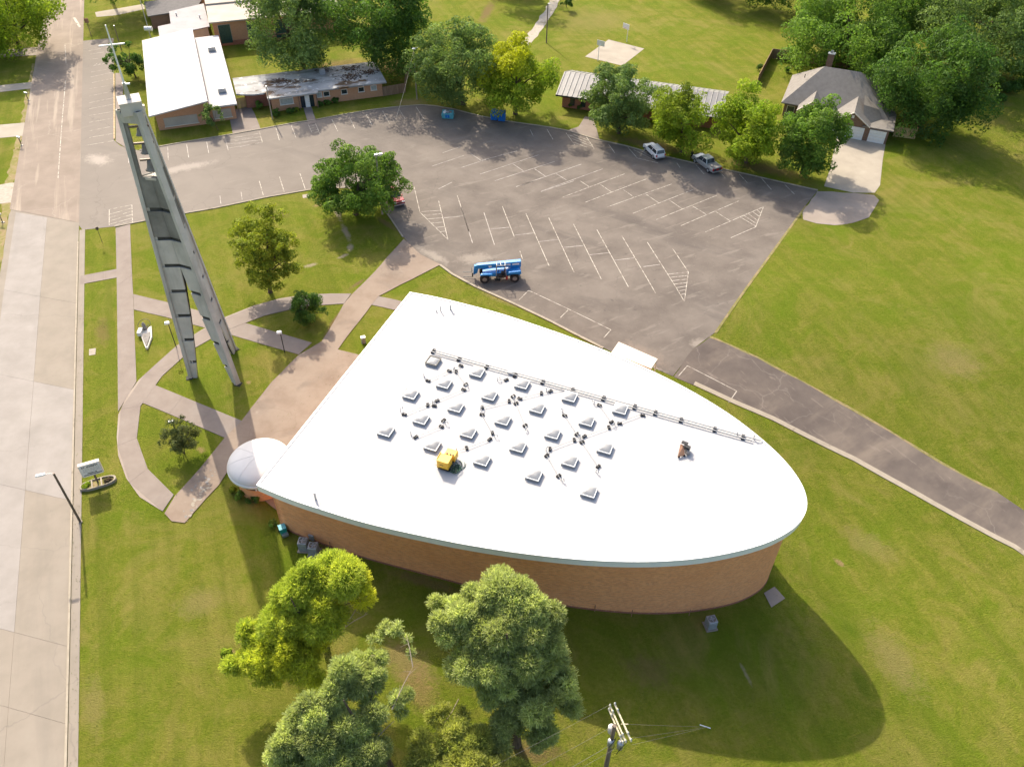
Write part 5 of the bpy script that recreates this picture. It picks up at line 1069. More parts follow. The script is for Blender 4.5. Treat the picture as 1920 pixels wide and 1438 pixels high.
MB().tube([(b.x, b.y, b.z + h - 0.1), (b.x, b.y, b.z + h + 0.05)], 0.14, 8).build('cap', M['galv'], t)
t, b, h = pole_thing('field_pole', 'lone dark pole in the far field beside the gravel track', 'pole', (1024.5, 81), (1026, 8), 0.13, 0.10, M['brownpole'])
MB().box((b.x + 0.25, b.y, b.z + h), (0.5, 0.3, 0.18)).build('lamp_head', M['galv'], t)
t, b, h = pole_thing('bay_pole', 'thin brown pole at the far end of the parking bays', 'pole', (228, 95), (212, 50), 0.09, 0.07, M['brownpole'])
MB().tube([(b.x, b.y, b.z + h), (b.x, b.y, b.z + h + 0.1)], 0.12, 8).build('cap', M['galv'], t)
t, b, h = pole_thing('tank_pole', 'pale pole carrying a white drum-shaped lamp behind the white hall', 'pole', (283, 72), (279, 56), 0.12, 0.10, M['galv'])
MB().tube([(b.x - 0.75, b.y, b.z + h + 0.2), (b.x + 0.75, b.y, b.z + h + 0.2)], 0.45, 14).build('drum', M['white_metal'], t); MB().tube([(b.x, b.y, b.z + h + 0.5), (b.x - 0.1, b.y, b.z + h + 9.5)], [0.09, 0.06], 8).build('mast', M['galv'], t)
# utility pole at the bottom edge
def utility_pole():
    top = at(1150, 1372, 8.6); gz = TZ(top.x, top.y); t = thing('utility_pole', 'dark timber utility pole with pale crossarms at the bottom edge', 'utility pole', (top.x, top.y, gz))
    MB().tube([(top.x, top.y, gz - 0.5), (top.x, top.y, 4), (top.x, top.y, 9.6)], [0.2, 0.17, 0.13], 10).build('pole', M['brownpole'], t)
    def arm(a, b, z, nm='crossarm'):
        A, B = at(*a, z), at(*b, z); d = B - A; o = MB().box((A + B) / 2, (d.length, 0.10, 0.12), math.atan2(d.y, d.x)).build(nm, M['crossarm'], t)
        for k in (0.03, 0.2, 0.8, 0.97):
            p = A + d * k; MB().lathe([(0.03, 0), (0.065, 0.05), (0.04, 0.1), (0.065, 0.15), (0.0, 0.24)], (p.x, p.y, z + 0.06), 8).build('insulator', M['lamp_lens'], o)
        return A, B
    A1, B1 = arm((1152, 1318), (1184, 1390), 9.5); A2, B2 = arm((1143, 1321), (1174, 1392), 9.1); A3, B3 = arm((1141, 1328), (1169, 1394), 8.6); arm((1141, 1366), (1149, 1384), 7.8, 'short_crossarm')
    for (px, py, z, m_) in ((1146, 1366, 8.2, 'stone'), (1163, 1396, 7.4, 'galv'), (1145, 1392, 7.2, 'galv')):
        p = at(px, py, z); tr = MB().lathe([(0.0, -0.45), (0.22, -0.43), (0.24, 0.3), (0.2, 0.4), (0.0, 0.44)], p, 14).build('transformer', M[m_], t); MB().lathe([(0.05, 0), (0.07, 0.05), (0.03, 0.22)], p + Vector((0.08, 0, 0.42)), 8).build('bushing', M['dark'], tr)
    rnd = random.Random(2)
    for k in range(5):
        p = at(1150 + rnd.uniform(-8, 18), 1385 + rnd.uniform(-6, 14), 7.6); MB().tube([p, p + Vector((rnd.uniform(-0.5, 0.5), rnd.uniform(-0.5, 0.5), -0.4)), p + Vector((rnd.uniform(-0.7, 0.7), rnd.uniform(-0.7, 0.7), 0.3))], 0.02, 5).build('jumper_cable', M['dark'], t)
    MB().box(at(1171, 1357, 9.4), (0.5, 0.05, 0.05), 0.0).build('stub', M['crossarm'], t)
    return top, A2, B2, A3, B3
ut, A2, B2, A3, B3 = utility_pole()
def wire(name, label, a, b, sag, r, mat, cat, group=None):
    mb = MB(); N = 14; mb.tube([a.lerp(b, i / N) - Vector((0, 0, sag * 4 * (i / N) * (1 - i / N))) for i in range(N + 1)], r, 4, False); return tag(mb.build(name, mat, None, origin=a), label, cat, group)
far = Vector((-34, 3.5, 8.6))
wire('power_line', 'overhead wire leaving the upper end of the pole crossarm', A2, far + Vector((-1.2, 2.4, 0.6)), 1.1, 0.006, M['statue_dark'], 'wire', 'overhead wires at the utility pole')
wire('power_line', 'overhead wire leaving the middle of the pole crossarm', (A2 + B2) / 2, far + Vector((0, 1.2, 0.6)), 1.1, 0.006, M['statue_dark'], 'wire', 'overhead wires at the utility pole')
wire('power_line', 'overhead wire leaving the lower end of the pole crossarm', B3, far + Vector((1.0, 0, 0.0)), 1.2, 0.006, M['statue_dark'], 'wire', 'overhead wires at the utility pole')
wire('service_cable', 'thick lower cable running left below the pole transformers', at(1148, 1394, 7.0), far + Vector((0.6, 0.4, -1.2)), 1.3, 0.010, M['statue_dark'], 'wire', 'overhead wires at the utility pole')
anc = G(1326, 1365)
for k, (p, lb) in enumerate(((at(1172, 1357, 9.3), 'upper guy wire slanting from utility pole to the shaded lawn'), (at(1180, 1384, 8.6), 'middle guy wire slanting from utility pole to the shaded lawn'), (at(1184, 1396, 7.4), 'lower guy wire slanting from utility pole to the shaded lawn'))):
    wire('guy_wire', lb, p, anc + Vector((0, 0, 0.25)), 0.02, 0.006, M['statue_dark'], 'wire', 'guy wires of the utility pole')
ga0 = anc + Vector((-0.35, 0.0, 0.35)); mb = MB().tube([anc + Vector((0.25, 0, 0.05)), ga0 + Vector((-0.35, 0, 0.28))], 0.045, 8); tag(mb.build('guy_anchor', M['white_metal'], None, origin=anc), 'white guard tube where the guy wires reach the shaded lawn', 'anchor')
# church sign on its planter
def sign():
    b = G(185, 906); e = Vector((0.905, 0.425, 0)); nrm = Vector((e.y, -e.x, 0)); rz = math.atan2(e.y, e.x)
    t = thing('church_sign', 'white lettered sign board on a dark post by the street', 'sign', b)
    MB().box((b.x, b.y, 0.8), (0.16, 0.16, 1.6), rz).build('post', M['bronze'], t)
    c = Vector((b.x - 0.05, b.y + 0.02, 2.28)); W_, H_, D_ = 2.0, 1.65, 0.42
    cab = MB().box(c, (W_, D_, H_), rz).build('cabinet', M['cream'], t); bevel(cab, 0.03)
    bd = MB().box(c + nrm * (D_ / 2 + 0.012), (W_ - 0.12, 0.03, H_ - 0.14), rz).build('board', M['white'], t)
    def text(s, size, z, mat, squeeze=1.0):
        cu = bpy.data.curves.new('txt', 'FONT'); cu.body = s; cu.size = size; cu.align_x = 'CENTER'; cu.align_y = 'CENTER'; cu.extrude = 0.004; cu.offset = 0.006
        tmp = bpy.data.objects.new('txt', cu); me = bpy.data.meshes.new_from_object(tmp); bpy.data.objects.remove(tmp); me.materials.append(mat)
        o = link_mesh('lettering', me, bd, (c + nrm * (D_ / 2 + 0.033) + Vector((0, 0, z))) - WL[t.name]); o.rotation_euler = (R(90), 0, rz); o.scale = (squeeze, 1, 1)
    text('ST. JOSEPH', 0.30, 0.52, M['text'], 1.05)
    rnd = random.Random(5)
    for z, th in ((0.25, 0.035), (0.10, 0.03), (-0.02, 0.03), (-0.14, 0.03)):     # lines too small to read in the photograph
        x = -0.72
        while x < 0.72:
            w = rnd.uniform(0.07, 0.22); p = c + nrm * (D_ / 2 + 0.031) + e * (x + w / 2) + Vector((0, 0, z)); MB().box(p, (w, 0.008, th), rz).build('small_print', M['text_grey'], bd); x += w + 0.05
    for z, x0, x1, th in ((-0.36, -0.42, 0.42, 0.13), (-0.56, -0.78, 0.78, 0.14)):
        x = x0
        while x < x1:
            w = rnd.uniform(0.06, 0.10); p = c + nrm * (D_ / 2 + 0.031) + e * (x + w / 2) + Vector((0, 0, z)); MB().box(p, (w, 0.008, th * rnd.uniform(0.75, 1)), rz).build('small_print', M['text'], bd); x += w + 0.025
    # planter ring of brick
    q = G(185, 908); t2 = thing('planter', 'oval kerbed planter bed under the church sign', 'planter', q)
    P = [];
    for k in range(28):
        a = 2 * math.pi * k / 28; ca, sa = math.cos(a), math.sin(a); x = 1.75 * (abs(ca) ** 0.75) * (1 if ca > 0 else -1); y = 0.62 * (abs(sa) ** 0.8) * (1 if sa > 0 else -1); P.append((q.x + e.x * x - e.y * y, q.y + e.y * x + e.x * y))
    Pi = [(q.x + (p[0] - q.x) * 0.9, q.y + (p[1] - q.y) * 0.86) for p in P]
    mb = MB(); v, f = ring(P, P, -0.1, 0.34); mb.add(v, f); v, f = ring(P, Pi, 0.34, 0.34); mb.add(v, f); v, f = ring(Pi, Pi, 0.34, 0.05); mb.add(v, f); mb.build('rim', M['kerb'], t2)
    MB().add([(p[0], p[1], 0.2) for p in Pi], [tuple(range(28))]).build('soil', M['dirt'], t2)
    for s in (-0.55, 0.35): m0 = q + e * s; MB().box((m0.x, m0.y, 0.22), (0.14, 1.05, 0.22), rz).build('divider', M['kerb'], t2)
    return q, e
SQ, SE = sign()
# monument on the lawn: pale kite-shaped stone bed with a dark carved figure lying on it
def monument():
    c = G(275, 640); t = thing('monument', 'pale kite-shaped stone monument with dark carved anchor on the lawn', 'monument', c)
    K = [G(*p) for p in ((265, 627), (285, 614), (286, 634), (278, 655), (274, 655), (266, 634))]
    MB().prism([(p.x, p.y) for p in K], c.z - 0.05, c.z + 0.28).build('base', M['stone'], t)
    k2 = [G(*p) for p in ((268, 632), (283, 628), (283, 634), (277, 652), (275, 652), (268, 636))]
    MB().prism([(p.x, p.y) for p in k2], c.z + 0.28, c.z + 0.42).build('carved_slab', M['statue_dark'], t)
    a, b = G(266, 621), G(272, 629); MB().box(((a.x + b.x) / 2 - 0.2, (a.y + b.y) / 2 - 0.25, 0.42), (0.42, 1.0, 0.55), 0.05).build('tablet', M['white'], t)
    q = G(272, 616); MB().tube([(q.x + 0.75 * math.cos(k * 0.35), q.y + 0.75 * math.sin(k * 0.35) + 0.1, 0.55 + 0.25 * math.sin(k * 0.35)) for k in range(0, 19)], 0.03, 6).build('hoop', M['black_metal'], t)
    q = G(273, 620); fig = MB().lathe([(0.0, 0.0), (0.32, 0.02), (0.26, 0.35), (0.20, 0.62), (0.24, 0.72), (0.12, 0.80), (0.14, 0.92), (0.09, 1.02), (0.0, 1.05)], (q.x, q.y, 0.25), 14).build('figure', M['statue_dark'], t)
    MB().tube([(q.x, q.y, 0.85), (q.x + 0.4, q.y - 0.15, 0.6), (q.x + 0.55, q.y + 0.1, 0.9)], 0.06, 6).build('arm', M['statue_dark'], fig)
    q = G(277, 658); MB().tube([(q.x, q.y + 0.25, 0.1), (q.x + 0.03, q.y - 0.2, 0.35)], 0.05, 6).build('spout', M['bronze'], t)
monument()
def mailbox(label, base, top):
    b = G(*base); h = height_over(b, *top); h = max(1.0, min(h, 1.3)); t = thing('mailbox', label, 'mailbox', b, ST_ROT, 'mailboxes along the left side of the street')
    MB().box((0, 0, h / 2), (0.1, 0.1, h), 0).build('post', M['bronze'], t, True); bevel(MB().box((0, 0, h + 0.12), (0.75, 0.25, 0.26), 0).build('box', M['galv'], t, True), 0.06); MB().box((0.1, 0, 0.04), (0.5, 0.3, 0.08)).build('foot', M['black_metal'], t, True)
mailbox('pale mailbox on dark post on the upper left lawn', (53.5, 189), (49, 174)); mailbox('dark mailbox on post by the second left driveway', (40.5, 273), (36, 256)); mailbox('mailbox near the gravel drive at the left image edge', (5, 417), (1, 400))
t, b, h = pole_thing('small_sign', 'small dark traffic sign post on grass near the street corner', 'sign', (192, 455), (186, 427), 0.03, 0.03, M['black_metal']); MB().box((b.x, b.y, b.z + h), (0.4, 0.04, 0.45), 0.6).build('plate', M['bronze'], t)
t, b, h = pole_thing('corner_sign', 'brown board and lamp post by the street above the parking bays', 'sign', (172, 70), (163, 38), 0.06, 0.05, M['brownpole']); MB().box((b.x, b.y, b.z + h - 0.1), (0.8, 0.1, 0.9), 0.3).build('board', M['rust'], t)
for lb, base, top, rz in (('basketball hoop on white pole beside the near edge of the court', (1121, 115), (1123, 88), -0.6), ('basketball hoop on white pole beyond the far edge of the court', (1175, 79), (1173, 58), 2.3)):
    b = G(*base); t = thing('basketball_hoop', lb, 'basketball hoop', b, rz, 'basketball hoops at the concrete court')
    MB().tube([(0, 0, -0.2), (0, 0, 2.8), (0, 0.6, 3.2)], 0.07, 8).build('pole', M['white_metal'], t, True); MB().box((0, 0.66, 3.3), (1.7, 0.05, 1.05)).build('backboard', M['white'], t, True)
    MB().tube([(0.23 * math.cos(k * 0.45), 0.95 + 0.23 * math.sin(k * 0.45), 3.02) for k in range(15)], 0.02, 5).build('rim', M['tail'], t, True)

# ------------------------------------------------------------------ plant and bins round the buildings
def ac_unit(label, px, rz, s=1.0):
    b = G(*px); t = thing('condenser_unit', label, 'air conditioner', b, rz, 'air conditioners along the church wall'); w = 0.86 * s; hh = 1.15 * s
    bevel(MB().box((0, 0, hh / 2 + 0.1), (w, w, hh)).build('casing', M['acgrey'], t, True), 0.06, 3)
    MB().box((0, 0, 0.03), (w + 0.25, w + 0.25, 0.14)).build('pad', M['grey_slab'], t, True)
    top = MB().lathe([(0.36 * s, 0), (0.36 * s, 0.04), (0.31 * s, 0.05), (0.30 * s, -0.0), (0.0, 0.005)], (0, 0, hh + 0.1), 20).build('fan_guard', M['statue_dark'], t, True)
    for k in range(4): MB().box((0.15 * s * math.cos(k * 1.571), 0.15 * s * math.sin(k * 1.571), hh + 0.125), (0.26 * s, 0.1 * s, 0.015), k * 1.571).build('fan_blade', M['acgrey'], top, True)
    for k in range(6): MB().box((0, -w / 2 - 0.012, 0.3 + k * 0.14 * s), (w * 0.85, 0.02, 0.04)).build('louvre', M['galv'], t, True)
ac_unit('left of two grey condensers at the brick wall behind the yellow pine', (571, 1028), AZ + 0.3); ac_unit('right of two grey condensers at the brick wall behind the yellow pine', (590, 1037), AZ + 0.3); ac_unit('single dark grey condenser below the curved end of the church', (1331, 1174), 0.25, 1.0)
b = G(586, 1014); t = thing('meter_box', 'small grey utility cabinet on the brick wall by two condensers', 'cabinet', b); bevel(MB().box((b.x, b.y, b.z + 0.6), (0.55, 0.25, 0.7), AZ).build('cabinet', M['acgrey'], t), 0.03); MB().tube([(b.x, b.y, b.z), (b.x, b.y, b.z + 0.3)], 0.04, 6).build('conduit', M['galv'], t)
def cart_bin():
    b = G(532, 999); t = thing('recycling_cart', 'teal wheeled cart by the shaded church corner', 'cart', b, 0.5)
    bevel(MB().box((0, 0, 0.5), (0.62, 0.62, 0.8), taper=1.08).build('body', M['teal_dark'], t, True), 0.05); bevel(MB().box((0, 0, 0.95), (0.7, 0.72, 0.08)).build('lid', M['teal'], t, True), 0.03)
    for s in (-1, 1): MB().add(*wheel_geo((0.3 * s, 0.3, 0.12), 0.12, 0.06, 12)).build('wheel', M['dark'], t, True)
    MB().box((0.05, -0.45, 0.2), (0.6, 0.35, 0.3)).build('step', M['galv'], t, True)
cart_bin()
def dumpster(name, label, px, rz, mat, L=1.8, W=1.2, Hh_=1.3, lid=True, group=None):
    b = G(*px); t = thing(name, label, 'dumpster', b, rz, group)
    body = MB(); body.hexa([(-L / 2, -W / 2 * .85, .12), (L / 2, -W / 2 * .85, .12), (L / 2, W / 2, .12), (-L / 2, W / 2, .12)], [(-L / 2, -W / 2, Hh_ * .85), (L / 2, -W / 2, Hh_ * .85), (L / 2, W / 2, Hh_), (-L / 2, W / 2, Hh_)]); bo = body.build('body', M[mat], t, True); bevel(bo, 0.03)
    for s in (-1, 1): MB().box((s * (L / 2 + 0.05), 0, Hh_ * .55), (0.1, W * .8, 0.14)).build('lift_pocket', M[mat], t, True)
    for k in (-1, 0, 1): MB().box((k * L * 0.33, -W / 2 - 0.0, Hh_ * .5), (0.06, 0.07, Hh_ * .7)).build('stiffener', M[mat], bo, True)
    for sx in (-1, 1):
        for sy in (-1, 1): MB().add(*wheel_geo((sx * L * .42, sy * W * .35, 0.08), 0.08, 0.05, 10)).build('caster', M['dark'], t, True)
    if lid:
        MB().hexa([(-L / 2, -W / 2 - .04, Hh_ * .86), (L / 2, -W / 2 - .04, Hh_ * .86), (L / 2, W / 2, Hh_ + .01), (-L / 2, W / 2, Hh_ + .01)], [(-L / 2, -W / 2 - .04, Hh_ * .86 + .05), (L / 2, -W / 2 - .04, Hh_ * .86 + .05), (L / 2, W / 2, Hh_ + .06), (-L / 2, W / 2, Hh_ + .06)]).build('lid', M[mat], t, True)
    return t
t = dumpster('dumpster', 'pale teal open dumpster heaped with rubbish under the big tree', (840, 222), -0.08, 'teal', 2.0, 1.3, 1.25, False)
MB().box((0, -0.665, 0.62), (0.75, 0.03, 0.55)).build('logo_panel', M['bin_blue'], t, True)
rr = random.Random(8)
for k in range(9): bevel(MB().box((rr.uniform(-.7, .7), rr.uniform(-.35, .35), 1.12 + rr.uniform(0, .25)), (rr.uniform(.3, .6), rr.uniform(.3, .5), rr.uniform(.2, .4)), rr.uniform(0, 3), rx=rr.uniform(-.5, .5)).build('rubbish_bag', M[rr.choice(('white', 'dark', 'acgrey', 'statue_dark'))], t, True), 0.08)
dumpster('dumpster', 'left of two blue collection bins under the yellow tree', (927, 225), -0.15, 'bin_blue', 1.15, 1.1, 1.75, True, 'blue collection bins'); dumpster('dumpster', 'right of two blue collection bins under the yellow tree', (941, 227), -0.15, 'bin_blue', 1.15, 1.1, 1.75, True, 'blue collection bins')

b = G(682, 643); t = thing('garden_box', 'small grey utility box on the grass beside the church front', 'cabinet', b); bevel(MB().box((b.x, b.y, b.z + 0.45), (0.5, 0.4, 0.9), 0.4).build('cabinet', M['acgrey'], t), 0.04); MB().box((b.x, b.y, b.z + 0.93), (0.56, 0.46, 0.06), 0.4).build('lid', M['white_metal'], t)
# ------------------------------------------------------------------ vehicles
def loft_body(prof, W, inset=0.09):
    mb = MB(); n = len(prof); cxm = sum(p[0] for p in prof) / n; czm = sum(p[1] for p in prof) / n
    layers = [(-W / 2, 0.955), (-W / 2 + inset, 1.0), (W / 2 - inset, 1.0), (W / 2, 0.955)]; vs = []
    for y, s in layers:
        for x, z in prof: vs.append((cxm + (x - cxm) * s, y, czm + (z - czm) * (1 - (1 - s) * 0.7)))
    fs = []
    for l in range(3):
        for k in range(n):
            j = (k + 1) % n; fs.append((l * n + k, l * n + j, (l + 1) * n + j, (l + 1) * n + k))
    fs.append(tuple(range(n))[::-1]); fs.append(tuple(range(3 * n, 4 * n))); return mb.add(vs, fs)
def cabin(t, x0, x1, z0, tx0, tx1, z1, w0, w1, paint, roof_only=False):
    lo = [Vector((x0, -w0 / 2, z0)), Vector((x1, -w0 / 2, z0)), Vector((x1, w0 / 2, z0)), Vector((x0, w0 / 2, z0))]; hi = [Vector((tx0, -w1 / 2, z1)), Vector((tx1, -w1 / 2, z1)), Vector((tx1, w1 / 2, z1)), Vector((tx0, w1 / 2, z1))]
    c = MB().hexa(lo, hi).build('cabin', paint, t, True); bevel(c, 0.05, 2)
    def pane(nm, q, m=0.09, mv=0.08):
        a, b, c_, d = q; n = (b - a).cross(d - a).normalized() * 0.012
        def pt(u, v): return (a.lerp(b, u)).lerp(d.lerp(c_, u), v) + n
        L = (b - a).length; Hh = (d - a).length; u = m / L; v = mv / Hh
        MB().add([pt(u, v), pt(1 - u, v), pt(1 - u, 1 - v), pt(u, 1 - v)], [(0, 1, 2, 3)]).build(nm, M['glass'], c, True)
    pane('windscreen', (lo[1], lo[2], hi[2], hi[1]), 0.10); pane('rear_window', (lo[3], lo[0], hi[0], hi[3]), 0.12)
    for s in (0, 1):
        A, B, C_, D = (lo[0], lo[1], hi[1], hi[0]) if s == 0 else (lo[2], lo[3], hi[3], hi[2]); mid0 = A.lerp(B, 0.5); mid1 = D.lerp(C_, 0.5)
        pane('side_window', (A, mid0, mid1, D), 0.07); pane('side_window', (mid0, B, C_, mid1), 0.07)
    return c
def wheels(t, xs, W, r=0.36):
    for x in xs:
        for s in (-1, 1):
            w = MB().add(*wheel_geo((x, s * (W / 2 - 0.10), r), r, 0.24, 18)).build('wheel', M['dark'], t, True); MB().add(*wheel_geo((x, s * (W / 2 + 0.012), r), r * 0.62, 0.03, 14)).build('rim', M['galv'], w, True)
def lamps(t, xf, xr, W, zf, zr):
    for s in (-1, 1):
        MB().box((xf, s * (W / 2 - 0.28), zf), (0.16, 0.38, 0.16)).build('headlight', M['lamp_lens'], t, True); MB().box((xr, s * (W / 2 - 0.16), zr), (0.10, 0.22, 0.34)).build('tail_light', M['tail'], t, True)
def place(t, a, b): return t
def suv(name, label, loc, rz, paint):
    t = thing(name, label, 'car', loc, rz); W = 1.86
    prof = [(-2.25, 0.38), (-2.32, 0.6), (-2.28, 0.98), (-2.15, 1.06), (0.95, 1.08), (2.02, 0.98), (2.25, 0.82), (2.30, 0.55), (2.22, 0.34)]
    bevel(loft_body(prof, W).build('body', paint, t, True), 0.05, 2)
    c = cabin(t, -2.2, 1.12, 1.03, -1.95, 0.25, 1.68, 1.70, 1.36, paint)
    MB().box((0.05, 0, 0.40), (4.2, 1.88, 0.14)).build('sill_trim', M['dark'], t, True); MB().box((2.27, 0, 0.72), (0.06, 0.8, 0.2)).build('grille', M['black_metal'], t, True); MB().box((2.30, 0, 0.46), (0.12, 1.6, 0.18)).build('bumper', M['galv'], t, True)
    MB().box((-2.31, 0, 0.5), (0.12, 1.6, 0.2)).build('bumper', M['acgrey'], t, True)
    for s in (-1, 1): MB().box((0.85, s * 0.98, 1.12), (0.16, 0.2, 0.14)).build('mirror', paint, t, True); MB().tube([(-1.7, s * 0.6, 1.72), (0.1, s * 0.6, 1.72)], 0.025, 5).build('roof_rail', M['black_metal'], t, True)
    wheels(t, (-1.42, 1.42), W); lamps(t, 2.2, -2.27, W, 0.80, 0.85); return t
def heading(a, b): return math.atan2(b.y - a.y, b.x - a.x)
fr_, rr_ = G(744, 392), G(731, 368)
hd = math.atan2(108.3 - 112.0, -17.3 + 19.2)
suv('red_car', 'dark red car parked in the shade under the round tree', (-18.25, 110.6, 0.03), hd, M['red'])
suv('white_car', 'small white sport utility car parked half under the trees', (22.9, 126.6, 0.03), hd + math.pi - 0.1, M['white_car'])
def pickup():
    W = 1.95; t = thing('pickup_truck', 'silver pickup truck parked beside the trees at the top kerb', 'pickup truck', (30.9, 122.6, 0.03), hd + math.pi)
    prof = [(-2.75, 0.5), (-2.85, 0.7), (-2.82, 1.08), (1.35, 1.10), (2.45, 1.04), (2.72, 0.9), (2.8, 0.6), (2.7, 0.42), (-2.0, 0.42)]
    bevel(loft_body(prof, W).build('body', M['silver'], t, True), 0.05, 2); cabin(t, -1.05, 1.45, 1.06, -0.75, 0.75, 1.78, 1.78, 1.42, M['silver'])
    MB().box((-1.92, 0, 1.10), (1.62, 1.55, 0.05)).build('bed_cover', M['statue_dark'], t, True)
    for s in (-1, 1): MB().box((-1.95, s * 0.87, 1.11), (1.7, 0.12, 0.10)).build('bed_rail', M['silver'], t, True); MB().box((1.1, s * 1.06, 1.2), (0.2, 0.24, 0.22)).build('mirror', M['black_metal'], t, True)
    MB().box((-2.86, 0, 0.86), (0.05, 1.4, 0.42)).build('tailgate', M['black_metal'], t, True); MB().box((-2.91, 0, 0.55), (0.16, 1.8, 0.16)).build('bumper', M['galv'], t, True); MB().box((2.78, 0, 0.6), (0.14, 1.8, 0.2)).build('bumper', M['galv'], t, True); MB().box((2.76, 0, 0.86), (0.05, 0.9, 0.24)).build('grille', M['black_metal'], t, True)
    MB().box((-2.90, 0, 0.9), (0.03, 0.5, 0.2)).build('red_flag', M['tail'], t, True)
    wheels(t, (-1.75, 1.75), W, 0.39); lamps(t, 2.68, -2.83, W, 0.86, 0.9)
pickup()
def telehandler():
    a, b = Vector((-4.1, 89.75, 0)), Vector((-0.06, 90.1, 0)); rz = math.atan2(a.y - b.y, a.x - b.x); c = (a + b) / 2 + Vector((0.15, 1.0, 0)); W = 2.2
    t = thing('telehandler', 'blue telescopic forklift parked at the kerb beside the church', 'telehandler', (c.x, c.y, 0.03), rz)
    # x forward (forks), y to the left of the machine = towards the camera
    prof = [(-2.75, 0.75), (-2.85, 1.5), (-2.5, 1.75), (-0.9, 1.35), (1.4, 1.2), (2.2, 1.15), (2.2, 0.7), (-2.4, 0.65)]
    bevel(loft_body(prof, 1.25).build('chassis', M['blue'], t, True), 0.05)
    boom = MB().hexa([(-2.9, -0.62, 1.70), (3.0, -0.55, 1.55), (3.0, -0.02, 1.55), (-2.9, 0.05, 1.70)], [(-2.9, -0.62, 2.55), (3.0, -0.55, 2.12), (3.0, -0.02, 2.12), (-2.9, 0.05, 2.55)]).build('boom', M['blue'], t, True); bevel(boom, 0.05)
    MB().box((-2.2, 0.075, 2.2), (0.9, 0.03, 0.22), ry=0.07).build('decal', M['white'], boom, True); MB().box((-1.2, 0.06, 2.12), (0.6, 0.03, 0.2), ry=0.07).build('decal', M['lamp_lens'], boom, True); MB().box((1.2, 0.02, 1.9), (0.4, 0.03, 0.3), ry=0.07).build('decal', M['white'], boom, True)
    MB().hexa([(2.9, -0.5, 0.9), (3.45, -0.45, 0.55), (3.45, -0.1, 0.55), (2.9, -0.06, 0.9)], [(2.7, -0.5, 2.0), (3.3, -0.5, 2.0), (3.3, -0.06, 2.0), (2.7, -0.06, 2.0)]).build('boom_head', M['blue'], t, True)
    cr = MB(); cr.box((3.55, -0.25, 0.75), (0.10, 1.6, 0.10)); cr.box((3.55, -0.25, 1.25), (0.10, 1.6, 0.10))
    for y in (-0.98, -0.5, 0.0, 0.48): cr.box((3.55, y, 1.0), (0.08, 0.07, 0.6))
    car_ = cr.build('carriage', M['black_metal'], t, True)
    for y in (-0.75, 0.3): MB().box((4.2, y, 0.62), (1.25, 0.13, 0.06)).box((3.62, y, 0.95), (0.06, 0.13, 0.7)).build('fork', M['black_metal'], t, True)
    for s in (-1, 1):
        for x in (-2.0, 2.0):
            w = MB().add(*wheel_geo((x, s * 0.92, 0.62), 0.62, 0.42, 22)).build('wheel', M['dark'], t, True); MB().add(*wheel_geo((x, s * 1.13, 0.62), 0.3, 0.05, 16)).build('rim', M['statue_dark'], w, True)
        bevel(MB().hexa([(-2.9, s * 0.9 - 0.25, 1.28), (-1.0, s * 0.9 - 0.25, 1.28), (-1.0, s * 0.9 + 0.25, 1.28), (-2.9, s * 0.9 + 0.25, 1.28)], [(-2.8, s * 0.9 - 0.22, 1.75), (-1.2, s * 0.9 - 0.22, 1.6), (-1.2, s * 0.9 + 0.22, 1.6), (-2.8, s * 0.9 + 0.22, 1.75)]).build('rear_fender', M['blue'], t, True), 0.08)
        bevel(MB().hexa([(0.9, s * 0.9 - 0.25, 1.22), (2.6, s * 0.9 - 0.25, 1.22), (2.6, s * 0.9 + 0.25, 1.22), (0.9, s * 0.9 + 0.25, 1.22)], [(1.0, s * 0.9 - 0.22, 1.42), (2.4, s * 0.9 - 0.22, 1.42), (2.4, s * 0.9 + 0.22, 1.42), (1.0, s * 0.9 + 0.22, 1.42)]).build('front_fender', M['blue'], t, True), 0.08)
    # open cab with roll-over frame on the camera side, engine bay below
    fr = MB(); X0, X1, Y0, Y1, Z0, Z1 = -0.85, 0.45, 0.35, 1.1, 1.1, 2.75
    for x in (X0, X1):
        for y in (Y0, Y1): fr.tube([(x, y, Z0), (x * 0.85, y, Z1)], 0.045, 6)
    for y in (Y0, Y1): fr.tube([(X0 * 0.85, y, Z1), (X1 * 0.85, y, Z1)], 0.045, 6)
    for x in (X0 * .85, -0.15, X1 * .85): fr.tube([(x, Y0, Z1), (x, Y1, Z1)], 0.035, 6)
    fr.build('rollover_frame', M['galv'], t, True)
    MB().box((-0.3, 0.72, 1.0), (1.2, 0.75, 0.35)).build('cab_floor', M['black_metal'], t, True); bevel(MB().box((-0.45, 0.72, 1.4), (0.5, 0.5, 0.14)).box((-0.68, 0.72, 1.75), (0.12, 0.5, 0.65), ry=-0.15).build('seat', M['dark'], t, True), 0.04)
    MB().tube([(0.25, 0.72, 1.1), (0.1, 0.72, 1.7)], 0.03, 6).tube([(0.1 + 0.05 * math.sin(k * 0.7), 0.72 + 0.18 * math.cos(k * 0.7), 1.72 + 0.12 * math.sin(k * 0.7)) for k in range(10)], 0.02, 5).build('steering_wheel', M['dark'], t, True)
    rnd = random.Random(3)
    for k in range(9): MB().box((rnd.uniform(-0.9, 0.9), rnd.uniform(0.65, 1.0), rnd.uniform(0.5, 0.95)), (rnd.uniform(0.15, 0.35), rnd.uniform(0.15, 0.3), rnd.uniform(0.12, 0.3)), rnd.uniform(0, 1)).build('engine_component', M[rnd.choice(('black_metal', 'steel', 'dark', 'galv'))], t, True)
    MB().box((-0.95, 0.95, 0.72), (0.28, 0.3, 0.5)).build('fuel_tank', M['redbox'], t, True); MB().box((0.3, 0.9, 0.38), (0.8, 0.5, 0.1)).build('step', M['black_metal'], t, True)
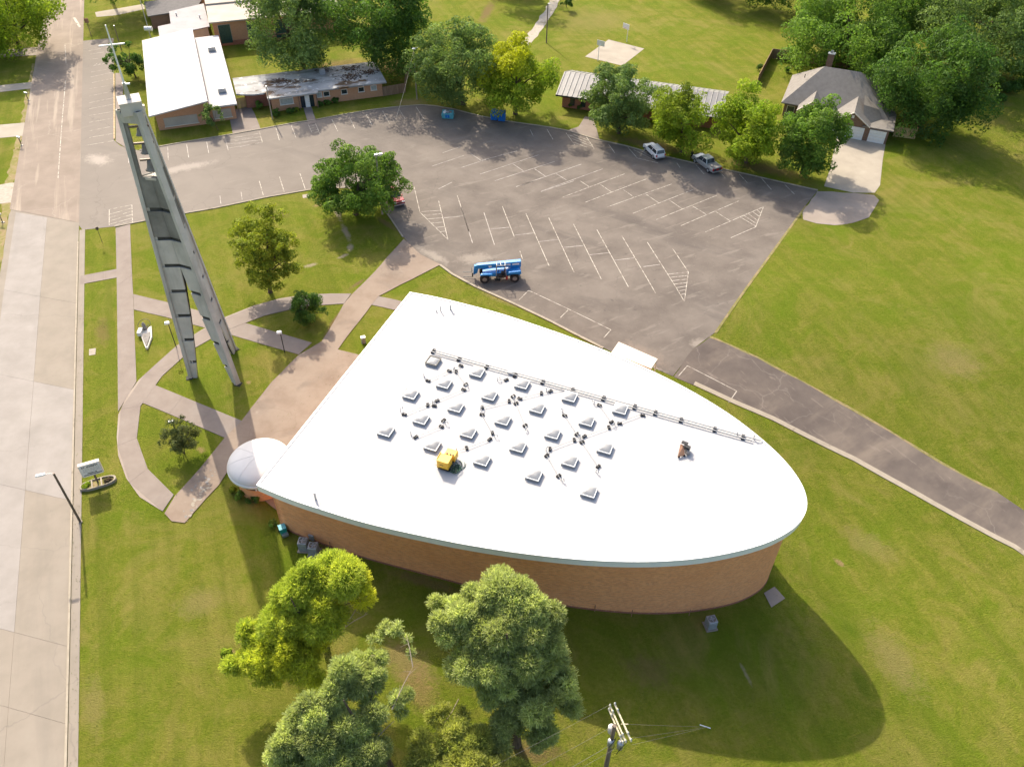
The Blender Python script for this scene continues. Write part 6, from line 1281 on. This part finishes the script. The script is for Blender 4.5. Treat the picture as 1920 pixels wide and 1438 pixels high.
    MB().box((-2.87, 0.35, 1.1), (0.06, 0.3, 0.14)).build('tail_light', M['tail'], t, True)
telehandler()
# person in dark clothes standing at the truck's nose
def person():
    b = Vector((28.75, 124.55, 0.03)); t = thing('person', 'person in dark clothing standing beside the silver pickup', 'person', b, 0.4)
    me = bpy.data.meshes.new('body'); J = [(0, 0, .95), (0, 0, 1.2), (0, 0, 1.45), (0, 0, 1.53), (0, .01, 1.66), (-.1, 0, .9), (-.11, .03, .5), (-.11, -.02, .08), (-.11, .14, .04), (.1, 0, .9), (.12, -.02, .5), (.13, -.06, .08), (.13, .1, .04), (-.2, 0, 1.42), (-.27, .03, 1.15), (-.2, .22, 1.05), (-.17, .30, 1.05), (.2, 0, 1.42), (.27, .0, 1.13), (.27, .12, .9), (.27, .17, .82)]
    E = [(0, 1), (1, 2), (2, 3), (3, 4), (0, 5), (5, 6), (6, 7), (7, 8), (0, 9), (9, 10), (10, 11), (11, 12), (2, 13), (13, 14), (14, 15), (15, 16), (2, 17), (17, 18), (18, 19), (19, 20)]
    rad = [.15, .145, .15, .06, .105, .1, .065, .045, .045, .1, .065, .045, .045, .07, .05, .04, .035, .07, .05, .04, .035]
    me.from_pydata(J, E, []); o = bpy.data.objects.new('body', me); COL.objects.link(o); o.parent = t
    sk = o.modifiers.new('skin', 'SKIN'); bm = bmesh.new(); bm.from_mesh(me); sl = bm.verts.layers.skin.verify()
    for v, r in zip(bm.verts, rad): v[sl].radius = (r, r * 0.85)
    bm.verts.ensure_lookup_table(); bm.verts[0][sl].use_root = True; bm.to_mesh(me); bm.free()
    o.modifiers.new('sub', 'SUBSURF').levels = 1; me.materials.append(M['dark_cloth'])
    h = MB().lathe([(0, .13), (.07, .1), (.1, .02), (.095, -.06), (.05, -.12), (0, -.13)], (0, .02, 1.68), 14).build('head', M['skin'], t, True)
    MB().lathe([(0, .15), (.08, .12), (.112, .03), (.108, 0.0)], (0, .0, 1.68), 14).build('hair', M['dark_cloth'], h, True)
person()

# ------------------------------------------------------------------ vegetation
def leaf_mesh(name, pts, dirs, sizes, cols, rng, aspect=0.62, droop=0.25):
    """many small folded leaves, each two triangles"""
    n = len(pts); nrm = dirs + rng.normal(0, 0.48, (n, 3)); nrm /= np.linalg.norm(nrm, axis=1)[:, None]
    r = rng.normal(0, 1, (n, 3)); a = np.cross(nrm, r); a /= np.linalg.norm(a, axis=1)[:, None] + 1e-9; b = np.cross(nrm, a)
    s = sizes[:, None]
    V = np.empty((n, 4, 3)); V[:, 0] = pts - a * s * 0.5; V[:, 1] = pts - b * s * aspect * 0.5 - nrm * s * droop * 0.4; V[:, 2] = pts + a * s * 0.5; V[:, 3] = pts + b * s * aspect * 0.5 - nrm * s * droop * 0.4
    me = bpy.data.meshes.new(name); me.vertices.add(4 * n); me.vertices.foreach_set('co', V.astype(np.float32).ravel())
    idx = np.arange(4 * n, dtype=np.int32).reshape(n, 4); L = idx.ravel()
    me.loops.add(4 * n); me.loops.foreach_set('vertex_index', L); me.polygons.add(n); me.polygons.foreach_set('loop_start', np.arange(n, dtype=np.int32) * 4); me.polygons.foreach_set('loop_total', np.full(n, 4, np.int32))
    me.update(calc_edges=True)
    at_ = me.attributes.new('tint', 'FLOAT_COLOR', 'POINT'); C = np.ones((n, 4, 4), np.float32); C[:, :, :3] = cols[:, None, :]; at_.data.foreach_set('color', C.ravel()); return me
def needle_mesh(name, pts, dirs, sizes, cols, rng, blades=9):
    """needle tufts: a spray of thin blades from each shoot"""
    n = len(pts); P = np.repeat(pts, blades, 0); D = np.repeat(dirs, blades, 0); S = np.repeat(sizes, blades)[:, None]; C0 = np.repeat(cols, blades, 0)
    d = D * 0.75 + rng.normal(0, 0.62, P.shape); d /= np.linalg.norm(d, axis=1)[:, None]; r = rng.normal(0, 1, P.shape); w = np.cross(d, r); w /= np.linalg.norm(w, axis=1)[:, None] + 1e-9
    m = len(P); V = np.empty((m, 4, 3)); V[:, 0] = P - w * S * 0.06; V[:, 1] = P + w * S * 0.06; tip = P + d * S; V[:, 2] = tip + w * S * 0.05; V[:, 3] = tip - w * S * 0.05
    me = bpy.data.meshes.new(name); me.vertices.add(4 * m); me.vertices.foreach_set('co', V.astype(np.float32).ravel()); me.loops.add(4 * m); me.loops.foreach_set('vertex_index', np.arange(4 * m, dtype=np.int32)); me.polygons.add(m)
    me.polygons.foreach_set('loop_start', np.arange(m, dtype=np.int32) * 4); me.polygons.foreach_set('loop_total', np.full(m, 4, np.int32)); me.update(calc_edges=True)
    C0 = C0 * rng.uniform(0.8, 1.2, (m, 1)); at_ = me.attributes.new('tint', 'FLOAT_COLOR', 'POINT'); C = np.ones((m, 4, 4), np.float32); C[:, :, :3] = C0[:, None, :]; at_.data.foreach_set('color', C.ravel()); return me
def lobes_in(rng, n, rx, rz, shell=(0.35, 0.78), lr=(0.22, 0.38), flat_bottom=0.85):
    out = []
    k = 0
    while len(out) < n and k < n * 40:
        k += 1
        d = rng.normal(0, 1, 3); d /= np.linalg.norm(d)
        if d[2] < 0: d[2] *= flat_bottom
        q = rng.uniform(*shell); c = d * q; r = rng.uniform(*lr)
        out.append((c * np.array([rx, rx, rz]), r * (rx * 0.6 + rz * 0.4)))
    return out
def clumps(rng, lobes, k=7):
    out = []
    for c, r in lobes:
        for _ in range(k):
            d = rng.normal(0, 1, 3); d[2] += 0.25; d /= np.linalg.norm(d); out.append((c + d * r * 0.68, r * rng.uniform(0.36, 0.56)))
    return out
def crown_points(rng, lobes, n, depth=(0.55, 1.02), up=0.35):
    R2 = np.array([l[1] for l in lobes]) ** 2; pick = rng.choice(len(lobes), n, p=R2 / R2.sum())
    C = np.array([l[0] for l in lobes])[pick]; Rr = np.array([l[1] for l in lobes])[pick]
    d = rng.normal(0, 1, (n, 3)); d[:, 2] += up; d /= np.linalg.norm(d, axis=1)[:, None]
    q = rng.uniform(0, 1, n) ** 0.45 * (depth[1] - depth[0]) + depth[0]; P = C + d * (Rr * q)[:, None] * np.array([1, 1, 0.85]); return P, d, pick
def colours(rng, pal, pick, P, nl, rz, topcol=None, toprange=(0.3, 0.9), side=None):
    pal = np.array(pal); base = pal[rng.integers(0, len(pal), nl)]; gain = rng.uniform(0.8, 1.25, (nl, 1)); lob = (base * gain)[pick] * 0.7 + pal[rng.integers(0, len(pal), len(pick))] * 0.3
    lob = lob * rng.uniform(0.78, 1.22, (len(pick), 1)) * LEAF_GAIN
    if topcol is not None:
        k = (P[:, 2] / rz) if side is None else (P @ np.array(side)); t = np.clip((k - toprange[0]) / (toprange[1] - toprange[0]) + rng.normal(0, 0.18, len(k)), 0, 1)[:, None]; lob = lob * (1 - t) + np.array(topcol) * rng.uniform(0.8, 1.2, (len(k), 1)) * t
    return lob
LEAF_GAIN = 1.8
GREEN = [(0.055, 0.105, 0.016), (0.075, 0.13, 0.02), (0.095, 0.15, 0.024), (0.06, 0.095, 0.022)]
DARK = [(0.035, 0.075, 0.014), (0.05, 0.095, 0.016), (0.065, 0.115, 0.02), (0.04, 0.07, 0.02)]
SAGE = [(0.075, 0.115, 0.035), (0.095, 0.14, 0.04), (0.065, 0.10, 0.03), (0.11, 0.155, 0.045)]
LIME = [(0.12, 0.175, 0.012), (0.15, 0.20, 0.016), (0.10, 0.15, 0.014), (0.17, 0.21, 0.02)]
OLIVE = [(0.12, 0.145, 0.014), (0.15, 0.17, 0.018), (0.10, 0.125, 0.016), (0.17, 0.185, 0.022)]
YELL = (0.40, 0.42, 0.02)
PINE = [(0.20, 0.225, 0.095), (0.235, 0.26, 0.11), (0.175, 0.20, 0.08), (0.265, 0.29, 0.12)]
PINEY = [(0.27, 0.29, 0.04), (0.32, 0.325, 0.038), (0.36, 0.35, 0.036), (0.23, 0.26, 0.045)]
def crown_geom(base_px, bbox, lift=0.0):
    """crown centre, radius and half height from its outline, standing over base_px"""
    x0, y0, x1, y1 = bbox; cxp, cyp = (x0 + x1) / 2, (y0 + y1) / 2; b = G(*base_px)
    zc = height_over(b, cxp, cyp); c = at(cxp, cyp, b.z + zc)
    dist = (c - Vector((0, 0, CAMZ))).length; dep = math.asin((CAMZ - c.z) / dist); ppm = FOC / dist
    rx = (x1 - x0) / 2 / ppm; hy = (y1 - y0) / 2 / ppm; v = hy * hy - (rx * math.sin(dep)) ** 2
    rz = math.sqrt(max(v, (0.45 * rx) ** 2)) / math.cos(dep); rz = min(max(rz, 0.5 * rx), 1.6 * rx)
    zmin = rz * 0.78 + 0.4 + lift
    if zc < zmin:
        zc = zmin; c = at(cxp, cyp, b.z + zc)
    return b, c, rx, rz
def limbs(b, c, lobes, rng, r0, mat_parent, mat, n=7, name='trunk'):
    mb = MB(); top = Vector((c.x, c.y, c.z)); base = Vector((b.x, b.y, b.z - 0.2)); mid = base.lerp(top, 0.5) + Vector((rng.uniform(-.15, .15), rng.uniform(-.15, .15), 0))
    mb.tube([base, base + Vector((0, 0, 0.35)), mid, top], [r0 * 1.5, r0, r0 * 0.75, r0 * 0.4], 8)
    idx = rng.permutation(len(lobes))[:n]
    for i in idx:
        e = c + Vector(lobes[i][0]); s = base.lerp(top, rng.uniform(0.45, 0.95)); m = s.lerp(e, 0.5) + Vector((rng.uniform(-.2, .2), rng.uniform(-.2, .2), rng.uniform(0.05, .3))); mb.tube([s, m, e], [r0 * 0.42, r0 * 0.28, r0 * 0.1], 6)
    return mb.build(name, mat, mat_parent)
def tree(label, base_px, bbox, pal, seed, leaves=14000, leaf=0.34, nl=34, name='tree', r0=None, shell=(0.40, 0.84), lr=(0.20, 0.36), group=None, lift=0.0, top=None, toprange=(0.3, 0.9), side=None, depth=(0.68, 1.03), cat='tree', nlimb=8):
    leaves = int(leaves * 1.45); leaf *= 0.82; rng = np.random.default_rng(seed); b, c, rx, rz = crown_geom(base_px, bbox, lift); lob = clumps(rng, lobes_in(rng, nl, rx * 1.04, rz * 1.03, shell, lr))
    t = thing(name, label, cat, b, 0, group); P, d, pick = crown_points(rng, lob, leaves, depth); cols = colours(rng, pal, pick, P, len(lob), rz, top, toprange, side)
    off = np.array(c - b); me = leaf_mesh('crown', P + off, d, rng.uniform(0.7, 1.5, leaves) * leaf * 1.12, cols, rng); me.materials.append(M['leaf']); o = bpy.data.objects.new('crown', me); COL.objects.link(o); o.parent = t
    limbs(b, c, lob, rng, r0 or max(0.10, rx * 0.055), t, M['bark'], nlimb); return t, b, c, rx, rz
TG = 'trees along the top of the car park'
tree('airy yellow-green tree on the lawn behind the bell tower', (507, 548), (427, 383, 572, 552), OLIVE, 11, 15000, 0.27, 46, shell=(0.3, 0.85), lr=(0.16, 0.30), name='lawn_tree', nlimb=22, depth=(0.35, 1.05))
tree('round dark green tree at the corner of the car park', (668, 402), (583, 277, 762, 412), GREEN, 12, 24000, 0.30, 60, name='round_tree', lr=(0.2, 0.33))
tree('broad green tree behind the left part of the annex', (572, 130), (452, -45, 625, 150), SAGE, 13, 20000, 0.42, 46, name='shade_tree', group='big trees behind the annex', r0=0.4)
tree('tall darker green tree behind the right part of the annex', (703, 128), (600, -55, 810, 142), DARK, 14, 24000, 0.42, 50, name='shade_tree', group='big trees behind the annex', r0=0.4)
tree('full sage green tree overhanging the teal dumpster', (868, 196), (772, 38, 938, 208), SAGE, 15, 20000, 0.36, 46, name='kerb_tree', group=TG)
tree('tree with bright yellow crown above the blue bins', (966, 214), (893, 74, 1042, 216), LIME, 16, 19000, 0.34, 44, name='kerb_tree', group=TG, top=YELL, toprange=(0.15, 0.75), side=(-0.075, 0.02, 0.17))
tree('sage green tree in front of the metal-roofed lodge', (1160, 250), (1092, 122, 1228, 258), SAGE, 17, 18000, 0.33, 42, name='kerb_tree', group=TG)
tree('light green loose tree above the white car', (1278, 285), (1212, 158, 1345, 294), LIME, 18, 15000, 0.33, 42, name='kerb_tree', group=TG, top=(0.16, 0.2, 0.03), toprange=(0.2, 1.0), lr=(0.2, 0.34))
tree('vivid lime green tree above the silver pickup', (1398, 305), (1332, 163, 1472, 314), LIME, 19, 18000, 0.33, 42, name='kerb_tree', group=TG)
tree('mid green tree at the foot of the house driveway', (1503, 324), (1459, 196, 1588, 332), GREEN, 20, 17000, 0.33, 42, name='kerb_tree', group=TG)
tree('large dark rounded tree right of the brown house', (1722, 240), (1652, 70, 1850, 250), DARK, 21, 26000, 0.40, 60, name='house_tree', r0=0.4)
WG = 'trees of the wood at the top right'
for i, (lb, bp, bb, pal, lv) in enumerate((
    ('big bright green tree directly behind the brown house chimney', (1590, 128), (1478, -40, 1700, 142), GREEN, 24000), ('dark green tree of the wood behind the large rounded tree', (1700, 90), (1640, -60, 1790, 105), DARK, 16000),
    ('grey green tree of the wood at the right image edge', (1860, 130), (1760, -70, 1960, 152), SAGE, 24000), ('lower green tree between the garden fence and the wood', (1655, 138), (1600, 50, 1710, 150), GREEN, 12000),
    ('dark tree at the top edge above the far field', (1440, 0), (1385, -95, 1505, 14), DARK, 10000), ('dark tree beyond the garden fence at the top edge', (1540, 10), (1480, -110, 1600, 30), DARK, 10000),
    ('tall dark tree filling the top right corner', (1930, 60), (1840, -130, 2040, 90), DARK, 14000), ('dark tree behind the wood at the top edge', (1780, 20), (1690, -120, 1860, 40), DARK, 12000),
    ('far dark tree leftmost along the top right edge', (1330, -20), (1280, -110, 1400, -4), DARK, 8000))):
    tree(lb, bp, bb, pal, 30 + i, lv, 0.42, 44, name='wood_tree', group=WG, r0=0.35)
def shrub(label, px, w, h, pal, seed, n=1500, leaf=0.16, name='shrub', group=None, cat='shrub'):
    rng = np.random.default_rng(seed); b = G(*px); lob = lobes_in(rng, 12, w, h * 0.55, (0.2, 0.7), (0.3, 0.5)); P, d, pick = crown_points(rng, lob, n, (0.3, 1.02)); P[:, 2] += h * 0.5; P[:, 2] = np.abs(P[:, 2])
    t = thing(name, label, cat, b, 0, group); me = leaf_mesh('foliage', P, d, rng.uniform(0.6, 1.4, n) * leaf, colours(rng, pal, pick, P, 12, h), rng); me.materials.append(M['leaf']); o = bpy.data.objects.new('foliage', me); COL.objects.link(o); o.parent = t
    mb = MB()
    for k in range(5): a = rng.uniform(0, 6.28); mb.tube([(0, 0, -0.1), (w * 0.25 * math.cos(a), w * 0.25 * math.sin(a), h * 0.4), (w * 0.5 * math.cos(a), w * 0.5 * math.sin(a), h * 0.75)], [0.04, 0.03, 0.012], 5)
    mb.build('stem', M['bark'], t, True); return t
SG = 'shrubs at the edge of the wood'
for i, (lb, px, w, h) in enumerate((('low leafy bush below the wood at the right image edge', (1890, 175), 2.6, 2.0), ('low leafy bush right of the large rounded tree', (1855, 160), 2.4, 2.2), ('bush between the rounded tree and the right edge', (1868, 190), 1.8, 1.4), ('dark bush under the rounded tree', (1835, 150), 2.6, 2.6), ('rightmost low bush under the wood', (1925, 165), 3.0, 2.4), ('tall dark bush at the right edge under the grey green tree', (1900, 150), 3.4, 4.0), ('tall dark bush left of the right edge under the wood', (1866, 140), 3.2, 4.0))):
    shrub(lb, px, w, h, GREEN if i % 2 else DARK, 60 + i, 2600, 0.3, 'wood_shrub', SG)
tree('small open tree beside the parking bays of the hall', (255, 146), (203, 84, 268, 142), DARK, 71, 5200, 0.26, 30, name='bay_tree', shell=(0.3, 0.9), lr=(0.16, 0.28), nlimb=14, r0=0.16)
tree('slender young tree in front of the hall end wall', (409, 245), (374, 197, 420, 242), SAGE, 72, 1700, 0.22, 16, name='young_tree', lr=(0.2, 0.34), r0=0.07)
tree('big bright green tree in the top left corner', (38, 95), (-60, -40, 92, 98), LIME, 73, 16000, 0.42, 40, name='yard_tree', r0=0.4)
tree('dark tree at the top edge beyond the street corner', (205, -8), (152, -95, 262, 16), DARK, 74, 8000, 0.42, 34, name='yard_tree')
tree('tree at the left image edge above the grey driveway', (-30, 84), (-110, -30, 30, 90), GREEN, 75, 8000, 0.42, 34, name='yard_tree')
tree('dark green cedar shrub beside the forecourt path', (574, 606), (539, 543, 612, 612), DARK, 76, 6500, 0.18, 26, name='cedar_shrub', lr=(0.25, 0.4), r0=0.1, cat='shrub')
tree('open grey green shrub around a post lamp by the curved path', (346, 850), (304, 785, 376, 860), [(0.05, 0.06, 0.022), (0.065, 0.08, 0.028), (0.085, 0.095, 0.035)], 77, 6000, 0.15, 34, name='lamp_shrub', shell=(0.25, 0.95), lr=(0.18, 0.30), nlimb=16, r0=0.07, cat='shrub')
tree('dark tree at the top edge left of the gravel track', (955, -30), (905, -130, 1015, -10), DARK, 79, 7000, 0.42, 30, name='field_tree')
tree('dark shrub beside the gravel track at the top edge', (1062, 14), (1050, -4, 1076, 18), DARK, 78, 1200, 0.3, 10, name='track_shrub', cat='shrub', r0=0.08)
for i, (lb, px, w, h, pal) in enumerate((('rounded evergreen bush left of the annex porch', (487, 205), 0.9, 1.6, GREEN), ('dark bush by the pole before the annex', (517, 218), 1.1, 1.5, DARK), ('low bush under the annex front window', (545, 212), 1.0, 0.9, DARK), ('low bush left of the annex doors', (556, 209), 0.7, 0.7, OLIVE), ('low bush right of the annex doors', (600, 199), 0.9, 0.9, DARK), ('middle bush in the bed right of the annex doors', (614, 196), 0.9, 0.9, GREEN), ('right bush in the bed right of the annex doors', (629, 193), 1.0, 1.0, DARK),
    ('left clipped bush below the lodge windows', (1070, 202), 0.9, 1.2, DARK), ('right clipped bush below the lodge windows', (1087, 205), 0.8, 1.1, DARK), ('lone small bush outside the garden fence', (1422, 132), 0.8, 1.5, DARK), ('small round bush inside the garden fence', (1475, 136), 0.7, 1.3, DARK),
    ('leafy plants at the foot of the domed rotunda', (450, 935), 0.8, 0.9, GREEN), ('leafy plants where the rotunda meets the church', (478, 942), 0.9, 0.9, DARK), ('yellowish leafy plant near the rotunda wall', (437, 922), 0.55, 0.8, OLIVE), ('weedy bush at the shaded church corner', (513, 986), 0.6, 0.8, GREEN), ('weeds by the bare patch left of the yellow pine', (424, 1225), 0.7, 0.4, LIME))):
    shrub(lb, px, w, h, pal, 80 + i, 1100, 0.15 if px[1] > 300 else 0.2)
for i, (lb, s, pal) in enumerate((('green plants in the left half of the sign planter', -1.1, LIME), ('dark purple plants in the right half of the sign planter', 0.95, [(0.06, 0.045, 0.03), (0.09, 0.06, 0.045), (0.07, 0.07, 0.03)]))):
    q = SQ + SE * s; pr = proj((q.x, q.y, 0.0)); shrub(lb, pr, 0.6, 0.55, pal, 110 + i, 900, 0.10, 'planter_plant', None, 'plant')
# ---- pines at the bottom
def pine(label, base_px, lobes_px, pal, seed, tufts, tuft=0.42, name='pine_tree', blades=7, zc=None, r0=0.24, cols2=None, dead=0):
    """lobes_px: foliage masses as (px, py, height above base, radius)"""
    rng = np.random.default_rng(seed); b = G(*base_px); t = thing(name, label, 'tree', b); lob = []
    for (px, py, z, r) in lobes_px:
        c = at(px, py, b.z + z) - b
        for k in range(max(3, int(5 * r))):
            d = rng.normal(0, 1, 3); d /= np.linalg.norm(d); d[2] = d[2] * 0.8 + 0.1; lob.append((np.array(c) + d * r * rng.uniform(0.3, 0.85), r * rng.uniform(0.34, 0.56)))
    P, d, pick = crown_points(rng, lob, tufts, (0.45, 1.0), 0.45); keep = P[:, 2] > 0.3; P, d, pick = P[keep], d[keep], pick[keep]
    cols = colours(rng, pal, pick, P, len(lob), 1.0)
    if cols2 is not None:
        k = np.clip((P @ np.array(cols2[1]) - cols2[2]) / cols2[3] + rng.normal(0, 0.25, len(P)), 0, 1)[:, None]; cols = cols * (1 - k) + np.array(cols2[0]) * k
    me = needle_mesh('crown', P, d, rng.uniform(0.7, 1.3, len(P)) * tuft, cols, rng, blades); me.materials.append(M['needle']); o = bpy.data.objects.new('crown', me); COL.objects.link(o); o.parent = t
    cm = Vector(np.mean([l[0] for l in lob], axis=0)); zt = max(l[0][2] for l in lob); mb = MB(); mb.tube([(0, 0, -0.3), (cm.x * 0.25, cm.y * 0.25, zt * 0.35), (cm.x * 0.8, cm.y * 0.8, zt * 0.7), (cm.x, cm.y, zt)], [r0 * 1.3, r0, r0 * 0.6, r0 * 0.15], 9)
    for i in rng.permutation(len(lob))[:30]:
        if lob[i][1] < 0.3: continue
        e = Vector(lob[i][0]); f = min(0.95, max(0.3, e.z / zt * 0.8)); s = Vector((cm.x * f, cm.y * f, zt * f * 0.95)); mb.tube([s, s.lerp(e, 0.5) + Vector((0, 0, 0.25)), e], [r0 * 0.3, r0 * 0.2, r0 * 0.07], 5)
    mb.build('trunk', M['bark'], t, True); return t, b
def dead_branches(t, b, starts, seed, n=5):
    rnd = random.Random(seed); mb = MB()
    for (p0, z0, p1, z1) in starts:
        a = at(*p0, b.z + z0) - b; e = at(*p1, b.z + z1) - b; m = a.lerp(e, 0.55) + Vector((rnd.uniform(-.2, .2), rnd.uniform(-.2, .2), 0.2)); mb.tube([a, m, e], [0.045, 0.03, 0.012], 5)
        for k in range(n):
            q = a.lerp(e, rnd.uniform(0.35, 0.95)); mb.tube([q, q + Vector((rnd.uniform(-.7, .7), rnd.uniform(-.6, .6), rnd.uniform(-.1, .6)))], [0.018, 0.006], 4)
    mb.build('dead_branch', M['pale_bark'], t, True)
PG = 'pines beside the church'
t, b = pine('yellowing pine in front of the shaded church wall', (612, 1212), [(630, 1072, 9.2, 2.3), (580, 1100, 8.8, 2.1), (665, 1105, 8.0, 1.7), (545, 1122, 7.6, 1.6), (615, 1150, 7.6, 1.8), (560, 1165, 6.8, 1.9), (520, 1180, 6.2, 1.8), (555, 1225, 5.4, 1.9), (490, 1215, 5.2, 1.7), (510, 1262, 4.2, 1.6), (455, 1240, 4.0, 1.2), (590, 1265, 4.6, 1.1), (470, 1190, 5.4, 1.2), (600, 1200, 6.0, 1.2)], PINEY, 201, 19000, 0.34, cols2=((0.36, 0.44, 0.08), (-0.5, 0.3, 0.35), 1.5, 3.5))
dead_branches(t, b, [((650, 1170), 6.2, (700, 1105), 6.8), ((640, 1180), 5.6, (690, 1150), 6.0), ((620, 1180), 5.0, (655, 1150), 5.4)], 3)
t, b = pine('big rounded blue-green pine overlapping the church wall', (968, 1395), [(950, 1130, 11.0, 2.6), (880, 1150, 10.2, 2.0), (1000, 1170, 10.2, 2.3), (930, 1190, 10.0, 2.4), (850, 1180, 9.0, 1.6), (1030, 1220, 8.6, 2.0), (880, 1240, 8.2, 1.9), (960, 1250, 8.2, 2.2), (1050, 1285, 6.8, 1.5), (1000, 1310, 6.0, 1.8), (930, 1310, 6.2, 1.6), (1075, 1320, 5.2, 1.1), (1020, 1370, 4.4, 1.6), (950, 1375, 4.2, 1.6), (830, 1130, 9.4, 0.9), (900, 1400, 3.2, 1.4)], PINE, 202, 34000, 0.36, r0=0.34)
dead_branches(t, b, [((900, 1240), 7.6, (850, 1205), 8.0), ((905, 1255), 7.2, (845, 1225), 7.0), ((860, 1310), 4.5, (830, 1360), 4.0)], 4, 4)
t, b = pine('dark bushy pine cut by the bottom edge', (745, 1460), [(640, 1290, 8.6, 1.7), (590, 1330, 8.0, 1.6), (690, 1270, 8.2, 1.2), (560, 1390, 7.0, 1.7), (630, 1370, 7.4, 2.0), (700, 1340, 7.2, 1.3), (755, 1320, 7.4, 0.9), (540, 1440, 6.0, 1.6), (620, 1430, 6.0, 1.9), (700, 1420, 5.8, 1.5), (580, 1480, 5.0, 2.0), (680, 1480, 4.8, 1.8), (700, 1235, 8.2, 0.9), (672, 1245, 8.0, 1.0), (748, 1172, 9.8, 0.35), (740, 1185, 9.6, 0.35), (762, 1200, 9.3, 0.4), (718, 1178, 9.0, 0.45), (705, 1195, 8.8, 0.5), (770, 1225, 9.0, 0.3)], PINE, 203, 24000, 0.36, r0=0.28)
dead_branches(t, b, [((735, 1330), 7.6, (774, 1250), 9.0), ((774, 1250), 9.0, (762, 1190), 9.8), ((705, 1300), 7.8, (692, 1225), 8.6), ((700, 1390), 6.0, (740, 1350), 6.6)], 5, 3)
t, b = pine('lighter sparse pine between two denser ones at the bottom edge', (868, 1470), [(820, 1400, 4.6, 1.4), (880, 1420, 4.6, 1.5), (790, 1440, 4.4, 1.3), (850, 1460, 4.0, 1.6), (930, 1440, 4.0, 1.4), (960, 1460, 3.6, 1.4), (820, 1340, 5.2, 0.9), (845, 1370, 5.0, 1.0), (870, 1345, 5.2, 0.7), (790, 1390, 4.8, 1.0), (900, 1390, 4.8, 1.2)], [(0.20, 0.215, 0.06), (0.24, 0.245, 0.07), (0.17, 0.19, 0.05)], 204, 9000, 0.34, r0=0.2)

# ------------------------------------------------------------------ lawn scatter: thin tufts and clippings near the paths
def tufts():
    rng = np.random.default_rng(5); n = 26000
    X = rng.uniform(-56, 62, n); Y = rng.uniform(26, 100, n); keep = []
    polys = [[xy(p) for p in LOT], [tuple(p) for p in roofpoly], [xy(p) for p in DR_R + DR_L], [(street_pt(y, s).x, y) for y, s in ((0, 0), (105, 0), (105, 1), (0, 1))], [xy(p) for p in ARC_O + ARC_I[::-1]],
             [xy(p) for p in ((217, 428), (221, 772), (256, 716), (244, 421))], [xy(p) for p in ((250, 552), (585, 643), (560, 665), (251, 581))], [xy(p) for p in ((290, 722), (455, 790), (424, 822), (266, 755))],
             [xy(p) for p in ((757, 449), (309, 963), (346, 980), (428, 884), (634, 656), (826, 497))], [xy(p) for p in ((151, 518), (218, 505), (219, 521), (150, 534))]]
    bb = [(min(p[0] for p in q) - .3, max(p[0] for p in q) + .3, min(p[1] for p in q) - .3, max(p[1] for p in q) + .3) for q in polys]
    for x, y in zip(X, Y):
        if any(b0 <= x <= b1 and c0 <= y <= c1 and inside(x, y, q) for q, (b0, b1, c0, c1) in zip(polys, bb)): continue
        keep.append((x, y, TZ(x, y) + 0.03))
    P = np.array(keep); n = len(P); d = np.tile(np.array([0, 0, 1.0]), (n, 1)); pal = np.array([(0.10, 0.14, 0.015), (0.15, 0.165, 0.03), (0.075, 0.115, 0.012), (0.19, 0.18, 0.05)])
    cols = pal[rng.integers(0, 4, n)]; me = needle_mesh('grass_tufts', P, d, rng.uniform(0.06, 0.14, n), cols, rng, 5); me.materials.append(M['leaf'])
    o = bpy.data.objects.new('grass_tufts', me); COL.objects.link(o); tag(o, 'loose longer tufts of grass dotted over the lawns', 'grass', kind='stuff')
tufts()
